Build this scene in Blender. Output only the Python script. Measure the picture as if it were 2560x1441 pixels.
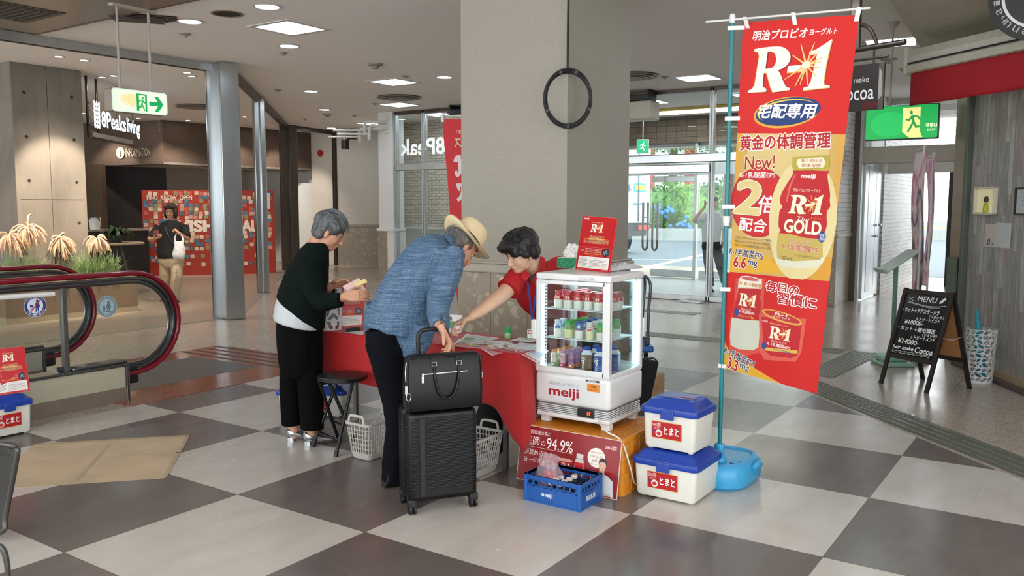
import bpy,bmesh,math,random
from mathutils import Vector,Matrix,Quaternion,noise
from mathutils.geometry import tessellate_polygon
for _o in list(bpy.data.objects):bpy.data.objects.remove(_o)
SC=bpy.context.scene
COL=SC.collection
PI=math.pi
R=math.radians
# camera
FPX,PITCH,ROLL,YAW=2138.36,0.0959897,0.0018388,0.9729057
CAM=Vector((3.58326,-2.74915,1.48732))
_cs,_sn=math.cos(YAW),math.sin(YAW)
FW=Vector((-_cs,_sn,0));RT=Vector((_sn,_cs,0));UP=Vector((0,0,1))
_cp,_sp=math.cos(PITCH),math.sin(PITCH)
_f3=FW*_cp-UP*_sp
_u3=FW*_sp+UP*_cp
_cr,_sr=math.cos(ROLL),math.sin(ROLL)
IX=RT*_cr+_u3*_sr
IY=-RT*_sr+_u3*_cr
cam_data=bpy.data.cameras.new('camera')
cam_data.sensor_width=36;cam_data.sensor_fit='HORIZONTAL'
cam_data.lens=FPX/2560*36
cam_data.clip_start=0.05;cam_data.clip_end=400
cam=bpy.data.objects.new('camera',cam_data);COL.objects.link(cam)
m3=Matrix((IX,IY,-_f3)).transposed()
cam.matrix_world=Matrix.Translation(CAM)@m3.to_4x4()
SC.camera=cam
# view, world, sun
SC.view_settings.view_transform='Standard'
SC.view_settings.look='None'
SC.view_settings.gamma=1.0
SC.view_settings.use_curve_mapping=False
SC.view_settings.exposure=0.38
W=bpy.data.worlds.new('sky');SC.world=W;W.use_nodes=True
_bg=W.node_tree.nodes['Background']
_bg.inputs[0].default_value=(0.93,0.97,1.0,1)
_bg.inputs[1].default_value=3.5
sun_d=bpy.data.lights.new('sun','SUN');sun_d.energy=2.6;sun_d.angle=R(0.6);sun_d.color=(1,0.95,0.86)
sun=bpy.data.objects.new('sun',sun_d);COL.objects.link(sun)
sun.rotation_euler=(R(38),R(8),R(70))
try:
 SC.cycles.max_bounces=8;SC.cycles.diffuse_bounces=4;SC.cycles.glossy_bounces=4
 SC.cycles.transmission_bounces=8;SC.cycles.transparent_max_bounces=24
 SC.cycles.sample_clamp_indirect=6.0;SC.cycles.use_denoising=True
 SC.cycles.caustics_reflective=False;SC.cycles.caustics_refractive=False
 SC.cycles.blur_glossy=0.5
except Exception:pass
CEIL=3.3
LAMP=12.0
SPOT=22.0
# pixel -> world
def ray(px,py):
 u=(px-1280)/FPX;v=-(py-720.5)/FPX
 return _f3+IX*u+IY*v
def G(px,py,z=0.0):
 r=ray(px,py);return CAM+r*((z-CAM.z)/r.z)
def D(px,py,d):
 r=ray(px,py);return CAM+r*(d/r.dot(FW))
def AX(px,py,X):
 r=ray(px,py);return CAM+r*((X-CAM.x)/r.x)
def AY(px,py,Y):
 r=ray(px,py);return CAM+r*((Y-CAM.y)/r.y)
def PL(px,py,p0,n):
 r=ray(px,py);n=Vector(n);return CAM+r*((Vector(p0)-CAM).dot(n)/r.dot(n))
def lin(c):
 if isinstance(c,str):
  c=[int(c[i:i+2],16)/255 for i in(0,2,4)]
  return tuple(x/12.92 if x<=.04045 else((x+.055)/1.055)**2.4 for x in c)
 return tuple(c[:3])
MATS={}
class NT:
 def __init__(s,m):
  m.use_nodes=True;s.m=m;s.t=m.node_tree;s.n=s.t.nodes;s.b=s.n.get('Principled BSDF');s._tc=None
 def new(s,typ,**kw):
  n=s.n.new(typ)
  for k,v in kw.items():setattr(n,k,v)
  return n
 def link(s,a,b):s.t.links.new(a,b)
 def put(s,sock,v):
  if hasattr(v,'is_linked')or hasattr(v,'links'):s.link(v,sock)
  elif isinstance(v,(tuple,list)):sock.default_value=tuple(v)+((1,)if len(v)==3 and len(sock.default_value)==4 else())
  else:sock.default_value=v
 def tc(s,which='Object'):
  if s._tc is None:s._tc=s.new('ShaderNodeTexCoord')
  return s._tc.outputs[which]
 def mapping(s,scale=(1,1,1),rot=(0,0,0),loc=(0,0,0),src=None):
  n=s.new('ShaderNodeMapping');s.link(src or s.tc(),n.inputs[0])
  n.inputs['Scale'].default_value=scale;n.inputs['Rotation'].default_value=rot;n.inputs['Location'].default_value=loc
  return n.outputs[0]
 def noise(s,scale,detail=3,rough=.5,vec=None,dist=0):
  n=s.new('ShaderNodeTexNoise');s.link(vec or s.tc(),n.inputs['Vector'])
  n.inputs['Scale'].default_value=scale;n.inputs['Detail'].default_value=detail;n.inputs['Roughness'].default_value=rough
  n.inputs['Distortion'].default_value=dist
  return n.outputs['Fac']
 def voro(s,scale,feature='F1',out='Distance',vec=None):
  n=s.new('ShaderNodeTexVoronoi',feature=feature);s.link(vec or s.tc(),n.inputs['Vector']);n.inputs['Scale'].default_value=scale
  return n.outputs[out]
 def math(s,op,a,b=0.0,c=0.0,clamp=False):
  n=s.new('ShaderNodeMath',operation=op);n.use_clamp=clamp
  s.put(n.inputs[0],a);s.put(n.inputs[1],b)
  if op in('MULTIPLY_ADD','COMPARE'):s.put(n.inputs[2],c)
  return n.outputs[0]
 def mix(s,f,a,b,mode='MIX'):
  n=s.new('ShaderNodeMix',data_type='RGBA',blend_type=mode)
  s.put(n.inputs[0],f);s.put(n.inputs[6],a);s.put(n.inputs[7],b)
  return n.outputs[2]
 def ramp(s,f,stops,interp='LINEAR'):
  n=s.new('ShaderNodeValToRGB');s.link(f,n.inputs[0]);cr=n.color_ramp;cr.interpolation=interp
  while len(cr.elements)<len(stops):cr.elements.new(.5)
  for e,(p,c)in zip(cr.elements,stops):
   e.position=p;c=lin(c)if isinstance(c,str)else c;e.color=tuple(c)+(1,)
  return n.outputs[0]
 def bump(s,h,strength=.2,dist=.01):
  n=s.new('ShaderNodeBump');s.link(h,n.inputs['Height']);n.inputs['Strength'].default_value=strength;n.inputs['Distance'].default_value=dist
  s.link(n.outputs[0],s.b.inputs['Normal']);return n.outputs[0]
 def xyz(s,v=None):
  n=s.new('ShaderNodeSeparateXYZ');s.link(v or s.tc(),n.inputs[0]);return n.outputs
def mat(name,col,rough=.5,metal=0.0,var=.06,vs=12.0,bump=0.0,bs=120.0,spec=.5,emit=0.0,ecol=None,coat=0.0,trans=0.0,alpha=1.0,stretch=(1,1,1),bd=.002,sheen=0.0):
 if name in MATS:return MATS[name]
 m=bpy.data.materials.new(name);t=NT(m);b=t.b
 c=lin(col)
 b.inputs['Roughness'].default_value=rough;b.inputs['Metallic'].default_value=metal
 b.inputs['Specular IOR Level'].default_value=spec
 if coat:b.inputs['Coat Weight'].default_value=coat;b.inputs['Coat Roughness'].default_value=.08
 if trans:b.inputs['Transmission Weight'].default_value=trans
 if alpha<1:b.inputs['Alpha'].default_value=alpha
 if sheen:b.inputs['Sheen Weight'].default_value=sheen
 if var:
  v=t.mapping(scale=stretch)
  f=t.noise(vs,4,.55,v)
  lo=tuple(max(0,x*(1-var*1.6))for x in c);hi=tuple(min(1,x*(1+var*1.6))for x in c)
  t.link(t.ramp(f,[(.25,lo),(.75,hi)]),b.inputs['Base Color'])
 else:b.inputs['Base Color'].default_value=c+(1,)
 if bump:
  t.bump(t.noise(bs,3,.6,t.mapping(scale=stretch)),bump,bd)
 if emit:
  b.inputs['Emission Color'].default_value=(lin(ecol)if ecol else c)+(1,);b.inputs['Emission Strength'].default_value=emit
 MATS[name]=m
 return m
def glass(name,tint=(.95,.975,.975),refl=.06,rough=0.0):
 if name in MATS:return MATS[name]
 m=bpy.data.materials.new(name);t=NT(m);t.n.remove(t.b)
 out=t.n['Material Output']
 tr=t.new('ShaderNodeBsdfTransparent');tr.inputs[0].default_value=tint+(1,)
 gl=t.new('ShaderNodeBsdfGlossy');gl.inputs['Roughness'].default_value=rough;gl.inputs[0].default_value=(.9,.95,.95,1)
 fr=t.new('ShaderNodeFresnel');fr.inputs[0].default_value=1.45
 mx=t.new('ShaderNodeMixShader')
 t.link(t.math('ADD',t.math('MULTIPLY',fr.outputs[0],.5),refl-.06,clamp=True),mx.inputs[0])
 t.link(tr.outputs[0],mx.inputs[1]);t.link(gl.outputs[0],mx.inputs[2]);t.link(mx.outputs[0],out.inputs[0])
 MATS[name]=m;return m
def catmull(P,n):
 P=[Vector(p)if not isinstance(p,(int,float))else p for p in P]
 if len(P)<3 or n<=1:return P
 out=[]
 for i in range(len(P)-1):
  p0=P[i-1]if i else P[0]*2-P[1]
  p1,p2=P[i],P[i+1]
  p3=P[i+2]if i+2<len(P)else P[-1]*2-P[-2]
  for k in range(n):
   t=k/n
   out.append((p1*2+(p2-p0)*t+(p0*2-p1*5+p2*4-p3)*t*t+(p1*3-p0-p2*3+p3)*t**3)*.5)
 out.append(P[-1]);return out
class MB:
 def __init__(s):s.v=[];s.f=[];s.m=[];s.s=[]
 def add(s,vs,fs,m=0,sm=False):
  b=len(s.v);s.v+=[Vector(v)for v in vs]
  for f in fs:s.f.append(tuple(i+b for i in f));s.m.append(m);s.s.append(sm)
  return b
 def box(s,a,b,m=0):
  x0,y0,z0=[min(p,q)for p,q in zip(a,b)];x1,y1,z1=[max(p,q)for p,q in zip(a,b)]
  return s.add([(x0,y0,z0),(x1,y0,z0),(x1,y1,z0),(x0,y1,z0),(x0,y0,z1),(x1,y0,z1),(x1,y1,z1),(x0,y1,z1)],[(3,2,1,0),(4,5,6,7),(0,1,5,4),(1,2,6,5),(2,3,7,6),(3,0,4,7)],m)
 def rbox(s,a,b,r=.01,seg=3,m=0,xf=None):
  bm=bmesh.new();bmesh.ops.create_cube(bm,size=1)
  a=Vector(a);b=Vector(b);c=(a+b)/2;d=b-a
  for v in bm.verts:v.co=Vector((v.co.x*abs(d.x),v.co.y*abs(d.y),v.co.z*abs(d.z)))+c
  r=min(r,.49*min(abs(d.x),abs(d.y),abs(d.z)))
  bmesh.ops.bevel(bm,geom=bm.edges[:],offset=r,segments=seg,profile=.5,affect='EDGES')
  s.frombm(bm,m,True,xf)
  big=sorted(range(len(bm.faces)),key=lambda i:-bm.faces[i].calc_area())[:6]if not bm.faces.ensure_lookup_table()else[]
  for i in big:s.s[len(s.s)-len(bm.faces)+i]=False
  bm.free()
 def frombm(s,bm,m=0,sm=False,xf=None):
  bm.verts.ensure_lookup_table();bm.verts.index_update()
  vs=[(xf@v.co)if xf else v.co.copy()for v in bm.verts]
  s.add(vs,[tuple(v.index for v in f.verts)for f in bm.faces],m,sm)
 def ring(s,cs,m=0,sm=True,cap0=True,cap1=True,closed=False):
  n=len(cs[0]);vs=[v for c in cs for v in c];fs=[]
  L=len(cs)
  for i in range(L if closed else L-1):
   a=i*n;b=((i+1)%L)*n
   for k in range(n):
    k2=(k+1)%n;fs.append((a+k,a+k2,b+k2,b+k))
  b0=s.add(vs,fs,m,sm)
  if not closed:
   if cap0:s.f.append(tuple(b0+k for k in range(n-1,-1,-1)));s.m.append(m);s.s.append(False)
   if cap1:s.f.append(tuple(b0+(L-1)*n+k for k in range(n)));s.m.append(m);s.s.append(False)
  return b0
 def tube(s,P,r,n=10,m=0,closed=False,ref=None,sub=1,sm=True,power=2.0,caps=True):
  """r: number, or list of numbers / (ra, rb) pairs; ra along the side axis"""
  P=[Vector(p)for p in P]
  rr=r if isinstance(r,(list,tuple))and len(r)==len(P)and not isinstance(r,tuple)else[r]*len(P)
  rr=[Vector((q[0],q[1],0))if isinstance(q,(tuple,list))else Vector((q,q,0))for q in rr]
  if sub>1 and not closed:P=catmull(P,sub);rr=catmull(rr,sub)
  L=len(P);cs=[];prev=None
  for i,p in enumerate(P):
   if closed:t=P[(i+1)%L]-P[i-1]
   else:t=P[min(i+1,L-1)]-P[max(i-1,0)]
   if t.length<1e-9:t=Vector((0,0,1))
   t.normalize()
   if ref is not None:sd=Vector(ref)-t*t.dot(Vector(ref))
   elif prev is None:
    q=Vector((0,0,1))if abs(t.z)<.9 else Vector((1,0,0));sd=q.cross(t)
   else:sd=prev-t*prev.dot(t)
   if sd.length<1e-6:sd=t.orthogonal()
   sd.normalize();prev=sd;up=t.cross(sd)
   ring=[]
   for k in range(n):
    a=2*PI*k/n;c,q=math.cos(a),math.sin(a)
    if power!=2.0:
     c=math.copysign(abs(c)**(2/power),c);q=math.copysign(abs(q)**(2/power),q)
    ring.append(p+sd*(c*rr[i].x)+up*(q*rr[i].y))
   cs.append(ring)
  return s.ring(cs,m,sm,caps,caps,closed)
 def cyl(s,a,b,r,r2=None,n=16,m=0,caps=True):
  r2=r if r2 is None else r2
  return s.tube([a,b],[r,r2],n,m,sm=True,caps=caps)
 def lathe(s,prof,n=24,o=(0,0,0),m=0,mf=None,axis=None,cap=True):
  o=Vector(o);q=Vector((0,0,1)).rotation_difference(Vector(axis))if axis else None
  cs=[]
  for r_,z in prof:
   ring=[Vector((r_*math.cos(2*PI*k/n),r_*math.sin(2*PI*k/n),z))for k in range(n)]
   cs.append([o+(q@v if q else v)for v in ring])
  b0=s.ring(cs,m,True,cap,cap)
  return b0
 def sphere(s,c,r,n=16,m=0,rot=None):
  r=Vector(r)if isinstance(r,(tuple,list,Vector))else Vector((r,r,r));c=Vector(c);cs=[]
  for i in range(n//2+1):
   th=-PI/2+PI*min(max(i,.12),n//2-.12)/(n//2)
   ring=[]
   for k in range(n):
    a=2*PI*k/n
    v=Vector((r.x*math.cos(th)*math.cos(a),r.y*math.cos(th)*math.sin(a),r.z*math.sin(th)))
    ring.append(c+(rot@v if rot else v))
   cs.append(ring)
  return s.ring(cs,m)
 def prism(s,poly,vec,m=0,sm=False):
  """poly: planar 3D loop; vec: extrusion"""
  poly=[Vector(p)for p in poly];vec=Vector(vec);n=len(poly)
  tris=tessellate_polygon([poly])
  vs=poly+[p+vec for p in poly]
  fs=[tuple(t)for t in tris]+[tuple(n+i for i in reversed(t))for t in tris]
  fs+=[(i,(i+1)%n,n+(i+1)%n,n+i)for i in range(n)]
  return s.add(vs,fs,m,sm)
 def grid(s,fn,nu,nv,m=0,sm=True,closeu=False):
  vs=[fn(i/nu,j/nv)for j in range(nv+1)for i in range(nu+(0 if closeu else 1))]
  w=nu if closeu else nu+1;fs=[]
  for j in range(nv):
   for i in range(nu):
    i2=(i+1)%w;fs.append((j*w+i,j*w+i2,(j+1)*w+i2,(j+1)*w+i))
  return s.add(vs,fs,m,sm)
 def xf(s,M,a=0):
  for i in range(a,len(s.v)):s.v[i]=M@s.v[i]
  return s
 def mesh(s,name,mats):
  me=bpy.data.meshes.new(name);me.from_pydata([tuple(v)for v in s.v],[],s.f)
  for m in(mats if isinstance(mats,(list,tuple))else[mats]):me.materials.append(m)
  me.polygons.foreach_set('material_index',s.m);me.polygons.foreach_set('use_smooth',s.s)
  me.update();return me
 def build(s,name,mats,parent=None,recalc=True,sharp=40):
  me=s.mesh(name,mats)
  if recalc:
   bm=bmesh.new();bm.from_mesh(me);bmesh.ops.recalc_face_normals(bm,faces=bm.faces[:])
   for e in bm.edges:
    if len(e.link_faces)==2 and e.calc_face_angle(0)>R(sharp):e.smooth=False
   bm.to_mesh(me);bm.free()
  o=bpy.data.objects.new(name,me);COL.objects.link(o)
  if parent is not None:setp(o,parent)
  return o
def wm(o):
 M=Matrix.LocRotScale(o.location,o.rotation_euler,o.scale)
 if o.parent:M=wm(o.parent)@o.matrix_parent_inverse@M
 return M
def setp(o,p):
 o.parent=p;o.matrix_parent_inverse=wm(p).inverted()
def thing(name,label,cat,loc=(0,0,0),rz=0.0,group=None,kind=None):
 o=bpy.data.objects.new(name,None);COL.objects.link(o);o.empty_display_size=.1
 o.location=loc;o.rotation_euler=(0,0,rz)
 return tag(o,label,cat,group,kind)
def tag(o,label=None,cat=None,group=None,kind=None):
 if label:o['label']=label
 if cat:o['category']=cat
 if group:o['group']=group
 if kind:o['kind']=kind
 return o
def struct(o,label=None):
 o['kind']='structure'
 if label:o['label']=label
 return o
def kids(o):return[c for c in bpy.data.objects if c.parent==o]
def dup(src,loc=None,rz=None,label=None,group=None,M=None):
 """copy of a thing with its parts and sub-parts (parts built in the thing's local space)"""
 def cp(o,par):
  c=o.copy();COL.objects.link(c)
  if par is not None:mi=o.matrix_parent_inverse.copy();c.parent=par;c.matrix_parent_inverse=mi
  for k in CH.get(o.name,[]):cp(k,c)
  return c
 CH={}
 for c in bpy.data.objects:
  if c.parent:CH.setdefault(c.parent.name,[]).append(c)
 r=cp(src,None)
 if loc is not None:r.location=loc
 if rz is not None:r.rotation_euler=(0,0,rz)
 if M is not None:r.matrix_world=M
 if label:r['label']=label
 if group:r['group']=group
 return r
def part(mb,name,m,parent):
 o=mb.build(name,m);o.parent=parent;return o
def modmesh(o,mods):
 """apply modifiers by evaluating the object, keep it a plain mesh"""
 for typ,kw in mods:
  md=o.modifiers.new('m',typ)
  for k,v in kw.items():setattr(md,k,v)
 dg=bpy.context.evaluated_depsgraph_get();dg.update()
 me=bpy.data.meshes.new_from_object(o.evaluated_get(dg),preserve_all_data_layers=True,depsgraph=dg)
 o.modifiers.clear();old=o.data;o.data=me;me.name=old.name
 bpy.data.meshes.remove(old);return o
def organic(mb,name,m,parent=None,voxel=.004,smooth=4,disp=None,sf=.5):
 """closed overlapping shapes -> one continuous skin"""
 o=mb.build(name,m)
 md=[('REMESH',dict(mode='VOXEL',voxel_size=voxel,use_smooth_shade=True))]
 if smooth:md.append(('SMOOTH',dict(factor=sf,iterations=smooth)))
 modmesh(o,md)
 if disp:
  me=o.data
  co=[v.co.copy()for v in me.vertices];no=[v.normal.copy()for v in me.vertices]
  for i,v in enumerate(me.vertices):v.co=co[i]+no[i]*disp(co[i])
 for p in o.data.polygons:p.use_smooth=True
 if parent is not None:setp(o,parent)
 return o
def V(*a):return Vector(a)
# lettering and flat artwork
_TC={}
def text2d(s,bold=0.0,shear=0.0,space=1.0):
 k=(s,bold,shear,space)
 if k in _TC:return _TC[k]
 cu=bpy.data.curves.new('t','FONT');cu.body=s;cu.offset=bold;cu.shear=shear;cu.space_character=space
 cu.resolution_u=3;cu.size=1;cu.align_x='LEFT'
 o=bpy.data.objects.new('t',cu);COL.objects.link(o)
 dg=bpy.context.evaluated_depsgraph_get();dg.update()
 me=bpy.data.meshes.new_from_object(o.evaluated_get(dg))
 vs=[(v.co.x,v.co.y)for v in me.vertices];fs=[tuple(p.vertices)for p in me.polygons]
 bpy.data.meshes.remove(me);bpy.data.objects.remove(o);bpy.data.curves.remove(cu)
 _TC[k]=(vs,fs);return _TC[k]
def shape2d(loops):
 cu=bpy.data.curves.new('t','CURVE');cu.dimensions='2D';cu.fill_mode='BOTH'
 for lp in loops:
  sp=cu.splines.new('POLY');sp.points.add(len(lp)-1)
  for p,q in zip(sp.points,lp):p.co=(q[0],q[1],0,1)
  sp.use_cyclic_u=True
 o=bpy.data.objects.new('t',cu);COL.objects.link(o)
 dg=bpy.context.evaluated_depsgraph_get();dg.update()
 me=bpy.data.meshes.new_from_object(o.evaluated_get(dg))
 vs=[(v.co.x,v.co.y)for v in me.vertices];fs=[tuple(p.vertices)for p in me.polygons]
 bpy.data.meshes.remove(me);bpy.data.objects.remove(o);bpy.data.curves.remove(cu)
 return vs,fs
def ink(c,rough=.45,emit=0.0):
 n='ink_'+c+('_lit%g'%emit if emit else '')+('_r%g'%rough if rough!=.45 else '')
 return mat(n,c,rough,var=.02,emit=emit)
class Canvas:
 """artwork in its own 2-D units, later laid on a surface; every new colour layer sits a hair above the one before"""
 def __init__(s,rough=.45,emit=0.0,flip=False,H=None):
  s.L=[];s.B=[];s.rough=rough;s.emit=emit;s.H=H
 def _p(s,p):return(p[0],(s.H-p[1])if s.H is not None else p[1])
 def raw(s,vs,fs,c,up=True):
  x0,x1=min(v[0]for v in vs),max(v[0]for v in vs);y0,y1=min(v[1]for v in vs),max(v[1]for v in vs);z=1
  for b in s.B:
   if b[0]<x1 and x0<b[1]and b[2]<y1 and y0<b[3]and b[4]>=z:z=b[4]+1
  s.B.append((x0,x1,y0,y1,z));s.L.append((z,c,vs,fs))
 def poly(s,pts,c,up=True):
  pts=[s._p(p)for p in pts]
  tr=tessellate_polygon([[Vector((x,y,0))for x,y in pts]])
  s.raw(pts,[tuple(t)for t in tr],c,up)
 def rect(s,x0,y0,x1,y1,c,up=True):s.poly([(x0,y0),(x1,y0),(x1,y1),(x0,y1)],c,up)
 def rrect(s,x0,y0,x1,y1,r,c,up=True):
  if x1<x0:x0,x1=x1,x0
  if y1<y0:y0,y1=y1,y0
  P=[]
  for cx,cy,a in((x1-r,y0+r,-90),(x1-r,y1-r,0),(x0+r,y1-r,90),(x0+r,y0+r,180)):
   for k in range(5):P.append((cx+r*math.cos(R(a+22.5*k)),cy+r*math.sin(R(a+22.5*k))))
  s.poly(P,c,up)
 def ell(s,cx,cy,rx,ry,c,n=36,rot=0,up=True,a0=0,a1=360):
  P=[]
  for k in range(n+(0 if a1-a0==360 else 1)):
   a=R(a0+(a1-a0)*k/n);x,y=rx*math.cos(a),ry*math.sin(a)
   P.append((cx+x*math.cos(rot)-y*math.sin(rot),cy+x*math.sin(rot)+y*math.cos(rot)))
  s.poly(P,c,up)
 def line(s,P,w,c,up=True):
  for i in range(len(P)-1):
   a=Vector(P[i]);b=Vector(P[i+1]);d=(b-a)
   if d.length<1e-9:continue
   d.normalize();n=Vector((-d.y,d.x))*w/2;e=d*w*.3
   s.poly([tuple(a-n-e),tuple(b-n+e),tuple(b+n+e),tuple(a+n-e)],c,up and i==0)
 def text(s,t,x0,y0,x1,y1,c,bold=0.0,shear=0.0,outline=None,ow=.03,space=1.0,rot=0.0,quad=None,flip=False):
  """fits the ink of the text to the box; outline drawn first with a fatter stroke"""
  vs,fs=text2d(t,0.0,shear,space)
  if not vs:return
  ax,bx=min(v[0]for v in vs),max(v[0]for v in vs);ay,by=min(v[1]for v in vs),max(v[1]for v in vs)
  if s.H is not None:y0,y1=s.H-y1,s.H-y0
  sx=(x1-x0)/max(bx-ax,1e-6);sy=(y1-y0)/max(by-ay,1e-6)
  cx,cy=(x0+x1)/2,(y0+y1)/2
  def mp(v):
   x=x0+(v[0]-ax)*sx;y=y0+(v[1]-ay)*sy
   if flip:x=x0+x1-x
   if rot:
    dx,dy=x-cx,y-cy;x=cx+dx*math.cos(rot)-dy*math.sin(rot);y=cy+dx*math.sin(rot)+dy*math.cos(rot)
   return(x,y)
  def fat(r,n,col):
   s.raw([mp(v)for v in vs],fs,col);z=s.L[-1][0]
   for k in range(n):
    q=r*.8;a=2*PI*k/n;s.L.append((z+.06*(k+1),col,[mp((v[0]+q*math.cos(a),v[1]+q*math.sin(a)))for v in vs],fs))
  if outline:
   for oc,w in(outline if isinstance(outline,list)else[(outline,ow)]):
    fat(bold+w*.9,12,oc)
  fat(bold,9 if bold else 0,c)
 def shape(s,loops,c,up=True):
  vs,fs=shape2d([[s._p(p)for p in l]for l in loops]);s.raw(vs,fs,c,up)
 def bake(s,fn,eps=.0003,maxlen=None,base=1,mb=None):
  """fn(u, v, h) -> world point at height h above the surface; returns (MB, materials)"""
  mb=mb or MB();cols=[]
  for z,c,vs,fs in s.L:
   if c not in cols:cols.append(c)
   mi=cols.index(c)
   if maxlen:
    vs=list(vs);tris=[]
    for f in fs:tris+=[(f[0],f[i],f[i+1])for i in range(1,len(f)-1)]
    cache={}
    def mid(a,b):
     k=(min(a,b),max(a,b))
     if k not in cache:cache[k]=len(vs);vs.append(((vs[a][0]+vs[b][0])/2,(vs[a][1]+vs[b][1])/2))
     return cache[k]
    for _ in range(7):
     nt=[];done=True
     lg={}
     for t in tris:
      e=[abs(vs[t[i]][0]-vs[t[(i+1)%3]][0])+abs(vs[t[i]][1]-vs[t[(i+1)%3]][1])>maxlen for i in range(3)]
      for i in range(3):
       if e[i]:lg[(min(t[i],t[(i+1)%3]),max(t[i],t[(i+1)%3]))]=1
     if not lg:break
     for t in tris:
      a,b,c2=t
      e=[(min(a,b),max(a,b))in lg,(min(b,c2),max(b,c2))in lg,(min(c2,a),max(c2,a))in lg]
      k=sum(e)
      if k==0:nt.append(t)
      elif k==3:
       p,q,r_=mid(a,b),mid(b,c2),mid(c2,a);nt+=[(a,p,r_),(p,b,q),(r_,q,c2),(p,q,r_)]
      else:
       while not(e[0]and(k==1 or e[1])):a,b,c2=b,c2,a;e=e[1:]+e[:1]
       p=mid(a,b)
       if k==1:nt+=[(a,p,c2),(p,b,c2)]
       else:q=mid(b,c2);nt+=[(a,p,c2),(p,q,c2),(p,b,q)]
     tris=nt
    fs=tris
   mb.add([fn(v[0],v[1],eps*(base+z))for v in vs],fs,mi,False)
  return mb,[ink(c,s.rough,s.emit)for c in cols]
 def put(s,name,fn,parent=None,local=False,**kw):
  mb,ms=s.bake(fn,**kw);o=mb.build(name,ms,recalc=False)
  if parent is not None:
   if local:o.parent=parent
   else:setp(o,parent)
  return o
def flat(O,U,Vv,N):
 O=Vector(O);U=Vector(U);Vv=Vector(Vv);N=Vector(N).normalized()
 return lambda u,v,h:O+U*u+Vv*v+N*h
def quadmap(bl,br,tr,tl,w,h):
 bl,br,tr,tl=map(Vector,(bl,br,tr,tl))
 N=(br-bl).cross(tl-bl).normalized()
 return lambda u,v,e:(bl*(1-u/w)+br*(u/w))*(1-v/h)+(tl*(1-u/w)+tr*(u/w))*(v/h)+N*e
_RO=[(252,314),(250,300),(300,294),(350,291)]+[(402+94*math.sin(PI*k/14),367-76*math.cos(PI*k/14))for k in range(14)]+[(420,443),(440,474),(462,520),(480,552),(506,560),(506,572),(395,584),(375,545),(345,458),(325,458),(322,500),(322,545),(350,562),(349,579),(222,583),(224,570),(252,556),(266,530),(276,440),(286,345),(276,320)]
_RH=[(342,322)]+[(364+42*math.sin(PI*k/9),375-55*math.cos(PI*k/9))for k in range(10)]+[(334,432)]
_ONE=[(612,338),(660,318),(700,292),(744,262),(736,310),(722,420),(716,520),(722,546),(754,549),(755,561),(592,577),(592,562),(622,552),(636,525),(650,430),(662,345),(624,354),(612,352)]
def logo_r1(cv,x0,y0,x1,y1,c='f3efe0',edge='f2b35a',burst=True,shadow='8e0f0c'):
 """the serif R-1 mark fitted to a box; y grows downward when the canvas has H"""
 sx=(x1-x0)/(757-222);sy=(y1-y0)/(584-262)
 if cv.H is not None:f=lambda p:(x0+(p[0]-222)*sx,y0+(p[1]-262)*sy)
 else:f=lambda p:(x0+(p[0]-222)*sx,y0+(584-p[1])*sy)
 def off(lp,dx,dy):return[(p[0]+dx,p[1]+dy)for p in lp]
 if shadow:
  cv.shape([[f(p)for p in off(_RO,9,7)],[f(p)for p in off(_RH,9,7)]],shadow);cv.poly([f(p)for p in off(_ONE,9,7)],shadow,False)
 if edge:
  cv.shape([[f(p)for p in off(_RO,-4,3)],[f(p)for p in off(_RH,-4,3)]],edge);cv.poly([f(p)for p in off(_ONE,5,4)],edge,False)
 cv.shape([[f(p)for p in _RO],[f(p)for p in _RH]],c);cv.poly([f(p)for p in _ONE],c,False)
 cv.poly([f(p)for p in((482,424),(479,466),(600,462),(602,418))],edge or shadow or c)
 cv.poly([f(p)for p in((484,420),(481,458),(598,453),(600,414))],c)
 if burst:
  for k,(tx,ty)in enumerate(((506,350),(556,284),(640,278),(672,335),(700,372),(690,440),(668,490),(620,545),(572,540),(540,552),(470,505),(690,400))):
   d=Vector((tx-600,ty-418));n=Vector((-d.y,d.x)).normalized()*7;o=Vector((600,418))
   cv.poly([f(tuple(o+n)),f(tuple(o-n)),f(tuple(o+d-n*.35)),f(tuple(o+d+n*.35))],'f7c27a',k==0)
  cv.ell(*f((600,418)),26*abs(sx),24*abs(sy),'fdf3d0',16)
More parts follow.
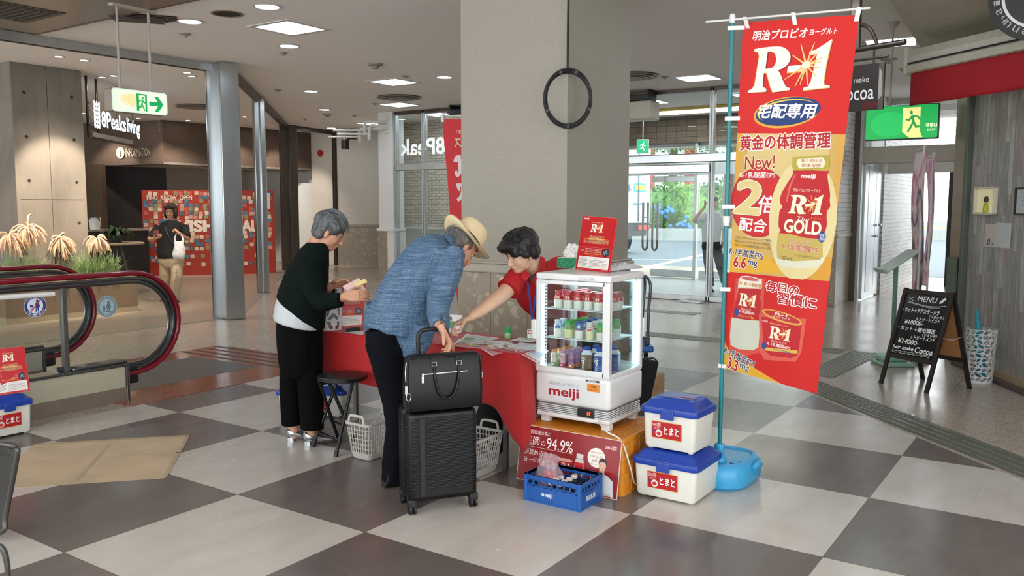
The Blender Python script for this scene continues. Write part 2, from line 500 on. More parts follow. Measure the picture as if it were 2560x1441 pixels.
def m_checker():
 m=bpy.data.materials.new('floor_checker');t=NT(m);b=t.b
 x,y,z=t.xyz()
 fx=t.math('FLOOR',t.math('DIVIDE',x,.9));fy=t.math('FLOOR',t.math('DIVIDE',y,.9))
 par=t.math('FLOORED_MODULO',t.math('ADD',fx,fy),2.0)
 n1=t.noise(1.1,4,.6);n2=t.noise(260,2,.6);n3=t.noise(6,5,.6,t.mapping(scale=(1,.35,1)))
 cmb=t.new('ShaderNodeCombineXYZ');t.link(fx,cmb.inputs[0]);t.link(fy,cmb.inputs[1])
 wn=t.new('ShaderNodeTexWhiteNoise');t.link(cmb.outputs[0],wn.inputs[0])
 light=t.mix(wn.outputs[0],lin('b9b2a8'),lin('c6c0b8'))
 light=t.mix(t.ramp(n3,[(.35,(0,0,0)),(.7,(.5,.5,.5))]),light,lin('a9a195'))
 dark=t.mix(wn.outputs[0],lin('635a55'),lin('776e6a'))
 dark=t.mix(t.ramp(n3,[(.35,(0,0,0)),(.75,(.6,.6,.6))]),dark,lin('544c48'))
 c=t.mix(par,dark,light)
 def seam(p,w,v):
  return t.math('LESS_THAN',t.math('ABSOLUTE',t.math('SUBTRACT',t.math('FLOORED_MODULO',t.math('ADD',v,p/2),p),p/2)),w)
 big=t.math('MAXIMUM',seam(.9,.0022,x),seam(.9,.0022,y))
 sm=t.math('MAXIMUM',seam(.45,.0014,x),seam(.45,.0014,y))
 c=t.mix(t.math('MULTIPLY',sm,.22),c,lin('6a6058'))
 c=t.mix(t.math('MULTIPLY',big,.7),c,lin('3a3431'))
 sc=t.math('GREATER_THAN',t.noise(900,2,.5),.69)
 c=t.mix(t.math('MULTIPLY',sc,.18),c,lin('4a4542'))
 t.link(c,b.inputs['Base Color'])
 t.link(t.ramp(n1,[(.3,(.17,.17,.17)),(.7,(.30,.30,.30))]),b.inputs['Roughness'])
 b.inputs['Specular IOR Level'].default_value=.5
 t.bump(t.math('ADD',t.noise(2.2,3),t.math('MULTIPLY',n2,.04)),.10,.006)
 return m
def m_terrazzo(name,a,b_,c_,rough=.22):
 m=bpy.data.materials.new(name);t=NT(m)
 col=t.ramp(t.voro(95,'F1','Color'),[(.1,a),(.45,b_),(.8,c_)])
 col=t.mix(t.math('MULTIPLY',t.noise(240,4,.7),.8),col,lin(c_))
 x,y,z=t.xyz()
 s=lambda v:t.math('LESS_THAN',t.math('ABSOLUTE',t.math('SUBTRACT',t.math('FLOORED_MODULO',v,1.8),.9)),.004)
 col=t.mix(t.math('MULTIPLY',t.math('MAXIMUM',s(x),s(y)),.5),col,lin('6b625a'))
 t.link(col,t.b.inputs['Base Color'])
 t.link(t.ramp(t.noise(1.4,3),[(.3,(rough*.7,)*3),(.7,(rough*1.3,)*3)]),t.b.inputs['Roughness'])
 t.bump(t.noise(1.7,3),.08,.006)
 return m
def m_marble(name='wall_marble'):
 m=bpy.data.materials.new(name);t=NT(m)
 v=t.mapping(scale=(1,1,1.2))
 dv=t.new('ShaderNodeVectorMath',operation='ADD');nz=t.new('ShaderNodeTexNoise');nz.inputs['Scale'].default_value=7;t.link(t.tc(),nz.inputs['Vector']);sc_=t.new('ShaderNodeVectorMath',operation='SCALE');sc_.inputs['Scale'].default_value=.22;t.link(nz.outputs['Color'],sc_.inputs[0]);t.link(v,dv.inputs[0]);t.link(sc_.outputs[0],dv.inputs[1])
 sep=t.new('ShaderNodeSeparateColor');t.link(t.voro(17,'F1','Color',dv.outputs[0]),sep.inputs[0])
 f=t.math('MULTIPLY',t.math('MULTIPLY',t.math('GREATER_THAN',sep.outputs[0],.70),t.math('LESS_THAN',t.voro(17,'F1','Distance',dv.outputs[0]),.5)),t.math('ADD',.15,sep.outputs[1]))
 c=t.mix(t.noise(3,5,.6),lin('a3957f'),lin('8f8270'))
 c=t.mix(t.math('MULTIPLY',f,.75,clamp=True),c,lin('c0b49c'))
 c=t.mix(t.math('MULTIPLY',t.math('GREATER_THAN',t.noise(26,3),.66),.4),c,lin('75654f'))
 t.link(c,t.b.inputs['Base Color']);t.b.inputs['Roughness'].default_value=.28
 return m
def m_brick(name,c1,c2,mortar,bw,bh,mw=.012,rot=(0,0,0),off=.5):
 m=bpy.data.materials.new(name);t=NT(m)
 x,y,z=t.xyz()
 cb=t.new('ShaderNodeCombineXYZ');t.link(t.math('ADD',x,y),cb.inputs[0]);t.link(z,cb.inputs[1])
 br=t.new('ShaderNodeTexBrick');t.link(cb.outputs[0],br.inputs['Vector']);br.offset=off
 br.inputs['Scale'].default_value=1;br.inputs['Brick Width'].default_value=bw;br.inputs['Row Height'].default_value=bh
 br.inputs['Mortar Size'].default_value=mw/2;br.inputs['Bias'].default_value=0;br.inputs['Mortar Smooth'].default_value=.1
 br.inputs['Color1'].default_value=lin(c1)+(1,);br.inputs['Color2'].default_value=lin(c2)+(1,);br.inputs['Mortar'].default_value=lin(mortar)+(1,)
 t.link(br.outputs['Color'],t.b.inputs['Base Color']);t.b.inputs['Roughness'].default_value=.45
 t.bump(t.math('SUBTRACT',1.0,br.outputs['Fac']),.5,.004)
 return m
def m_planks(ang):
 m=bpy.data.materials.new('wall_planks');t=NT(m)
 v=t.mapping(rot=(0,0,-ang));x,y,z=t.xyz(v)
 pw=.075
 ix=t.math('FLOOR',t.math('DIVIDE',x,pw))
 wn=t.new('ShaderNodeTexWhiteNoise',noise_dimensions='1D');t.link(ix,wn.inputs['W'])
 iz=t.math('FLOOR',t.math('DIVIDE',t.math('ADD',z,t.math('MULTIPLY',wn.outputs[0],1.7)),.62))
 cb=t.new('ShaderNodeCombineXYZ');t.link(ix,cb.inputs[0]);t.link(iz,cb.inputs[1])
 w2=t.new('ShaderNodeTexWhiteNoise');t.link(cb.outputs[0],w2.inputs[0])
 c=t.ramp(w2.outputs[0],[(0,'9a9b97'),(.2,'adaca7'),(.36,'9a918c'),(.5,'b9b8b2'),(.66,'8c918c'),(.8,'aaa49d'),(.92,'9d8e89')],'CONSTANT')
 g=t.noise(7,5,.65,t.mapping(scale=(6,6,.5)))
 c=t.mix(t.ramp(g,[(.4,(0,0,0)),(.72,(.75,.75,.75))]),c,lin('756c66'))
 g2=t.noise(5,4,.6,t.mapping(scale=(5,5,.8),loc=(3,1,4)))
 c=t.mix(t.ramp(g2,[(.55,(0,0,0)),(.8,(.7,.7,.7))]),c,lin('c9c8c3'))
 e=t.math('LESS_THAN',t.math('ABSOLUTE',t.math('SUBTRACT',t.math('FLOORED_MODULO',x,pw),pw/2)),pw/2-.002)
 c=t.mix(e,lin('6c6560'),c)
 t.link(c,t.b.inputs['Base Color']);t.b.inputs['Roughness'].default_value=.55
 return m
M={}
M['checker']=m_checker()
M['terrazzo']=m_terrazzo('floor_terrazzo','d8cdc0','b3a697','998c7e')
M['red_tile']=m_terrazzo('floor_red_granite','b87a62','9c5f48','7d4b3b',.14)
M['lobby_floor']=mat('floor_lobby_vinyl','958879',.3,var=.05,vs=2.5,stretch=(1,.2,1))
M['marble']=m_marble()
M['ceiling']=mat('ceiling_paint','f6f2ee',.9,var=.01,vs=40,bump=.06,bs=500)
M['ceil_dark']=mat('ceiling_metal_panel','8d867d',.35,.6,var=.03)
M['pillar']=mat('pillar_fabric_paper','a39e91',.8,var=.035,vs=60,bump=.12,bs=260)
M['cream']=mat('wall_cream','ded8cc',.7,var=.015)
M['white_wall']=mat('wall_white','e4e5e2',.6,var=.015)
M['concrete']=None
M['steel']=mat('stainless_steel','bcc1c3',.24,1.0,var=.08,vs=3,stretch=(1,1,.15))
M['steel_dark']=mat('dark_bronze_metal','5c524b',.35,.8,var=.08)
M['alu']=mat('aluminium','b6b9b8',.38,.85,var=.05)
M['black']=mat('black_plastic','17181a',.45,var=.05)
M['white']=mat('white_plastic','e6e5e1',.35,var=.01)
M['glass']=glass('clear_glass')
M['brown']=mat('lobby_brown_panel','5f4f44',.55,var=.12,vs=10,stretch=(1,1,4))
M['dark_brown']=mat('lobby_dark_wood','1b1310',.5,var=.15,vs=5,stretch=(3,3,.4))
M['taupe']=mat('lobby_taupe','8d8478',.7,var=.03)
def m_concrete():
 m=bpy.data.materials.new('board_marked_concrete');t=NT(m)
 c=t.mix(t.noise(1.6,6,.62),lin('8f877b'),lin('6d675e'))
 c=t.mix(t.ramp(t.noise(5,5,.6,t.mapping(scale=(1,1,.25))),[(.45,(0,0,0)),(.8,(.5,.5,.5))]),c,lin('5c564e'))
 t.link(c,t.b.inputs['Base Color']);t.b.inputs['Roughness'].default_value=.75
 t.bump(t.noise(30,4),.25,.004);return m
M['concrete']=m_concrete()
M['brick_wh']=m_brick('brick_cream_wall','e6dbc9','cfc2ae','6a6055',.15,.058,.008)
M['brick_lt']=m_brick('brick_white_tile','d6d3ce','c6c2bd','6a625c',.21,.07,.007)
M['brick_dk']=m_brick('brick_lintel','6e5f54','584c44','2d2825',.22,.12,.012,off=0)
def slab(name,pts,z0,z1,m):
 mb=MB();mb.prism([V(x,y,z0)for x,y in pts],V(0,0,z1-z0));return struct(mb.build(name,m))
def wall(name,a,b,z0,z1,m,th=.1,side=1):
 """vertical slab from a to b (plan points), thickness to the left (side=1) of a->b"""
 a=V(a[0],a[1],0);b=V(b[0],b[1],0);d=(b-a).normalized();n=V(-d.y,d.x,0)*th*side
 mb=MB();mb.prism([a+V(0,0,z0),b+V(0,0,z0),b+n+V(0,0,z0),a+n+V(0,0,z0)],V(0,0,z1-z0))
 return struct(mb.build(name,m))
slab('floor_terrazzo',[(-17,-6.1),(7.7,-6.1),(7.7,17),(-17,17)],-.12,-.001,M['terrazzo'])
slab('floor',[(-2.25,-5.0),(7.6,-5.0),(7.6,-1.7),(1.4,4.5),(-2.7,4.5),(-2.7,2.95),(-2.25,2.95)],-.05,.0006,M['checker'])
slab('floor_lobby',[(-16.5,-6),(-5.78,-6),(-5.78,4.6),(-12.05,10.85),(-12.05,14.5),(-16.5,14.5)],-.05,.001,M['lobby_floor'])
mb=MB()
for a,b in(((-4.05,2.36),(-2.25,2.95)),((-2.74,.87),(-2.25,2.36)),((-4.05,.6),(-3.66,2.36))):mb.box((*a,-.04),(*b,.004))
mb.box((-2.74,.80,-.04),(-2.25,.87,.004))
struct(mb.build('floor_red_border',M['red_tile']))
mb=MB()
for k in range(4):mb.box((-4.04,2.44+.135*k,0),(-2.26,2.485+.135*k,.0056))
struct(mb.build('floor_border_strip',mat('dark_floor_strip','332b28',.4)))
def m_cleat():
 m=bpy.data.materials.new('escalator_landing_plate');t=NT(m)
 x,y,z=t.xyz();f=t.math('SINE',t.math('MULTIPLY',x,420))
 t.b.inputs['Metallic'].default_value=.6;t.b.inputs['Roughness'].default_value=.35
 t.link(t.mix(t.math('MULTIPLY_ADD',f,.2,.5),lin('4c4c4d'),lin('7b7c7e')),t.b.inputs['Base Color'])
 t.bump(f,.3,.002);return m
mb=MB();mb.box((-3.66,.2,-.03),(-2.74,2.36,.005));struct(mb.build('floor_landing_plate',m_cleat()))
m_paper=mat('brown_board','b8a183',.75,var=.12,vs=3)
mb=MB();pts=[G(470,1091),G(410,1197),G(20,1222),G(28,1160),G(85,1113)]
mb.prism([V(p.x,p.y,.0008)for p in pts],V(0,0,.002))
cb=mb.build('floor_cover_sheet',m_paper);tag(cb,'beige protective sheet taped flat on the floor tiles at left','floor sheet')
mb=MB()
for a,b,w in(((274,1113),(190,1205),.012),((262,1145),(455,1133),.006),((90,1113),(470,1091),.02),((410,1197),(470,1091),.012)):
 p,q=G(*a),G(*b);d=(q-p).normalized();n=V(-d.y,d.x,0)*w
 mb.prism([V(v.x,v.y,.0027)for v in(p-n,q-n,q+n,p+n)],V(0,0,.0006))
setp(mb.build('tape',mat('cover_tape','a89574',.5)),cb)
m_tac=mat('tactile_steel_green','6d7064',.38,.35,var=.1,vs=8)
m_tacm=mat('tactile_bar','8a8c80',.3,.5,var=.05)
def tactile(name,p0,p1,w,kind):
 p0=V(*p0,0);p1=V(*p1,0);d=(p1-p0).normalized();n=V(-d.y,d.x,0);L=(p1-p0).length
 mb=MB();mb.prism([p0-n*w/2+V(0,0,-.01),p1-n*w/2+V(0,0,-.01),p1+n*w/2+V(0,0,-.01),p0+n*w/2+V(0,0,-.01)],V(0,0,.0125))
 o=struct(mb.build(name,m_tac))
 mb=MB();k=0;s=0.0
 while s<L-.02:
  blk=int(s/w);bars=kind=='bar' or(kind=='mix' and blk>=kind_from)
  if bars:
   e=min((blk+1)*w-.015,L)
   for j in range(4):
    c=p0+n*(-w/2+w*(j+.5)/4);a=c+d*(s+.012);b_=c+d*e
    mb.prism([a-n*.011+V(0,0,.002),b_-n*.011+V(0,0,.002),b_+n*.011+V(0,0,.002),a+n*.011+V(0,0,.002)],V(0,0,.004))
   s=(blk+1)*w+1e-6
  else:
   for j in range(6):
    c=p0+n*(-w/2+w*(j+.5)/6)+d*(s+.03+(.012 if j%2 else-.012));q=d*.016+n*.006;r_=n*.008
    mb.prism([c-q-r_+V(0,0,.002),c+q-r_+V(0,0,.002),c+q+r_+V(0,0,.002),c-q+r_+V(0,0,.002)],V(0,0,.004))
   s+=.05
 o2=mb.build('raised_pattern',m_tacm);setp(o2,o)
 return o
kind_from=6
tactile('floor_tactile_strip',(1.22,4.95),(5.6,.57),.30,'mix')
tactile('floor_tactile_strip',(1.62,4.9),(1.72,6.45),.30,'dot')
tactile('floor_tactile_strip',(-1.2,6.3),(1.5,6.35),.30,'dot')
tactile('floor_tactile_strip',(-1.95,8.38),(-.9,8.38),.28,'bar')
# ceilings
slab('ceiling',[(-16.5,-6.1),(7.7,-6.1),(7.7,9.95),(-8.15,9.95),(-8.15,17),(-16.5,17)],CEIL,CEIL+.12,M['ceiling'])
slab('ceiling_vestibule',[(-8.15,9.95),(9,9.95),(9,13.9),(-8.15,13.9)],CEIL,CEIL+.12,M['ceiling'])
slab('ceiling_escalator',[(-5.72,-3),(-1.5,-3),(-1.5,2.03),(-5.72,2.03)],CEIL-.03,CEIL+.02,M['ceil_dark'])
mb=MB();mb.box((-5.74,2.02,CEIL-.035),(-1.5,2.045,CEIL));mb.box((-5.745,-3,CEIL-.035),(-5.72,2.04,CEIL));struct(mb.build('trim_escalator_ceiling',M['steel_dark']))
mb=MB();o=G(22,28,CEIL-.03)
for k in range(9):mb.box((o.x-.32,o.y-.3+.07*k,CEIL-.05),(o.x+.32,o.y-.28+.07*k,CEIL-.03))
mb.box((o.x-.36,o.y-.34,CEIL-.037),(o.x+.36,o.y+.34,CEIL-.03))
t_=mb.build('ceiling_grille',mat('grille_dark','3f382f',.5));tag(t_,'dark square slatted grille in the low ceiling panel at upper left','ceiling vent')
# central pillar (1 m square, marble dado)
def box_s(name,a,b,m,bev=0):
 mb=MB()
 if bev:mb.rbox(a,b,bev)
 else:mb.box(a,b)
 return struct(mb.build(name,m))
PX1,PY0=2.0,2.0
c0=D(1415,700,6.29);PX1,PY0=c0.x,c0.y
PX0,PY1=PX1-.97,PY0+1.0
box_s('pillar_center',(PX0,PY0,0),(PX1,PY1,CEIL),M['pillar'])
mb=MB();mb.box((PX0-.02,PY0-.02,0),(PX1+.02,PY1+.02,.965))
o=struct(mb.build('pillar_marble_dado',M['marble']))
mb=MB()
for x in(PX0+.30,PX0+.64):mb.box((x-.0015,PY0-.0212,0),(x+.0015,PY0-.019,.96))
mb.box((PX0-.02,PY0-.0212,.46),(PX1+.02,PY0-.019,.463))
for y in(PY0+.34,PY0+.68):mb.box((PX1+.019,y-.0015,0),(PX1+.0212,y+.0015,.96))
setp(mb.build('joint',mat('stone_joint','6b6052',.7)),o)
mb=MB();mb.rbox((PX0-.045,PY0-.045,.965),(PX1+.045,PY1+.045,1.035),.012);mb.rbox((PX0-.03,PY0-.03,1.035),(PX1+.03,PY1+.03,1.055),.008)
struct(mb.build('trim_pillar_ledge',mat('pillar_ledge_stone','aca493',.35,var=.05)))
# stainless glass screen between hall and lobby
def post(name,p,w,d,ang,m=M['steel'],z1=CEIL):
 mb=MB();mb.rbox((-w/2,-d/2,0),(w/2,d/2,z1),.012,2);mb.xf(Matrix.Translation(V(p[0],p[1],0))@Matrix.Rotation(ang,4,'Z'))
 return struct(mb.build(name,m))
colc=G(573,800);colc+=FW*.14
post('column_steel_left',colc,.29,.25,R(-20))
chn=G(527,806);chn=colc-RT*.19+FW*.0
mb=MB();mb.box((-.045,-.06,0),(-.012,.06,CEIL));mb.box((.012,-.06,0),(.03,.06,CEIL));mb.xf(Matrix.Translation(V(chn.x,chn.y,0))@Matrix.Rotation(R(-20),4,'Z'))
struct(mb.build('trim_channel_left',M['steel']))
mb=MB();mb.box((-.012,-.05,0),(.012,.05,CEIL));mb.xf(Matrix.Translation(V(chn.x,chn.y,0))@Matrix.Rotation(R(-20),4,'Z'))
struct(mb.build('trim_channel_gap',M['black']))
p2=G(655,733);p3=G(724,676);p4=G(841,664)
post('post_steel_second',p2+FW*.05-RT*.03,.10,.12,R(-20));post('post_steel_second_half',p2+FW*.05+RT*.06,.07,.1,R(-20));post('post_gap_second',p2+FW*.08+RT*.022,.03,.1,R(-20),M['black'])
post('post_bronze_third',p3+FW*.1-RT*.09,.15,.2,R(-30),M['steel_dark']);post('post_bronze_third_half',p3+FW*.1+RT*.1,.17,.2,R(-30),M['steel_dark']);post('post_gap_third',p3+FW*.16,.04,.15,R(-30),M['black'])
post('post_bronze_fourth',p4+FW*.05,.09,.12,0,M['steel_dark'])
def beam(name,a,b,w,z0,z1,m):
 a=V(a[0],a[1],0);b=V(b[0],b[1],0);d=(b-a).normalized();n=V(-d.y,d.x,0)*w/2
 mb=MB();mb.prism([a-n+V(0,0,z0),b-n+V(0,0,z0),b+n+V(0,0,z0),a+n+V(0,0,z0)],V(0,0,z1-z0));return struct(mb.build(name,m))
beam('trim_track_left',(chn.x-.02,chn.y),(chn.x-.1,-4),.12,CEIL-.10,CEIL,M['alu'])
beam('trim_track_left_groove',(chn.x-.02,chn.y),(chn.x-.1,-4),.05,CEIL-.106,CEIL-.1,M['black'])
beam('trim_track_diagonal',(colc.x,colc.y),(p3.x,p3.y),.10,CEIL-.09,CEIL,M['steel_dark'])
beam('trim_track_far',(p3.x,p3.y),(p4.x,p4.y),.10,CEIL-.09,CEIL,M['steel_dark'])
beam('trim_floor_track',(chn.x+.06,chn.y),(chn.x,-3),.03,.0,.006,M['alu'])
beam('trim_floor_track_diagonal',(colc.x,colc.y),(p3.x,p3.y),.03,.0,.005,M['alu'])
mb=MB();c=D(733,495,19.7)
mb.rbox(c-V(.05,.05,.07),c+V(.05,.05,.07),.01);mb.rbox(c-V(.05,.05,.30),c+V(.05,.05,-.13),.01)
tag(mb.build('switch_plate',M['alu']),'pale switch plate on the bronze post left of the elderly woman','switch')
# far corridor wall with dado
bw0=p4+V(0,.05,0);bdir=(G(962,662)-G(848,663));bdir.z=0;bdir.normalize()
bw1=bw0+bdir*6.0
wall('wall_back',bw0,bw1,0,CEIL,M['cream'],.12)
nb=V(bdir.y,-bdir.x,0)
wall('wall_back_dado',bw0+nb*.02,bw1+nb*.02,0,.97,M['marble'],.02)
wall('trim_back_ledge',bw0+nb*.04,bw1+nb*.04,.97,1.02,mat('pillar_ledge_stone','aca493'),.04)
# street facade (inner): mullions, glass, header
YF=9.95
cc=AY(975,600,YF)
box_s('column_corner_white',(cc.x-.19,YF-.10,1.02),(cc.x+.19,YF+.22,CEIL),M['white_wall'])
box_s('column_corner_dado',(cc.x-.21,YF-.12,0),(cc.x+.03,YF+.24,.98),M['marble'])
box_s('column_corner_base',(cc.x+.03,YF-.11,0),(cc.x+.2,YF+.24,.98),M['white_wall'])
box_s('trim_corner_ledge',(cc.x-.23,YF-.14,.98),(cc.x+.22,YF+.24,1.04),M['white_wall'],.01)
mul=[AY(990,400,YF).x,AY(1061,400,YF).x,-5.6,-4.2,-2.95,AY(1777,500,YF).x,.12]
for i,x in enumerate(mul):
 mb=MB()
 for dx in(-.036,.006):mb.rbox((x+dx,YF-.05,0),(x+dx+.03,YF+.06,CEIL),.005,2)
 mb.box((x-.008,YF-.03,0),(x+.008,YF+.04,CEIL))
 o=struct(mb.build('window_1_mullion',M['alu']))
mb=MB();mb.rbox((mul[0],YF-.06,2.16),(mul[-1],YF+.07,2.30),.015);struct(mb.build('window_1_header',M['steel']))
mb=MB();mb.rbox((-2.95,YF-.10,2.0),(mul[5],YF+.1,2.13),.01);struct(mb.build('door_1_header',M['steel']))
mb=MB();mb.box((mul[0],YF-.05,CEIL-.06),(mul[-1],YF+.05,CEIL));struct(mb.build('window_1_top_rail',M['steel_dark']))
mb=MB();mb.rbox((-2.95,YF-.05,0),(mul[-1],YF+.05,.09),.008);mb.rbox((mul[0],YF-.05,0),(-4.2,YF+.05,.09),.008)
struct(mb.build('window_1_bottom_rail',M['alu']))
for i in range(len(mul)-1):
 mb=MB();mb.box((mul[i]+.04,YF-.004,.09),(mul[i+1]-.03,YF+.004,CEIL-.06));struct(mb.build('window_%d'%(i+1),M['glass']))
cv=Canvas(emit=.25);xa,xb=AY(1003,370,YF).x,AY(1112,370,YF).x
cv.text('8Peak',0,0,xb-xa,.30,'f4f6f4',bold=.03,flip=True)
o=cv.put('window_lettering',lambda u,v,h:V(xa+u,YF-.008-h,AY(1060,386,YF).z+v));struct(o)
YB=11.6
mb=MB();mb.box((-9.6,YB,1.0),(-4.6,YB+.2,CEIL));struct(mb.build('wall_vestibule_brick',M['brick_wh']))
mb=MB();mb.box((-9.5,YB-.02,0),(-4.6,YB+.18,1.0));struct(mb.build('wall_vestibule_base',M['white_wall']))
mb=MB();mb.rbox((-9.5,YB-.12,.97),(-4.6,YB,1.03),.01);struct(mb.build('trim_vestibule_ledge',M['white_wall']))
YO=13.8
mb=MB();mb.box((-9,YO-.1,2.76),(.3,YO+.5,CEIL));struct(mb.build('wall_street_lintel',M['brick_dk']))
mb=MB();mb.box((-5.6,YO+.08,2.70),(.3,YO+.5,2.76));struct(mb.build('trim_street_lintel',M['white_wall']))
box_s('trim_door_header',(-5.6,YO-.07,2.12),(.3,YO+.07,2.36),M['steel'],.01)
xl,xr=AY(1628,600,YO).x,AY(1735,600,YO).x
for nm,x,w in(('door_2_frame',AY(1738,600,YO).x,.06),('door_2_frame',-5.6,.08),('door_2_frame',-1.4,.07)):
 mb=MB();mb.rbox((x-w/2,YO-.05,0),(x+w/2,YO+.05,2.8),.008,2);struct(mb.build(nm,M['alu']))
box_s('door_2_bottom_rail',(xl,YO-.03,.02),(xr,YO+.03,.17),M['steel'],.01)
box_s('door_2_top_rail',(xl,YO-.03,1.98),(xr,YO+.03,2.1),M['steel'],.01)
box_s('door_3_bottom_rail',(xr+.12,YO-.03,.02),(-1.5,YO+.03,.17),M['steel'],.01)
for a,b,nm in((xl,xr,'door_2'),(-5.56,xl-.02,'door_3'),(xr+.1,-1.44,'door_4'),(-1.37,.3,'window_8')):
 mb=MB();mb.box((a,YO-.006,.02),(b,YO+.006,2.12));struct(mb.build(nm,M['glass']))
mb=MB();mb.box((-5.56,YO-.006,2.36),(.3,YO+.006,2.7));struct(mb.build('window_9',M['glass']))
for px in(1611,1635):
 for s in(1,):
  x0=AY(px,560,YO).x;mb=MB();y=YO-.07*s
  pts=[V(x0,y,1.56),V(x0,y,.72),V(x0+.02,y,.60),V(x0+.055,y,.56),V(x0+.09,y,.60),V(x0+.11,y,.72),V(x0+.11,y,1.56)]
  mb.tube(pts,.024,10,sub=4);mb.cyl(V(x0,y,1.25),V(x0+.11,y,1.25),.01);mb.cyl(V(x0,y,1.25),V(x0,YO,1.25),.01)
  struct(mb.build('door_2_handle',mat('bronze_pull_handle','6d6259',.35,.7)))
slab('floor_vestibule',[(-5.6,YF+.1),(.2,YF+.1),(.2,YO),(-5.6,YO)],-.03,.002,mat('vestibule_tiles','8f9aa0',.35,var=.04,vs=4))
# right: pier, passage with aluminium door
XP=.60
box_s('wall_pier_marble',(.10,10.45,0),(.42,11.3,1.02),M['marble'])
box_s('trim_pier_cap',(.08,10.42,1.02),(.44,11.32,1.08),mat('pillar_ledge_stone','aca493'),.01)
box_s('wall_pier_brick',(.10,10.45,1.08),(.42,11.3,CEIL),M['brick_lt'])
mb=MB();mb.box((.40,11.32,0),(.50,11.44,2.98));struct(mb.build('door_5_jamb',M['steel_dark']))
mb=MB();mb.box((.50,11.34,0),(.54,11.46,2.98));struct(mb.build('door_5_jamb_front',M['alu']))
mb=MB();mb.rbox((.52,11.5,.02),(.57,12.72,2.38),.006,2);struct(mb.build('door_5',mat('brushed_door','b5babb',.3,.85,var=.03)))
mb=MB();mb.rbox((.565,11.72,.12),(.575,12.02,2.2),.004);mb.box((.57,12.3,.16),(.573,12.306,2.2));struct(mb.build('door_5_panel',M['alu']))
mb=MB()
for y in(12.33,12.64):
 mb.cyl(V(.57,y,1.0),V(.63,y,1.0),.02,n=10);mb.cyl(V(.57,y,1.18),V(.6,y,1.18),.022,n=10);mb.rbox((.60,y-.07,.985),(.62,y+.01,1.01),.006)
struct(mb.build('door_5_handle',M['steel']))
mb=MB();mb.box((XP-.1,12.75,0),(XP,16.6,CEIL));struct(mb.build('wall_passage_left',M['brick_lt']))
mb=MB();mb.box((XP-.1,11.4,2.4),(XP-.02,12.75,CEIL));struct(mb.build('wall_over_door',M['white_wall']))
mb=MB();mb.box((XP,13.0,2.05),(2.8,13.15,2.28));mb.box((XP,13.0,CEIL-.3),(2.8,13.1,CEIL));struct(mb.build('trim_passage_header',mat('beige_metal','b5ae9f',.5)))
mb=MB();mb.box((.5,11.55,2.2),(.62,11.6,2.98));mb.box((.5,11.5,2.92),(2.2,11.6,3.0));struct(mb.build('trim_passage_frame',M['white_wall']))
mb=MB();mb.rbox((.44,11.36,2.14),(2.1,11.5,2.40),.02);struct(mb.build('door_6_operator',mat('beige_metal','a49d90')))
mb=MB();mb.box((1.3,14.9,0),(1.42,15.0,2.3));mb.box((1.9,10.9,0),(2.0,11.0,2.2));struct(mb.build('door_6_frame',M['black']))
slab('ceiling_passage',[(.3,13.9),(9,13.9),(9,17),(.3,17)],CEIL,CEIL+.1,M['ceiling'])
box_s('wall_passage_right',(2.9,9.0,0),(3.0,17,CEIL),M['white_wall'])
# salon front at right
S0=G(2393,912);S1=G(2560,983);sd=(S1-S0);sd.z=0;sd.normalize();sn=V(-sd.y,sd.x,0)
if sn.dot(CAM-S0)<0:sn=-sn
S0=S0-sn*.04;SE=S0+sd*6.2
wall('wall_salon',S0,SE,0,CEIL,m_planks(math.atan2(sd.y,sd.x)),.12,1 if V(-sd.y,sd.x,0).dot(sn)<0 else-1)
wall('baseboard_salon',S0+sn*.03,SE+sn*.03,0.0,.09,mat('light_wood_base','9a8665',.5,var=.08),.03,1 if V(-sd.y,sd.x,0).dot(sn)<0 else-1)
wall('trim_salon_kick',S0+sn*.10,SE+sn*.10,0.0,.03,mat('kick_dark','4b3f37',.5),.08,1 if V(-sd.y,sd.x,0).dot(sn)<0 else-1)
e0=S0-sd*.10
post('trim_salon_edge',e0+sn*.0-sn*.05,.05,.05,math.atan2(sd.y,sd.x),M['black'])
post('trim_salon_side',S0-sd*.04,.06,.10,math.atan2(sd.y,sd.x),mat('green_grey_post','5a6058',.5))
sc=G(2362,903);sc=V(sc.x,sc.y,0)
m_sal=mat('column_brushed_bronze','8f7b6b',.3,.85,var=.12,vs=2.2,stretch=(.5,.5,3))
post('column_salon_steel',sc-sn*.18-sd*.02,.26,.26,math.atan2(sd.y,sd.x),m_sal)
wb=S0-sd*3.2
mb=MB();g0=sc-sn*.05-sd*.16
mb.box((-.10,-.01,.62),(.10,.01,1.0));mb.xf(Matrix.Translation(g0+sd*.14+sn*.02)@Matrix.Rotation(math.atan2(sd.y,sd.x),4,'Z'))
struct(mb.build('trim_column_green_panel',mat('dull_green_panel','5f6f60',.5)))
A_=G(2216,-12,CEIL);B_=G(2308,128,CEIL-.3)
A2=A_;fa=[V(A_.x,A_.y,CEIL-.02),V(B_.x,B_.y,CEIL-.30)]
mb=MB();a0=G(2120,-150,CEIL-.01);a1=G(2308,128,CEIL-.32);a2=G(2640,52,CEIL-.32);a3=G(2640,-150,CEIL-.01)
mb.prism([a0,a1,a2,a3],V(0,0,.02));struct(mb.build('ceiling_salon_fascia',mat('fascia_beige','b9b3a4',.7)))
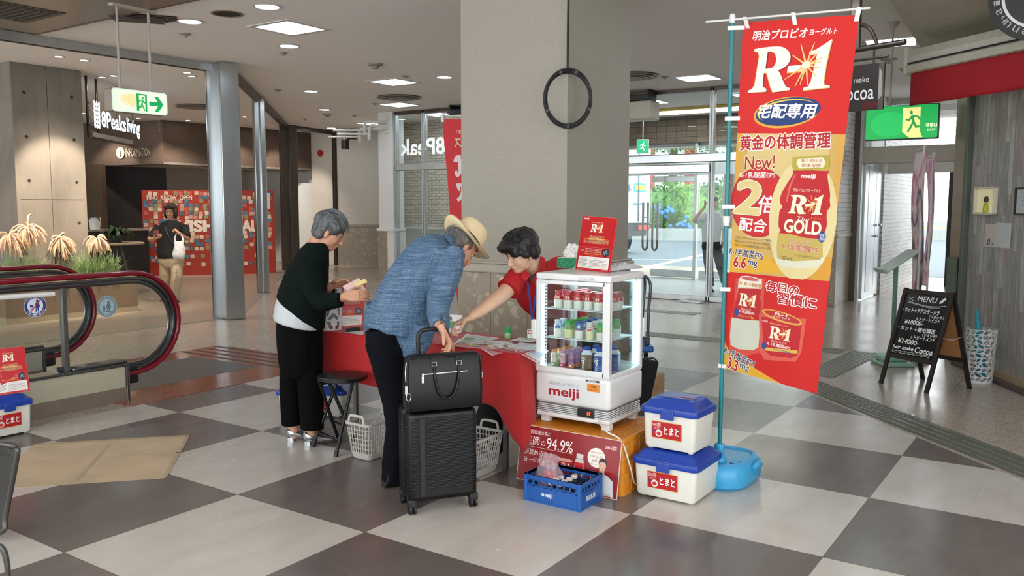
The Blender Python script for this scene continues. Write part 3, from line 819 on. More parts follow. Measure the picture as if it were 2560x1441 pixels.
# closing walls out of view
cw=mat('wall_far_cream','e6e1d8',.8,var=.02)
for nm,a_,b_,sd_ in(('wall_behind_camera',(-16.5,-6),(7.6,-6),-.1),('wall_right_far',(7.6,-6),(7.6,3.5),-.1)):  # unseen window bands added between sill and top to let sky light in
 wall(nm,a_,b_,0,.25,cw,sd_);wall(nm+'_top',a_,b_,3.1,CEIL,cw,sd_)
 L_=(V(*b_,0)-V(*a_,0));n_=max(1,int(L_.length/2.4));k_=L_.normalized();mb=MB()
 for i in range(n_+1):
  c_=V(*a_,0)+L_*i/n_;mb.box(c_+V(-.06,-.06,.25),c_+V(.06,.06,3.1))
 struct(mb.build('window_mullion',M['alu']))
wall('wall_left_far',(-16.5,-9),(-16.5,17),0,CEIL,cw,.1)
wall('wall_salon_back',(7.6,3.5),(3.0,9.0),0,CEIL,cw,-.1)
wall('wall_corridor_end',(-16.5,17),(-7.95,17),0,CEIL,cw,.1)
wall('wall_corridor_side',(-8.15,10.12),(-9.62,11.7),0,CEIL,cw,-.1);wall('wall_corridor_side_far',(-9.62,11.7),(-9.62,17),0,CEIL,cw,-.1)
# lobby
bC=G(405,300,CEIL);bR=G(777,333,CEIL);bL=G(205,309,CEIL)
ZB=2.36
def band(name,a,b):
 d=(b-a);d.z=0;d.normalize();n=V(-d.y,d.x,0);s=1 if n.dot(CAM-a)<0 else-1
 return wall(name,a,b,ZB,CEIL,M['brown'],.25,s)
band('wall_lobby_band_left',bL-(bC-bL),bC);band('wall_lobby_band_right',bC,bR)
mb=MB()
slab('ceiling_lobby_low',[(p.x,p.y)for p in(bL-(bC-bL),bC,bR,bR+FW*4,bC+FW*6-RT*2,bL-(bC-bL)+FW*5)],ZB,ZB+.05,mat('soffit_pale','bdb3a6',.8))
f3=lambda p:V(p.x,p.y,0)
q0=f3(bL-(bC-bL)+FW*.8);q1=f3(D(258,560,18.6));q1b=f3(D(262,560,19.6));q2=f3(D(420,560,20.2));q3=f3(D(612,560,21.5));q3b=f3(D(612,560,22.5));q4=f3(D(740,560,23.0));q5=f3(D(776,560,22.0))
def sw(name,a,b,m,z1=ZB,z0=0):
 d=(b-a).normalized();n=V(-d.y,d.x,0);s=1 if n.dot(CAM-a)<0 else-1
 return wall(name,a,b,z0,z1,m,.1,s)
sw('wall_lobby_shelf_side',q0,q1,mat('lobby_wood_side','4c3a2c',.5,var=.1,stretch=(1,1,.3)))
sw('wall_lobby_dark',q1b,q2,M['dark_brown']);sw('wall_lobby_taupe',q2,q3,M['taupe']);sw('wall_lobby_grey',q3b,q4,M['white_wall']);sw('wall_lobby_corner',q4,q5,M['white_wall'])
sw('wall_lobby_cream',f3(bR),f3(p4+V(0,.1,0)),M['cream'],CEIL)
mb=MB();dd=D(748,570,21.9);dn=(CAM-dd);dn.z=0;dn.normalize();dr=V(-dn.y,dn.x,0)
mb.prism([f3(dd)+dr*-.36,f3(dd)+dr*.36,f3(dd)+dr*.36+V(0,0,2.05),f3(dd)-dr*.36+V(0,0,2.05)],dn*.05)
struct(mb.build('door_7',M['white_wall']))
wv=f3(p4+V(0,.1,0))-f3(bR);wn_=V(wv.y,-wv.x,0).normalized();wn_=wn_ if wn_.dot(CAM-bR)>0 else-wn_;ap=PL(803,383,f3(bR),wn_);mb=MB();mb.sphere(ap+wn_*.05,(.06,.06,.085),14);mb.cyl(ap-wn_*.02,ap+wn_*.05,.075)
tag(mb.build('alarm_lamp',mat('alarm_red','b3121a',.35)),'red alarm lamp on the cream wall between the bronze posts','alarm lamp')
cA=f3(D(205,600,16.2));cB=f3(D(372,600,17.2))
d=(cB-cA).normalized();n=V(-d.y,d.x,0);n=n if n.dot(FW)>0 else-n
t_=thing('information_counter','dark wood counter with pale top behind the round side table in the lobby','counter',cA)
mb=MB();mb.prism([cA,cB,cB+n*.6,cA+n*.6],V(0,0,.98));setp(mb.build('counter_front',M['dark_brown']),t_)
mb=MB();mb.prism([cA-n*.04+V(0,0,.98),cB-n*.04+V(0,0,.98),cB+n*.62+V(0,0,.98),cA+n*.62+V(0,0,.98)],V(0,0,.035));setp(mb.build('counter_top',mat('counter_pale','9b8c79',.4)),t_)
d=(bC-bL);d.z=0;d.normalize();n=V(-d.y,d.x,0);n=n if n.dot(CAM-bL)>0 else-n
iL=PL(292,396,bL,n);iR=PL(377,372,bL,n);w=(iR-iL).dot(d)
cv=Canvas();hz=.235
cv.ell(.13,hz/2,.12,hz*.52,'d8c9b0');cv.text('i',.115,.03,.15,hz-.02,'6b523f',bold=.01);cv.text('INFORMATION',.29,.03,w,hz-.03,'d8c9b0',bold=.006)
sg=cv.put('information_lettering',lambda u,v,h:V(iL.x,iL.y,iL.z)+d*u+V(0,0,v)+n*(.02+h),eps=.002)
tag(sg,'INFORMATION lettering with round i symbol on the brown band','sign')
XC=-7.92
k0=AX(23,148,XC);k1=AX(197,168,XC)
mb=MB();mb.rbox((XC-.95,k0.y,0),(XC,k1.y+.03,CEIL),.012,2)
col_=struct(mb.build('column_concrete',M['concrete']))
mb=MB()
for px,py in((60,231),(179,243),(66,342),(185,350),(73,452),(192,456),(198,558)):
 p=AX(px,py,XC);mb.cyl(p+V(-.01,0,0),p+V(.002,0,0),.022,n=10)
mb.box((XC-.001,k0.y+.05,1.55),(XC+.001,k1.y-.02,1.56));mb.box((XC-.001,(k0.y+k1.y)/2,0),(XC+.0012,(k0.y+k1.y)/2+.006,CEIL))
setp(mb.build('tie_hole',mat('hole_dark','2b2723',.9)),col_)
plx=-7.50;y0=AX(17,823,plx).y;y1=AX(346,777,plx).y
t_=thing('planter_box','long brown panelled planter box with pale base in the lobby','planter',(plx-.9,(y0+y1)/2,0))
mb=MB()
mb.box((plx-.40,y0,.09),(plx-.04,y0+.04,.50));mb.box((plx-.04,y0,.09),(plx,y1,.50));mb.box((plx-.40,y1-.04,.09),(plx-.04,y1,.50));mb.box((plx-.40,y0+.04,.09),(plx-.37,y1-.04,.5))
setp(mb.build('box_panel',mat('planter_brown','7c6650',.6,var=.08,stretch=(1,1,5))),t_)
mb=MB();mb.box((plx-.40,y0,0),(plx-.005,y1-.005,.09));setp(mb.build('base',mat('planter_base','a08e74',.6)),t_)
mb=MB();mb.box((plx-.37,y0+.04,.3),(plx-.04,y1-.04,.44));setp(mb.build('soil',mat('soil','3a2d22',.95,var=.3,vs=30,bump=.6,bs=60)),t_)
rnd=random.Random(5)
def blade(mb,base,d,L,w,droop,m=0,seg=5):
 d=Vector(d).normalized();side=d.cross(V(0,0,1));side=side.normalized()if side.length>.05 else V(1,0,0)
 pv=[];p=Vector(base);dd=d.copy()
 for k in range(seg+1):
  ww=w*(1-(k/seg)**1.6)+.0006
  pv+=[p-side*ww,p+side*ww];dd=(dd+V(0,0,-droop*(k+1)/seg)).normalized();p=p+dd*(L/seg)
 mb.add(pv,[(2*i,2*i+1,2*i+3,2*i+2)for i in range(seg)],m,True)
mg=mat('ornamental_grass','8fa873',.55,var=.25,vs=5);mg2=mat('pink_plume','e0bc9d',.7,var=.12,vs=20)
mlime=mat('lime_leaf','9bb04a',.5,var=.2,vs=10);mdk=mat('dark_leaf','26401f',.45,var=.25,vs=8)
def grass(x,y,z,h,n,r,lab,tint=mg):
 t=thing('ornamental_grass',lab,'ornamental grass',(x,y,z),group=None)
 mb=MB()
 for i in range(n):
  a=rnd.uniform(0,2*PI);s=rnd.uniform(.05,.75)
  blade(mb,(x+rnd.gauss(0,r*.3),y+rnd.gauss(0,r*.3),z),(math.cos(a)*s,math.sin(a)*s,1),h*rnd.uniform(.6,1.1),.006,rnd.uniform(.1,.5))
 setp(mb.build('blades',tint,recalc=False),t);return t
def plume(px,py,d,r,n,t,base,up=(0,0,1),spread=1.0):
 c=D(px,py,d);mb=MB();mb.tube([base,(base+c)*.5+V(0,0,.08),c],.004,6,sub=4);setp(mb.build('stem',mg),t)
 mb=MB()
 for i in range(int(n*1.7)):
  dv=Vector((rnd.gauss(0,.5),rnd.gauss(0,1),rnd.gauss(0,1)*.9))*.8+V(0,.35,.12);dv.normalize();L=r*rnd.uniform(.45,1.0)
  P=[c];p=c.copy();q=dv.copy()
  for k in range(5):q=(q+V(0,.05,-.62)).normalized();p=p+q*L/4;P.append(p.copy())
  mb.tube(P,[.003,.008,.010,.010,.008,.003],5)
 setp(mb.build('plume',mg2),t)
XG=-7.72
for px,py,h,n,lab,pl in((25,640,.5,150,'green grass clump with drooping pink plume at far left of planter',[(22,590,.26,46)]),(75,640,.5,140,'green grass clump under the tallest pink plume beside the concrete column',[(70,572,.26,60)]),(205,660,.45,150,'grass clump with pink plume hanging in front of the concrete column',[(150,600,.24,64)]),(240,668,.5,190,'bright grass clump with pink plume at the right end of planter',[(243,598,.22,60)]),(278,668,.42,120,'small red-tipped grass clump at the right corner of planter',[])):
 p=AX(px,672,-7.66);p.z=.44
 t=grass(p.x,p.y,.44,h,n,.10,lab)
 for(qx,qy,r_,nn)in pl:plume(qx,qy,(p-CAM).dot(FW),r_,nn,t,p)
for i,(px,py,lab)in enumerate(((120,690,'low lime leafy plant seen through the escalator handrail loop'),(215,685,'low lime leafy plant at the front of planter'),(262,690,'low yellow-green leafy plant in the right corner of planter'),(160,692,'low lime leafy plant in the middle of planter front'))):
 p=AX(px,690,-7.62);p.z=.44;mb=MB()
 for k in range(70):
  a=rnd.uniform(0,2*PI);b=p+V(rnd.gauss(0,.04),rnd.gauss(0,.13),0)
  blade(mb,b,(math.cos(a),math.sin(a),rnd.uniform(.4,1.2)),rnd.uniform(.08,.16),.022,.8,seg=4)
 tag(mb.build('low_plant',mlime,recalc=False),lab,'plant')
p=f3(D(290,640,14.6));tt=thing('side_table','round pale-topped side table with thin metal leg holding a leafy plant','table',p)
mb=MB();mb.lathe([(.02,.815),(.44,.815),(.46,.83),(.46,.84),(.44,.85),(.02,.85)],40,p);setp(mb.build('table_top',mat('table_pale_wood','b59f82',.5)),tt)
for k in range(3):
 a=2*PI*k/3+.4;mb=MB();mb.cyl(p+V(.1*math.cos(a),.1*math.sin(a),.815),p+V(.3*math.cos(a),.3*math.sin(a),0),.016,.01,10);setp(mb.build('leg',mat('leg_dark_wood','4a3a2e')),tt)
pt=thing('potted_plant','dark green broad-leaved plant on the round side table','potted plant',p+V(0,0,.85))
mb=MB();mb.lathe([(.0,.851),(.10,.851),(.13,.98),(.115,.98),(.1,.93),(.0,.93)],20,p);setp(mb.build('pot',mat('pot_dark','2b2622')),pt)
mb=MB()
for k in range(60):
 a=rnd.uniform(0,2*PI);s=rnd.uniform(.3,1.3);blade(mb,p+V(0,0,.95),(math.cos(a)*s,math.sin(a)*s,1),rnd.uniform(.22,.42),.045,.75,seg=6)
setp(mb.build('leaves',mdk,recalc=False),pt)
p=D(237,558,16.4);p.z=1.015
ot=thing('orchid_pot','white pot with bare arching orchid stem on the lobby counter','potted plant',p)
mb=MB();mb.lathe([(0,1.015),(.085,1.015),(.115,1.25),(.1,1.25),(.0,1.2)],24,V(p.x,p.y,0));setp(mb.build('pot',M['white']),ot)
mb=MB()
for k in range(9):
 a=rnd.uniform(0,2*PI);blade(mb,V(p.x,p.y,1.2),(math.cos(a),math.sin(a),1.1),.3,.04,.9)
for s in(-1,.2):mb.tube([V(p.x,p.y,1.2),V(p.x,p.y,1.5)+RT*.05*s,V(p.x,p.y,1.72)-RT*.1*s,V(p.x,p.y,1.74)+RT*.2*s],.006,6,sub=4)
setp(mb.build('leaves',mdk,recalc=False),ot)
w0=G(372,690);w1=G(690,684);w0=G(362,691)
d=(w1-w0);d.z=0;L=d.length;d.normalize();n=V(-d.y,d.x,0);n=n if n.dot(CAM-w0)>0 else-n
bt=thing('wish_board','large red board covered with paper notes standing in the lobby','notice board',(w0+w1)/2)
HB=1.80
w0=V(w0.x,w0.y,0);mb=MB();mb.prism([w0,w0+d*L,w0+d*L+V(0,0,HB),w0+V(0,0,HB)],-n*.05)
setp(mb.build('panel',mat('board_red','a8321f',.55,var=.03)),bt)
cv=Canvas()
cv.text('WISH',.50,.93,1.42,1.16,'e8dccb',bold=.07);cv.text('WALL',1.70,.93,2.42,1.16,'e8dccb',bold=.07)
cv.text('notes and wishes',.12,HB-.29,.60,HB-.24,'d9bfa8',bold=.0)if False else None
setp(cv.put('board_lettering',lambda u,v,h:w0+d*u+V(0,0,v)+n*h,eps=.002),bt);cv=Canvas();cv.text('FIND  KNOW  OPEN',.10,HB-.20,.98,HB-.11,'e4d5c4',bold=.04);setp(cv.put('heading_lettering',lambda u,v,h:w0+d*u+V(0,0,v)+n*h,eps=.002),bt)
cols=['d9b9a0','4f7384','d79a8a','8f8f68','c6604f','dcc8a8','557f95','cf8f7c','e0cdb4','4d6f82']
note_m=[mat('note_paper_'+c,c,.7,var=.02)for c in cols]
rn=random.Random(11);protos=[]
nmesh=[]
for i in range(10):
 mb=MB();s=.040;mb.add([(-s,0,-s),(s,0,-s),(s*1.05,-.004,s*.9),(-s*.95,0,s),(-s,.002,-s),(s,.002,-s),(s*1.05,-.002,s*.9),(-s*.95,.002,s)],[(0,1,2,3),(7,6,5,4),(0,4,5,1),(1,5,6,2),(2,6,7,3),(3,7,4,0)]);nmesh.append(mb.mesh('paper_note',note_m[i]))
cnt=0;cell={}
az=math.atan2(d.y,d.x)
for row in range(20):
 for cc_ in range(26):
  if cnt>=100:pass
  u=.06+cc_*(L-.12)/25.5+rn.uniform(-.02,.02);v=HB-.07-row*.083+rn.uniform(-.015,.015)
  if v<.16:continue
  pr=.94 if v>.72 else(.62 if v>.5 else .22)
  if row==1 and u<1.0:continue
  if .90<v<1.22 and .66<u<2.5:continue
  if v<.95 and .8<u<1.5 and v>.86:pr=.4
  if rn.random()>pr*.86:continue
  p=w0+d*u+V(0,0,v)+n*(.004+.001*rn.random())
  o=bpy.data.objects.new('paper_note',nmesh[rn.randrange(10)]);COL.objects.link(o)
  o.rotation_euler=(0,rn.uniform(-.2,.2),az if n.dot(V(-math.sin(az),math.cos(az),0))<0 else az+PI);o.location=p
  o.parent=bt;o.matrix_parent_inverse=Matrix.Translation(-bt.location);cell[cnt]=o;cnt+=1
NOTES=cnt
if cnt>100:
 objs=[cell[i]for i in range(cnt)];rn.shuffle(objs);rest=objs[100:]
 mb=MB();mi={}
 for o in rest:
  M_=Matrix.LocRotScale(o.location,o.rotation_euler,None);me=o.data;k=nmesh.index(me)
  mb.add([M_@v.co for v in me.vertices],[tuple(p.vertices)for p in me.polygons],k)
  bpy.data.objects.remove(o)
 o=mb.build('paper_notes',note_m);setp(o,bt);o['kind']='stuff'
mb=MB();pp=w0+d*(L-.22)+V(0,0,1.58)+n*.006;mb.prism([pp-d*.11-V(0,0,.17),pp+d*.13-V(0,0,.17),pp+d*.13+V(0,0,.17),pp-d*.11+V(0,0,.17)],n*.003);setp(mb.build('sheet',mat('paper_white','e2dcd2')),bt)
sx0,sx1=D(222,300,12.3),D(343,330,14.2)
sa=V(sx0.x,sx0.y,0);sb=V(sx1.x,sx1.y,0);d=(sb-sa);LS=d.length;d.normalize();n=V(-d.y,d.x,0);n=n if n.dot(CAM-sa)>0 else-n
st=thing('hanging_shop_sign','suspended lit white sign 8Peaks living with leafy emblem in the lobby','hanging sign',(sa+sb)/2+V(0,0,CEIL))
zt,zb=D(222,262,13.3).z,D(342,346,11.9).z
cv=Canvas(emit=2.6);z_=lambda px,py,dd:D(px,py,dd).z
zA=z_(248,312,13.0);hA=z_(248,275,13.0)-zA
cv.text('8',LS*.19,0,LS*.27,.22,'dceaf6',bold=.03);cv.text('Peaks',LS*.29,-.0,LS*.68,.22,'dceaf6',bold=.03);cv.text('living',LS*.71,-.06,LS*1.0,.22,'dceaf6',bold=.03)
for r_ in range(6):
 z0_=-.03+r_*.062
 for s in(-1,1):cv.poly([(LS*.10,z0_),(LS*.10+s*.08,z0_+.07),(LS*.10+s*.11,z0_+.05),(LS*.10+s*.10,z0_-.01)],'dceaf6',False)
 cv.poly([(LS*.10-.03,z0_+.02),(LS*.10,z0_+.075),(LS*.10+.03,z0_+.02),(LS*.10,z0_-.02)],'dceaf6',False)
zl=D(250,312,12.4).z
setp(cv.put('sign_lettering',lambda u,v,h:sa+d*u+V(0,0,zl+v)+n*(.04+h)),st)
mb=MB()
for u in(-.02,.16):mb.tube([sa+d*LS*u*1+V(0,0,CEIL),sa+d*LS*u+V(0,0,zl-.19)],.018,8)
mb.tube([sa-d*.02*LS+V(0,0,zl-.19),sa+d*LS*.85+V(0,0,zl-.19)],.014,8)
for k in range(5):mb.tube([sa-d*.02*LS+V(0,0,zl-.1+.1*k),sa+d*LS*.16+V(0,0,zl-.1+.1*k)],.01,6)
for u in(.55,.9):mb.tube([sa+d*LS*u+V(0,0,CEIL),sa+d*LS*u+V(0,0,zl)],.008,6)
setp(mb.build('frame',M['steel_dark']),st)
mb=MB();mb.prism([sa+d*LS*.05+V(0,0,zl-.17),sa+d*LS*.86+V(0,0,zl-.17),sa+d*LS*.86+V(0,0,zl-.105),sa+d*LS*.05+V(0,0,zl-.105)],n*.02);setp(mb.build('name_strip',mat('strip_pale','b9b2a6',.5)),st)
# exit sign with arrow, on two rods
def running_man(cv,x0,y0,x1,y1,c,inv=False):
 f=lambda x,y:((x1-(x1-x0)*x)if inv else(x0+(x1-x0)*x),y0+(y1-y0)*y)
 cv.ell(*f(.60,.86),abs(x1-x0)*.085,abs(y1-y0)*.085,c,16)
 for i,P in enumerate((((.45,.76),(.60,.76),(.56,.45),(.38,.42)),((.47,.75),(.44,.68),(.22,.62),(.10,.50),(.03,.56),(.17,.70)),((.58,.74),(.74,.60),(.92,.62),(.92,.54),(.70,.50),(.54,.62)),((.40,.46),(.54,.46),(.66,.28),(.82,.06),(.72,.02),(.55,.22)),((.38,.47),(.48,.40),(.34,.20),(.05,.22),(.05,.30),(.28,.31)))):cv.poly([f(*p)for p in P],c,i==0)
eA=D(279,247,7.7);eB=D(418,262,8.14)
a=V(eA.x,eA.y,0);b=V(eB.x,eB.y,0);d=b-a;LE=d.length;d.normalize();n=V(-d.y,d.x,0);n=n if n.dot(CAM-a)>0 else-n
z1_,z0_=D(279,218,7.7).z,D(279,277,7.7).z
et=thing('exit_sign','hanging white emergency exit sign with green arrow above the escalator','exit sign',(a+b)/2+V(0,0,CEIL))
Mx=Matrix((d,n,V(0,0,1))).transposed().to_4x4();Mx.translation=a
mb=MB();mb.rbox((0,-.13,z0_),(LE,0,z1_),.015,3,0,Mx);setp(mb.build('case',mat('sign_case','8d8375',.45)),et)
cv=Canvas(emit=.5);hh=z1_-z0_
cv.rrect(0,0,LE,hh,.03,'cfdccf');cv.rrect(.012,.012,LE-.012,hh-.012,.025,'e3ecd8')
cv.ell(LE*.35,hh*.55,LE*.22,hh*.3,'efe3b8');cv.ell(LE*.33,hh*.58,LE*.15,hh*.2,'f3dba0')
cv.rect(LE*.43,hh*.1,LE*.62,hh*.86,'16a055');cv.rect(LE*.475,hh*.1,LE*.585,hh*.80,'e3ecc8');running_man(cv,LE*.45,hh*.1,LE*.61,hh*.78,'16a055')
cv.poly([(LE*.66,hh*.38),(LE*.82,hh*.38),(LE*.755,hh*.14),(LE*.83,hh*.14),(LE*.925,hh*.47),(LE*.83,hh*.80),(LE*.755,hh*.80),(LE*.82,hh*.56),(LE*.66,hh*.56)],'16a055')
cv.text('非常口',LE*.33,hh*.28,LE*.41,hh*.35,'9aa48c');cv.text('EXIT',LE*.35,hh*.2,LE*.4,hh*.25,'9aa48c')
setp(cv.put('sign_face',lambda u,v,h:a+d*u+V(0,0,z0_+v)+n*(.001+h),eps=.0006),et)
mb=MB()
for u in(.22,.78):mb.cyl(a+d*LE*u-n*.065+V(0,0,z1_),a+d*LE*u-n*.065+V(0,0,CEIL-.02),.011,n=10)
mb.rbox((LE*.1,-.11,CEIL-.05),(LE*.92,-.02,CEIL),.02,3,0,Mx);mb.cyl(a+d*LE*.9-n*.06+V(0,0,z0_),a+d*LE*.9-n*.06+V(0,0,z0_-.14),.002,n=6)
setp(mb.build('hanger',mat('hanger_beige','b0a79b',.5)),et)
# lamps in the ceiling
def emis(name,c,s):
 if name in MATS:return MATS[name]
 m=bpy.data.materials.new(name);t=NT(m);t.n.remove(t.b);e=t.new('ShaderNodeEmission')
 e.inputs[0].default_value=lin(c)+(1,);e.inputs[1].default_value=s;t.link(e.outputs[0],t.n['Material Output'].inputs[0]);MATS[name]=m;return m
e_sq=emis('lamp_panel','e8f4ff',LAMP);e_rd=emis('lamp_round','eaf5ff',SPOT);e_warm=emis('lamp_warm','ffe2b8',12)
fr_m=mat('lamp_frame_white','cfccc6',.5)
sq=thing('ceiling_light_panel','square recessed light panel nearest the camera, above the escalator end','ceiling light',(0,0,CEIL))
mb=MB()
for a,b in(((-.30,-.30),(.30,-.245)),((-.30,.245),(.30,.30)),((-.30,-.245),(-.245,.245)),((.245,-.245),(.30,.245))):mb.box((*a,-.008),(*b,.004))
part(mb,'frame',fr_m,sq)
mb=MB();mb.add([(-.245,-.245,-.001),(-.245,.245,-.001),(.245,.245,-.001),(.245,-.245,-.001)],[(0,1,2,3)]);
o=mb.mesh('diffuser',e_sq);do=bpy.data.objects.new('diffuser',o);COL.objects.link(do);do.parent=sq
mb=MB()
for k in(-.08,.08):mb.box((k-.004,-.245,-.012),(k+.004,.245,-.0015))
mb.box((-.245,-.004,-.012),(.245,.004,-.0015));part(mb,'baffle',mat('baffle_blue_white','b9cfe0',.3),sq)
pos=[((-3.36,3.39),None),((G(985,205,3.3).x,G(985,205,3.3).y),'square recessed light panel above the walkway left of the pillar'),((G(998,262,3.3).x,G(998,262,3.3).y),'square recessed light panel beyond the round ceiling diffuser'),((G(1745,195,3.3).x,G(1745,195,3.3).y),'square recessed light panel in front of the street doors'),((-.6,-.4),'square recessed light panel above the table, out of view'),((2.6,-3.2),'square recessed light panel behind the viewer'),((-2.4,-4.4),'square recessed light panel over the near left floor'),((1.6,4.2),'square recessed light panel right of the pillar, overhead'),((3.5,2.9),'square recessed light panel overhead between banner and salon wall'),((5.2,-.8),'square recessed light panel over the near right floor'),((5.8,-4.6),'square recessed light panel far behind the viewer'),((-4.4,7.4-.5+2.1),'square recessed light panel near the glass front'),((-5.5,-5.5),'square recessed light panel over the escalator'),((-9.8,11.4),'square recessed light panel in the far corridor')]  # panel overhead between banner and salon wall is added to brighten the pillar
lob=None
for i,((x,y),lab)in enumerate(pos):
 if i==0:sq.location=(x,y,CEIL)
 else:dup(sq,(x,y,CEIL),0,lab)
lr=G(2228,105,CEIL);o=dup(sq,(lr.x,lr.y,CEIL-.005),R(8),'recessed light panel at upper right beside the salon fascia')
rd=thing('downlight','round recessed downlight near the top edge right of the dark vent','downlight',(0,0,CEIL))
mb=MB();mb.lathe([(.105,.002),(.128,-.004),(.13,-.009),(.112,-.010),(.103,-.004)],32,cap=False);part(mb,'trim_ring',fr_m,rd)
mb=MB();mb.add([(.103*math.cos(2*PI*k/28),-.103*math.sin(2*PI*k/28),-.003)for k in range(28)],[tuple(range(28))]);o=bpy.data.objects.new('lens',mb.mesh('lens',e_rd));COL.objects.link(o);o.parent=rd
dl=[((668,16),None),((475,53),'round recessed downlight left of the dark ceiling hole'),((722,115),'round recessed downlight below the nearest square panel'),((1111,193),'round recessed downlight just left of the pillar'),((777,228),'round recessed downlight above the steel posts'),((812,274),'round recessed downlight beside the far smoke detector'),((828,320),'smallest round downlight by the far bronze post')]
for i,((px,py),lab)in enumerate(dl):
 g=G(px,py,CEIL)
 if i==0:rd.location=g
 else:dup(rd,g,0,lab)
for x,y,w_ in((1.8,-1.2,'nearest overhead, before the stool'),(-.5,-2.4,'overhead at the near left'),(4,-4,'overhead behind the viewer'),(3.4,1.6,'overhead right of the blue base'),(-1.4,6.2,'hidden behind the left of the pillar'),(0.4,6.6,'hidden behind the right of the pillar'),(-3.0,-1.0,'overhead beside the escalator')):
 dup(rd,(x,y,CEIL),0,'round recessed downlight '+w_,'overhead downlights outside the frame')
def spot(p,tgt,power,ang,col=(1,.80,.58),blend=.6,rad=.04,nm='lobby_spot'):
 l=bpy.data.lights.new(nm,'SPOT');l.energy=power;l.spot_size=R(ang);l.spot_blend=blend;l.color=col;l.shadow_soft_size=rad
 o=bpy.data.objects.new(nm,l);COL.objects.link(o);o.location=p
 o.rotation_euler=(Vector(tgt)-Vector(p)).to_track_quat('-Z','Y').to_euler();return o
ld=thing('lobby_downlight','small bright downlight in the lobby ceiling above the hanging sign','downlight',(0,0,CEIL))
mb=MB();mb.lathe([(.05,.0),(.07,-.004),(.07,-.008),(.05,-.008)],20,cap=False);part(mb,'trim_ring',fr_m,ld)
mb=MB();mb.add([(.05*math.cos(2*PI*k/16),-.05*math.sin(2*PI*k/16),-.003)for k in range(16)],[tuple(range(16))]);o=bpy.data.objects.new('lens',mb.mesh('lens',emis('lamp_lobby','fff0dc',40)));COL.objects.link(o);o.parent=ld
for i,(px,py,lab)in enumerate(((148,141,'small lobby downlight leftmost, above the concrete column'),(211,150,'small lobby downlight right of the concrete column top'),(255,193,'small lobby downlight behind the left sign rod'),(284,189,'small lobby downlight between the sign rods'),(467,181,'small lobby downlight left of the steel column'),(479,190,'small lobby downlight just behind another left of the steel column'),(346,296,'small lobby downlight above the INFORMATION band'),(470,301,'small lobby downlight above the right brown band'),(207,283,'small lobby downlight beside the hanging sign frame'),(612,292,'small lobby downlight seen between column and second post'),(659,317,'small lobby downlight over the wish board end'),(741,323,'pinkish lobby downlight by the bronze post'))):
 g=G(px,py,CEIL)
 if i==0:ld.location=g;ld['label']=lab
 else:dup(ld,g,0,lab)
for px,dd_ in((235,18.25),(378,17.7),(448,17.95),(600,19.4),(700,20.2)):
 t2=D(px,310,dd_);t2.z=0;spot(t2+V(0,0,CEIL-.03),t2+FW*.5+V(0,0,2.3),110,78,(1,.88,.76),nm='wall_washer')
pc=V(XC+1.25,(k0.y+k1.y)/2,CEIL-.05)
spot(pc,V(XC-.1,(k0.y+k1.y)/2+.1,1.1),380,50,(1,.84,.68),.45,nm='planter_spot');spot(pc+V(.1,-.9,0),V(XC,k0.y-.4,.7),150,50,(1,.80,.60),nm='planter_spot');spot(pc+V(.1,.9,0),V(XC+.1,k1.y+.45,.7),200,50,(1,.80,.60),nm='planter_spot')
for(px,py)in((330,730),(560,760),(480,700),(230,800),(620,700),(150,860)):
 g=G(px,py);spot(V(g.x,g.y,CEIL-.03),V(g.x,g.y,0),85,110,(1,.88,.74),.8,.06)
for x,y,w_ in((1.5,12.3,'nearest'),(1.5,14.4,'middle'),(1.5,16.0,'farthest')):dup(sq,(x,y,CEIL),0,w_+' square light panel in the passage ceiling','passage light panels')  # passage panels are added, standing in for daylight
for x,y,w_ in((-7.4,10.75,'leftmost, before the brick wall'),(-6.3,10.8,'before the brick wall, behind the red banner'),(-5.2,10.8,'hidden by the pillar'),(-3.0,11.2,'above the glass doors'),(-1.2,11.2,'above the person on the phone')):  # panels before the brick wall are added to brighten it
 dup(sq,(x,y,CEIL),0,'square vestibule light panel '+w_,'vestibule light panels')
vl=thing('cove_light','long yellow-edged light cove in the vestibule ceiling','ceiling light',(-2.2,12.6,CEIL))
mb=MB();mb.box((-4.4,12.2,CEIL-.05),(-.2,12.95,CEIL-.005));setp(mb.build('frame',mat('cove_yellow','d8b45a',.5)),vl)
mb=MB();mb.add([(-4.3,12.28,CEIL-.052),(-4.3,12.88,CEIL-.052),(-.3,12.88,CEIL-.052),(-.3,12.28,CEIL-.052)],[(0,1,2,3)]);setp(mb.build('diffuser',emis('lamp_cove','fff6dc',7),recalc=False),vl)
def disc(name,lab,cat,px,py,prof,m,n=28):
 g=G(px,py,CEIL);mb=MB();mb.lathe(prof,n,(g.x,g.y,CEIL));return tag(mb.build(name,m),lab,cat)
m_fit=mat('fitting_grey','8f8a82',.5);m_hole=mat('ceiling_hole','2e2417',.9)
g=G(568,34,CEIL);ht=thing('ceiling_opening','dark round opening with tan rim in the ceiling at upper left','ceiling vent',g)
mb=MB();mb.lathe([(.001,-.002),(.125,-.002),(.125,-.0035),(.001,-.0035)],32,g);setp(mb.build('hole',m_hole),ht)
mb=MB();mb.lathe([(.125,-.001),(.125,-.006),(.148,-.006),(.150,-.001)],32,g,cap=False);setp(mb.build('rim',mat('rim_tan','8a7350',.6)),ht)
g=G(998,242,CEIL);vt=thing('round_air_diffuser','large round grey air diffuser between two square light panels','air vent',g)
mb=MB()
for r0,z in((.33,-.01),(.26,-.022),(.19,-.03),(.12,-.034)):mb.lathe([(r0,0),(r0+.045,z-.012),(r0+.03,z-.018),(r0-.02,z)],36,g,cap=False)
mb.lathe([(.001,-.04),(.09,-.04),(.1,-.02),(.001,-.02)],28,g);setp(mb.build('vanes',m_fit),vt)
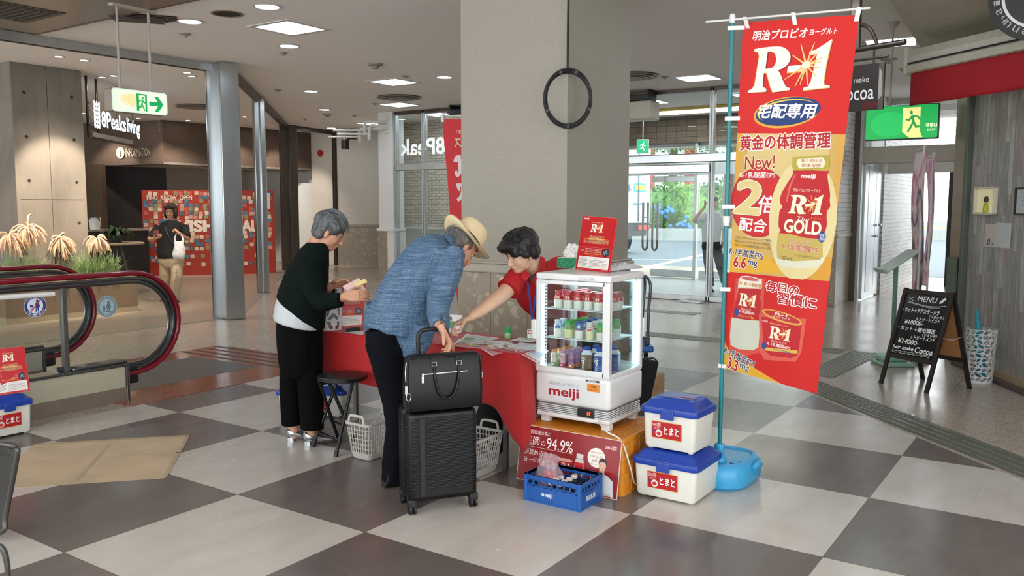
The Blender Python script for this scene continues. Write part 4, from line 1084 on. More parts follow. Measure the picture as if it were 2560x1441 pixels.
mb=MB();mb.lathe([(.001,-.001),(.34,-.001),(.34,-.004),(.001,-.004)],36,g);setp(mb.build('throat',mat('throat_dark','39352f')),vt)
for px,py,lab in((492,265,'round air diffuser in the lobby ceiling left of the steel column'),(1578,188,'round air diffuser at the right edge of the pillar')):
 g2=G(px,py,CEIL);dup(vt,None,None,lab,M=Matrix.Translation(g2-g)@vt.matrix_basis)if False else None
 o=vt.copy();COL.objects.link(o);o.location=g2;o['label']=lab
 for c in kids(vt):
  c2=c.copy();COL.objects.link(c2);c2.parent=o;c2.matrix_parent_inverse=Matrix.Translation(-g)
g=G(348,40,CEIL);mb=MB()
for k in range(4):mb.prism([g+V(-.34+.04*k,-.11+.0,-.012*k),g+V(.34-.04*k,-.11,-.012*k),g+V(.34-.04*k,.11,-.012*k),g+V(-.34+.04*k,.11,-.012*k)],V(0,0,-.007))
mb.box(g+V(-.22,-.06,-.055),g+V(.22,.06,0));mb.xf(Matrix.Translation(g)@Matrix.Rotation(R(52),4,'Z')@Matrix.Translation(-g))
tag(mb.build('air_vent',mat('vent_brown','3c2c25',.5)),'dark brown louvred vent on the ceiling above the exit sign','air vent')
for px,py,s,lab in((938,160,1.5,'smoke detector on the ceiling left of the pillar'),(708,132,.8,'small ceiling sprinkler under the middle downlight'),(695,224,.8,'small ceiling sprinkler above the diagonal rail'),(1013,190,.8,'small ceiling sprinkler by the second square panel'),(938,259,.8,'small ceiling sprinkler left of the round diffuser'),(886,288,.8,'small ceiling sprinkler far down the corridor'),(818,286,1.4,'far smoke detector beside the last downlights'),(463,84,.9,'small ceiling sprinkler left of the nearest panel'),(762,297,.8,'small ceiling sprinkler by the far downlights'),(2222,147,1.4,'smoke detector on the ceiling right of the tall banner'),(2258,173,.8,'small sprinkler on the ceiling near the awning end'),(1662,192,.8,'small ceiling sprinkler right of the pillar'),(1294,18,.6,'tiny ceiling')):
 if px==1294:continue
 disc('ceiling_sprinkler' if s<1 else 'smoke_detector',lab,'sprinkler' if s<1 else 'smoke detector',px,py,[(.001,0),(.07*s,0),(.065*s,-.012*s),(.03*s,-.02*s),(.028*s,-.04*s),(.001,-.042*s)],m_fit,20)
g=G(725,238,CEIL);mb=MB();mb.box((g.x-.3,g.y-.3,CEIL-.003),(g.x+.3,g.y+.3,CEIL+.001));o=mb.build('ceiling_access_hatch',M['ceiling']);tag(o,'faint square access hatch in the ceiling above the posts','access hatch')
g=D(879,340,20.6);t_=thing('security_camera','black ceiling-mounted security camera in front of the cream wall','security camera',V(g.x,g.y,CEIL))
mb=MB();mb.rbox(V(g.x-.15,g.y-.1,CEIL-.06),V(g.x+.15,g.y+.1,CEIL),.02);mb.rbox(g-V(.1,.09,.08),g+V(.1,.09,.12),.03);setp(mb.build('housing',M['black']),t_)
mb=MB();p=g+V(-.1,-.12,-.2);mb.cyl(g,p,.02);mb.rbox(p-V(.07,.07,.12),p+V(.07,.07,.12),.02);setp(mb.build('lamp',M['steel_dark']),t_)
for k,(px,py)in enumerate(((966,322),(958,312),(950,328))):
 p=AY(968,py-8,YF-.12);mb=MB()
 if k==0:mb.rbox(p+V(-.06,-.01,-.15),p+V(.04,.02,.18),.02)
 q=p-V(.25+.12*k,.25,0);mb.tube([p,p-V(.1,.12,.02),q+V(.02,.02,-.02),q+V(0,0,-.28)],.03,8,sub=4);mb.tube([q+V(0,0,-.17),q+V(-.5,-.35,-.17)],.022,8)
 tag(mb.build('wall_bracket',mat('bracket_white','d8d6d0',.3)),['curved white pipe bracket with base plate on the white corner column','longer curved pipe bracket, middle one on the corner column','lowest curved pipe bracket on the white corner column'][k],'pipe bracket','curved pipe brackets on the white corner column')
slab('ground_street',[(-80,13.85),(20,13.85),(20,90),(-80,90)],-.06,-.004,mat('asphalt','56626a',.8,var=.08,vs=3,bump=.3,bs=80))
mwl=mat('road_paint','b9c4c6',.7)
def stripe(a,b,w):
 a=G(*a);b=G(*b);d=(b-a).normalized();n=V(-d.y,d.x,0)*w/2
 mb=MB();mb.prism([V(v.x,v.y,-.004)for v in(a-n,b-n,b+n,a+n)],V(0,0,.006));return struct(mb.build('road_marking',mwl))
stripe((1568,680),(1780,632),.22);stripe((1560,650),(1760,649),.15)
k0_=G(1570,602);k1_=G(1900,602);d=(k1_-k0_).normalized();n=V(-d.y,d.x,0);n=n if n.dot(FW)>0 else-n
a=k0_-d*8;b=k1_+d*12
mb=MB();mb.prism([a,b,b+n*.5,a+n*.5],V(0,0,.5));struct(mb.build('curb_street',mat('curb_concrete','8f9694',.8,var=.06)))
mb=MB();mb.prism([a+n*.5,b+n*.5,b+n*25,a+n*25],V(0,0,.45));struct(mb.build('ground_bed',mat('bed_soil','6c6a4c',.9,var=.2)))
rg=random.Random(3)
m_leaf=[mat('bush_leaf_'+c,c,.6,var=.3,vs=1.5)for c in('5f9436','4b7f33','76a643','3c6a38')]
def crown(mb,c,r,n,s,m=0,flat_=.7):
 for i in range(n):
  v=Vector((rg.gauss(0,1),rg.gauss(0,1),rg.gauss(0,1)));v.normalize();v*=r*rg.uniform(.55,1.0);v.z*=flat_
  p=c+v;a=Vector((rg.gauss(0,1),rg.gauss(0,1),rg.gauss(0,1))).normalized();b=a.orthogonal().normalized();k=s*rg.uniform(.6,1.3)*.6
  mb.add([p-a*k,p-b*k*.5,p+a*k,p+b*k*.5],[(0,1,2,3)],m,False)
def bush(px,py,d,r,mi,lab,n=600,name='hydrangea_bush',flowers=None):
 c=D(px,py,d);c.z=max(c.z,r*.5+.4);t=thing(name,lab,'bush',V(c.x,c.y,.45));mb=MB();crown(mb,c,r,int(n*2.6),.17,0,.85);mb.sphere(c,(r*.75,r*.75,r*.62),12,0)
 setp(mb.build('foliage',m_leaf[mi],recalc=False),t)
 if flowers:
  mb=MB()
  for(fx,fy)in flowers:
   for k in range(5):mb.sphere(D(fx,fy,d-r)+V(rg.gauss(0,.16),rg.gauss(0,.16),rg.gauss(0,.13)),.10,10)
  setp(mb.build('blossom',mat('hydrangea_blue','4a86c8',.6,var=.1)),t)
 return t
bush(1655,560,41,1.6,1,'green hydrangea bush with blue blossoms left, beside the truck',flowers=[(1640,520),(1662,527),(1670,535)])
bush(1690,545,42,1.8,0,'tallest yellow-green bush in the middle of the bed',800);bush(1722,552,41,1.6,2,'bright green bush with blue blossoms in the middle of the bed',flowers=[(1695,566),(1703,573),(1724,563),(1712,556)])
bush(1770,560,42,1.7,0,'green bush behind the person on the phone');bush(1815,555,42,1.9,3,'darker green bush near the teal pole');bush(1855,560,43,2.0,1,'green bush at the right end of the bed',600)
bush(1625,560,43,1.5,2,'green bush mostly behind the truck',400)
def tree(px,pyb,d,h,r,lab,mi=3,layers=7):
 b=D(px,pyb,d);b.z=0;t=thing('conifer_tree',lab,'tree',b)
 mb=MB();mb.tube([b,b+V(.2,.1,h*.5),b+V(0,0,h)],[.28,.2,.07],10,sub=3);setp(mb.build('trunk',mat('bark','5a4a3c',.9,var=.2)),t)
 mb=MB()
 for k in range(layers):
  z=h*(.32+.68*k/layers);rr=r*(1-.75*k/layers)
  for j in range(9):
   a=rg.uniform(0,2*PI);tip=b+V(math.cos(a)*rr,math.sin(a)*rr,z-rr*.1);st_=b+V(0,0,z)
   for q in range(46):
    f=rg.uniform(.1,1);p=st_.lerp(tip,f)+V(rg.gauss(0,.16),rg.gauss(0,.16),rg.gauss(0,.09));dv=V(math.cos(a)+rg.gauss(0,.6),math.sin(a)+rg.gauss(0,.6),-.2).normalized();s=dv.cross(V(0,0,1))*.07
    mb.add([p-s,p+s,p+dv*.3],[(0,1,2)])
 setp(mb.build('foliage',m_leaf[mi],recalc=False),t)
tree(1812,600,39,11,4.6,'big spreading conifer right of the middle, beyond the doors',3,9);tree(1835,600,44,12,4.2,'conifer behind the teal banner pole beyond the doors',1,9);tree(1672,600,50,12,3.6,'farther conifer above the red building',1,8)
c=D(1690,560,62);rb=thing('red_building','red-panelled building with white bands behind the bushes','building',V(c.x,c.y,0))
Mx=Matrix((RT,FW,V(0,0,1))).transposed().to_4x4();Mx.translation=V(c.x,c.y,0)
mb=MB();mb.box((-9,0,0),(12,6,9));mb.xf(Mx);setp(mb.build('facade',mat('bldg_red','9c2a26',.6)),rb)
mb=MB();
for z in(1.5,4.2,6.3):mb.box((-9.1,-.25,z),(12.1,0,z+.35))
mb.box((-9.1,-.4,8.2),(12.1,0,9.1));mb.xf(Mx);setp(mb.build('white_band',mat('bldg_white','9fb0b4',.7)),rb)
for k in range(6):
 x=-8+3.2*k;mb=MB();mb.box((x,-.06,2.0),(x+2.1,.02,4.1));mb.box((x,-.06,4.7),(x+2.1,.02,6.2));mb.xf(Mx);setp(mb.build('window',mat('bldg_window','b9cbd2',.2,var=.1)),rb)
td=V(.25,.968,0).normalized()
g0=G(1573,640);tr=thing('delivery_truck','white refrigerated delivery truck parked outside, seen from behind','truck',g0)
bk=D(1600,560,27.0);bk.z=0
n_=(FW*.9-RT*.43).normalized();s_=V(n_.y,-n_.x,0)
Mx=Matrix((s_,n_,V(0,0,1))).transposed().to_4x4();Mx.translation=D(1624,600,27.0).xy.to_3d()
mb=MB();mb.rbox((-2.2,0,.95),(0,5.6,3.35),.03,2);mb.xf(Mx);setp(mb.build('box_body',mat('truck_white','a9bcc2',.4)),tr)
mb=MB();mb.box((-2.1,.05,.55),(-.1,5.4,.95));mb.box((-1.9,-.1,.55),(-.3,.05,.72));mb.xf(Mx);setp(mb.build('chassis',mat('chassis_dark','26282a',.6)),tr)
mb=MB();mb.rbox((-2.15,5.7,.5),(-.05,7.3,2.5),.15,3);mb.xf(Mx);setp(mb.build('cab',mat('truck_white','e6ecec')),tr)
for x,y in((-2.0,1.3),(-.2,1.3),(-2.0,6.4),(-.2,6.4)):
 mb=MB();mb.cyl(V(x-.12,y,.42),V(x+.12,y,.42),.42,n=24);mb.xf(Mx);setp(mb.build('wheel',M['black']),tr)
mb=MB()
for x in(-1.75,-1.1,-.45):mb.cyl(V(x,-.03,1.0),V(x,-.03,3.3),.018,n=6)
for x,z in((-1.75,1.55),(-1.1,1.55),(-.45,1.55)):mb.box((x-.2,-.04,z),(x+.2,-.01,z+.03))
mb.box((-1.12,-.012,1.0),(-1.08,.0,3.3));mb.xf(Mx);setp(mb.build('door_bar',mat('door_bar_grey','707d84',.4,.5)),tr)
for x in(-2.05,-.45):
 mb=MB();mb.rbox((x,-.06,.74),(x+.42,-.01,.88),.01);mb.xf(Mx);setp(mb.build('tail_light',mat('tail_red','d8322a',.3,emit=.3)),tr)
cv=Canvas();cv.ell(.55,.9,.17,.24,'e8a73c',20);cv.ell(.56,.92,.07,.1,'4b3320',12);cv.text('クール',.35,-.02,.9,.22,'3f4d58',bold=.02);cv.rrect(.98,-.02,1.36,.24,.03,'3f9fa0');cv.rrect(1.02,.03,1.32,.19,.03,'f0a93c')
setp(cv.put('markings',lambda u,v,h:Mx@V(-1.75+u*1.15,-.005-h,1.95+v*1.0),eps=.003),tr)
# escalator
esc=thing('escalator','escalator end with dark red handrails and glass balustrades at left','escalator',(-3.1,0,0))
m_hr=mat('handrail_dark_red','7c1526',.22,var=.03,coat=.4);m_gd=mat('guide_steel','7b7f80',.25,1.0,var=.05);m_sk=mat('skirt_cream','b3ae98',.45,var=.02);m_kk=mat('kick_brown','7a6c60',.5,var=.05)
def newel_path(X,r,cy=1.0,cz=.585,yl=-1.6,low=.2):
 P=[V(X,yl,cz+r+.05),V(X,-.6,cz+r+.015),V(X,0,cz+r),V(X,.5,cz+r)]
 for k in range(0,15):
  a=PI/2-PI*k/14;P.append(V(X,cy+r*math.cos(a)if k else cy,cz+r*math.sin(a)))
 P+=[V(X,cy-.25,cz-r+.01),V(X,cy-.6,cz-r+.05)]
 return P
for i,(X,lab)in enumerate(((-2.50,0),(-3.72,1))):
 mb=MB();mb.tube(newel_path(X,.385),[(.042,.021)]*21,14,ref=(1,0,0),power=2.6);setp(mb.build('handrail',m_hr),esc)
 mb=MB();mb.tube(newel_path(X,.345),[(.030,.012)]*21,10,ref=(1,0,0),power=4);mb.tube(newel_path(X,.318),[(.012,.016)]*21,8,ref=(1,0,0),power=4);setp(mb.build('handrail_guide',m_gd),esc)
 P=newel_path(X,.31)[2:-2];poly=[V(X,-1.6,.9)]+P+[V(X,-1.6,.30)]
 mb=MB();mb.prism([p+V(-.005,0,0)for p in poly],V(.01,0,0));setp(mb.build('glass_panel',M['glass']),esc)
 mb=MB();mb.rbox((X-.025,.45,.27),(X+.025,.49,.895),.008,2);setp(mb.build('glass_clamp_post',mat('post_grey_brown','5f5b57',.4,.4)),esc)
 mb=MB();mb.tube([V(X+.02,-1.6,.88),V(X+.02,.1,.865),V(X+.02,.40,.86)],.018,8);setp(mb.build('edge_strip',M['white']),esc)
 mb=MB();mb.rbox((X-.10,-2.6,.10),(X+.045,.90,.27),.006,2);setp(mb.build('skirt_panel',m_sk),esc)
 mb=MB();mb.rbox((X-.11,-2.6,.265),(X+.055,.92,.29),.008,2);mb.rbox((X+.03,.90,0),(X+.055,.925,.29),.004,2);mb.rbox((X-.08,.5,.285),(X+.035,.93,.312),.010,2);setp(mb.build('skirt_trim',m_gd),esc)
 mb=MB();mb.box((X-.105,-2.6,0),(X+.048,.905,.105));setp(mb.build('kick_plate',m_kk),esc)
 mb=MB();mb.rbox((X-.07,.86,.12),(X+.035,1.02,.26),.02,3);setp(mb.build('handrail_inlet',M['black']),esc)
mb=MB();mb.prism([V(-3.68,1.0,.10),V(-2.60,1.0,.006),V(-2.60,.2,.006),V(-3.68,.2,.30)],V(0,0,.004))if False else mb.box((-3.62,-2.6,.004),(-2.62,.3,.012))
for k in range(26):mb.box((-3.62,-2.6+.1*k,.012),(-2.62,-2.57+.1*k,.018))
setp(mb.build('step_plate',m_gd),esc)
mb=MB();mb.box((-3.70,-2.6,.012),(-3.62,.6,.26));mb.box((-2.62,-2.6,.012),(-2.60,.6,.26));setp(mb.build('inner_skirt',M['steel']),esc)
def sticker(px,py,rr,cols,lab):
 c=AX(px,py,-2.494);cv=Canvas();bg,ringc,ink_=cols
 cv.ell(0,0,1,1,bg,40);cv.ell(0,0,.96,.96,ringc,40);cv.ell(0,0,.70,.70,bg,40)
 cv.ell(.18,.42,.12,.12,ink_,14);cv.poly([(.05,.30),(.32,.30),(.42,-.12),(.30,-.15),(.30,-.55),(.20,-.55),(.17,-.18),(.12,-.18),(.10,-.55),(0,-.55),(.02,-.12),(-.1,-.1)],ink_)
 if ringc=='26357f':
  cv.poly([(-.5,.1),(-.15,.1),(-.2,-.12),(-.42,-.12)],ink_);cv.ell(-.42,-.24,.07,.07,ink_,12);cv.ell(-.22,-.24,.07,.07,ink_,12);cv.poly([(-.5,-.5),(-.42,-.56),(.5,.44),(.42,.52)],'c23a3a')
 else:
  cv.ell(-.28,.05,.09,.09,ink_,12);cv.poly([(-.38,-.03),(-.18,-.03),(-.14,-.3),(-.42,-.3)],ink_);cv.rect(-.55,-.42,.5,-.5,ink_)
 for k,ch in enumerate('お子様をのせないでください' if ringc=='26357f' else 'お子様の手をつないでください'):
  a=R(150-120*k/12);cv.text(ch,.82*math.cos(a)-.07,.82*math.sin(a)-.07,.82*math.cos(a)+.07,.82*math.sin(a)+.07,bg,rot=a-PI/2)
 for k,ch in enumerate('ベビーカー・カート禁止'):
  a=R(-150+120*k/10);cv.text(ch,.82*math.cos(a)-.07,.82*math.sin(a)-.07,.82*math.cos(a)+.07,.82*math.sin(a)+.07,bg,rot=a+PI/2)
 o=cv.put('round_sticker',lambda u,v,h:c+V(0,1,0)*(u*rr)+V(0,0,v*rr)+V(h,0,0));o['label']=lab;setp(o,esc)
sticker(88,765,.077,('dfe3ea','26357f','26357f'),'round blue and white warning sticker');sticker(267,767,.08,('a7b8be','75919c','5b7683'),'round pale grey warning sticker')
# tasting table with red cloth
TX0,TX1,TY0,TY1,TZ=-.76,1.045,1.055,1.52,.69
tab=thing('folding_table','long folding table with grey legs under the red cloth','table',((TX0+TX1)/2,(TY0+TY1)/2,0))
m_leg=mat('table_leg_grey','6c6f70',.4,.6)
mb=MB();mb.rbox((TX0+.02,TY0+.02,TZ-.035),(TX1-.02,TY1-.02,TZ-.004),.006);setp(mb.build('table_top',mat('table_board','a89a86')),tab)
for x in(TX0+.16,TX1-.14):
 for y in(TY0+.07,TY1-.05):
  mb=MB();mb.rbox((x-.013,y-.013,0),(x+.013,y+.013,TZ-.035),.003,2);setp(mb.build('leg',m_leg),tab)
mb=MB()
for x in(TX0+.16,TX1-.14):mb.rbox((x-.01,TY0+.07,.30),(x+.01,TY1-.05,.32),.003)
mb.rbox((TX0+.16,TY1-.06,.30),(TX1-.14,TY1-.04,.32),.003);setp(mb.build('stretcher',M['black']),tab)
def cloth_red():
 mb=MB();per=[]
 NF=90
 def drop_front(x):return .31+.012*math.sin(x*6)
 nseg=[((TX0,TY1),(TX0,TY0),(-1,0),16),((TX0,TY0),(TX1,TY0),(0,-1),70),((TX1,TY0),(TX1,TY1),(1,0),20),((TX1,TY1),(TX0,TY1),(0,1),60)]
 for si,(a,b,n,k)in enumerate(nseg):
  for i in range(k):per.append((V(a[0]+(b[0]-a[0])*i/k,a[1]+(b[1]-a[1])*i/k,TZ),V(n[0],n[1],0)))
 corners=[V(TX0,TY0,TZ),V(TX1,TY0,TZ),V(TX1,TY1,TZ),V(TX0,TY1,TZ)]
 rows=14;rings=[]
 for j in range(rows+1):
  t=j/rows;ring=[]
  for i,(p,n)in enumerate(per):
   best=min(corners,key=lambda c:(c-p).length);dc=(best-p).length
   cn=(best-V((TX0+TX1)/2,(TY0+TY1)/2,TZ));cn=V(math.copysign(1,cn.x),math.copysign(1,cn.y),0).normalized()
   w=math.exp(-(dc/.11)**2);rgt=best.x>0
   dr=(.30 if n.y<0 else .33 if n.x else .28)+.008*math.sin(p.x*9+p.y*7)
   dr+=w*(.20 if rgt else .13)
   out=n.lerp(cn,w).normalized()if w>.02 else n
   off=(.012+.012*math.sin(p.x*11+p.y*13+1)+.006*math.sin(p.x*31))*t+w*(.075 if best.y<1.2 else .04)*t**1.1
   near=max(0,1-abs(dc-.16)/.12)
   off-=near*.02*t
   ring.append(p+out*(off+.003)+V(0,0,-dr*t-(.0 if t else 0)))
  rings.append(ring)
 top=[[V(q.x,q.y,TZ)*1.0 for q,_ in per]]
 n=len(per);vs=[v for r_ in rings for v in r_];fs=[]
 for j in range(rows):
  for i in range(n):fs.append((j*n+i,j*n+(i+1)%n,(j+1)*n+(i+1)%n,(j+1)*n+i))
 mb.add(vs,fs,0,True)
 c=len(mb.v);mb.add([V(TX0,TY0,TZ),V(TX1,TY0,TZ),V(TX1,TY1,TZ),V(TX0,TY1,TZ)],[(0,1,2,3)])
 return mb
o=cloth_red().build('tablecloth',mat('cloth_red','ab080d',.75,var=.03,bump=.15,bs=700,sheen=.15));modmesh(o,[('SOLIDIFY',dict(thickness=.002,offset=-1))])
tag(o,'bright red cloth draped over the tasting table','tablecloth')
ZT=TZ+.0012
# papers
def sheet(name,pts,art,lab,z=ZT,droop=None,rough=.5):
 Q=[G(x,y,z)for x,y in pts]
 if droop:
  for i,(dy,dz)in droop.items():Q[i]=Q[i]+V(0,dy,dz)
 cv=Canvas(rough);cv.rect(0,0,1,1,'e9e8e4');art(cv)
 o=cv.put(name,lambda u,v,h:(Q[0]*(1-u)+Q[1]*u)*(1-v)+(Q[3]*(1-u)+Q[2]*u)*v+V(0,0,h+.0015*math.sin(u*5)*math.sin(v*4)),eps=.0002,maxlen=.25)
 return tag(o,lab,'leaflet')
ra=random.Random(8)
def art_colour(cv):
 for i in range(26):
  x,y=ra.uniform(.03,.85),ra.uniform(.05,.85);cv.rect(x,y,x+ra.uniform(.05,.22),y+ra.uniform(.04,.14),ra.choice(['c9737f','d9c874','8fae6a','7f6f9c','c9b9a0','e2a079','c85f6d','a7bf8a','dccf9a']),False)if i else cv.rect(.02,.04,.98,.3,'d98b93')
 cv.text('おいしさ健康',.08,.34,.8,.5,'9c2f48',bold=.02);cv.text('毎日とどく',.3,.6,.9,.72,'6b4f8c',bold=.02);cv.text('お試しキャンペーン',.05,.8,.6,.9,'4d7a3f')
def art_grey(cv):
 for i in range(7):cv.rect(.06,.1+.12*i,.94,.15+.12*i,'9fa79c',i==0)
 cv.rect(.08,.1,.4,.5,'7f9a78')
def art_form(cv):
 cv.rect(.05,.05,.95,.14,'c45a68');
 for i in range(8):cv.rect(.06,.2+.09*i,.9,.225+.09*i,'8b90a8',i==0)
 cv.rect(.5,.4,.9,.7,'c7cbe0')
def art_blank(cv):cv.rect(.1,.2,.6,.23,'b9b9c4')
sheet('leaflet',[(1148,853),(1225,852),(1247,846),(1166,835)],art_grey,'greyish green leaflet at the back of the red table')
sheet('leaflet',[(1128,866),(1203,872),(1290,856),(1148,847)],art_colour,'long multicoloured leaflet near the hand on the case handle')
sheet('leaflet',[(1203,873),(1236,884),(1310,868),(1270,855)],art_colour,'cream and yellow printed leaflet overhanging the front table edge',droop={1:(-.02,-.01)})
sheet('leaflet',[(1262,873),(1338,880),(1360,862),(1300,857)],art_form,'white form with red header beside the fridge',z=ZT+.002)
sheet('leaflet',[(1284,876),(1344,893),(1372,878),(1335,864)],art_form,'white form hanging off the table corner next to the fridge',z=ZT+.003,droop={1:(-.01,-.03)})
sheet('leaflet',[(1273,852),(1325,857),(1350,850),(1300,844)],art_blank,'crumpled white paper behind the leaflets near the badge',z=ZT+.006)
sheet('leaflet',[(862,832),(906,838),(912,829),(868,825)],art_blank,'white paper under the black pouch at the left of table',z=ZT)
p=G(866,828,TZ+.01);q=G(899,824,TZ+.01);mb=MB();mb.tube([p,p.lerp(q,.1),p.lerp(q,.9),q],[(.004,.004),(.016,.009),(.016,.009),(.004,.004)],10,sub=3,ref=(0,0,1));tag(mb.build('pen_pouch',M['black']),'slim black pouch lying beside the tote bag on the table','pouch')
# small green bottle
g=G(1269,848,ZT);bt=thing('drink_bottle','small pale drink bottle with green cap standing on the red table','bottle',g)
mb=MB();mb.lathe([(.001,0),(.019,.0),(.021,.004),(.021,.03),(.018,.038),(.0195,.046),(.015,.056),(.011,.061),(.001,.062)],24,g);setp(mb.build('body',mat('bottle_green_body','8fb07c',.25)),bt)
mb=MB();mb.lathe([(.0185,.040),(.0215,.041),(.0215,.056),(.015,.062),(.0135,.062)],24,g,cap=False);mb.lathe([(.001,.062),(.0135,.062),(.0135,.076),(.001,.077)],24,g);setp(mb.build('cap',mat('cap_green','1f9a52',.3)),bt)
# white pack with green circle behind the hand
c0_,c1_=G(1122,832,ZT),G(1157,834,ZT);d=(c1_-c0_).normalized();n=V(d.y,-d.x,0)
pk=thing('refill_pack','white soft pack with round green mark behind the reaching hand','pack',c0_)
mb=MB();mb.tube([c0_.lerp(c1_,.5)+V(0,0,.0),c0_.lerp(c1_,.5)+V(0,0,.01),c0_.lerp(c1_,.5)+V(0,0,.06),c0_.lerp(c1_,.5)+V(0,0,.115)],[(.040,.022),(.044,.026),(.044,.02),(.042,.003)],18,ref=d,sub=3);setp(mb.build('pack_body',M['white']),pk)
cv=Canvas();cv.ell(0,0,.022,.024,'2f9d57');[cv.line([(-.016+.005*k,-.018),(-.010+.005*k,.02)],.0012,'8fd09a',k==0)for k in range(6)]
cc_=c0_.lerp(c1_,.35)+V(0,0,.055)-n*0;nn=n if n.dot(CAM-c0_)>0 else-n
setp(cv.put('printed_mark',flat(cc_+nn*.0255,d,V(0,0,1),nn)),pk)
# A4 product cards
def card_art(detail=True):
 cv=Canvas(.3,H=300);cv.rrect(0,0,210,300,9,'d9605c');cv.rrect(2,2,208,298,8,'c1121c')
 cv.text('meiji',14,9,44,22,'f6e9e2',bold=.03);cv.text('明治プロビオヨーグルト',68,30,134,37,'f6d9b0',bold=.01);logo_r1(cv,60,38,136,88)
 for k,(w,c)in enumerate(((90,'d2472f'),(70,'e28a3a'),(50,'f2b55a'))):cv.poly([(104-w*1.05,124),(104,118-k),(104+w*1.05,124),(104,130+k)],c)
 cv.text('強さひきだす',62,106,152,122,'9c1a1e',bold=.015,outline='fbe7b0',ow=.05);cv.text('R-1乳酸菌EPS',32,126,178,148,'9c1a1e',bold=.02,outline='fbe7b0',ow=.05)
 cv.line([(14,170),(196,170),(196,214),(14,214),(14,170)],.8,'e9a08f');cv.text('R-1乳酸菌',18,184,38,190,'f3d9cf');cv.text('とは？',20,193,36,199,'f3d9cf')
 for k in range(3):cv.text('乳酸菌が産生する多糖体を含む',46,176+9*k,146,182+9*k,'f3d9cf')
 cv.text('強さひきだす乳酸菌です',46,203,146,210,'f2c04a',bold=.01)
 cv.ell(172,194,22,23,'22262f',24)
 for a,b in(((156,205),(176,184)),((166,182),(182,206)),((160,190),(186,188)),((174,180),(166,208)),((158,198),(170,192)),((178,196),(190,200))):cv.line([a,b],4,'8d93a3')
 cv.rrect(12,222,198,286,2,'efe9e2');cv.text('商品のご案内',30,227,62,232,'6d6460');cv.text('ご注文について',104,229,150,234,'6d6460')
 for k in range(6):cv.rect(16,238+7*k,70-(k%3)*6,241+7*k,'a39c98',k==0);cv.rect(82,240+7*k,186-(k%2)*20-(k>3)*34,242.6+7*k,'a39c98',False)
 cv.ell(166,268,21,11,'c9b27a');cv.ell(166,268,19,9.4,'efe9e2');cv.text('30日',155,263,177,272,'a98c4a')
 cv.rect(12,291,100,293,'d98a80');cv.text('株式会社 明治',158,289,198,294,'f3d9cf')
 return cv
def card(tl,tr,br,bl,lab,name='product_card'):
 t=thing(name,lab,'display card',(bl+br)/2)
 n=(br-bl).cross(tl-bl).normalized();n=n if n.dot(CAM-bl)>0 else-n
 mb=MB();mb.prism([bl,br,tr,tl],-n*.003);bk=bl.lerp(br,.5)-n*.06;bk.z=bl.z;md=(tl+tr)/2
 setp(mb.build('board',mat('card_red','b8141c',.3)),t)
 mb=MB();mb.prism([bl.lerp(br,.46)-n*.003,bl.lerp(br,.54)-n*.003,bl.lerp(br,.5).lerp(md,.7)-n*.003],V(0,0,0)-n*.002)if False else mb.tube([bl.lerp(br,.5).lerp(md,.6)-n*.006,bk+V(0,0,.003)],.003,6)
 setp(mb.build('prop',mat('card_grey','9a9a98')),t)
 setp(card_art().put('printed_face',quadmap(bl,br,tr,tl,210,300),eps=.0002),t);return t
z=1.127;bl=G(1438,674,z);br=G(1524,683,z);db,dr_=(bl-CAM).dot(FW),(br-CAM).dot(FW)
card(D(1457,539,db+.05),D(1544,546,dr_+.05),br,bl,'red product card leaning on top of the glass-door fridge')
bl=G(826,823,TZ+.003);br=G(908,817,TZ+.003);db,dr_=(bl-CAM).dot(FW),(br-CAM).dot(FW)
card(D(834,699,db+.05),D(915,706,dr_+.05),br,bl,'red product card on the table behind the elderly woman\'s hands')
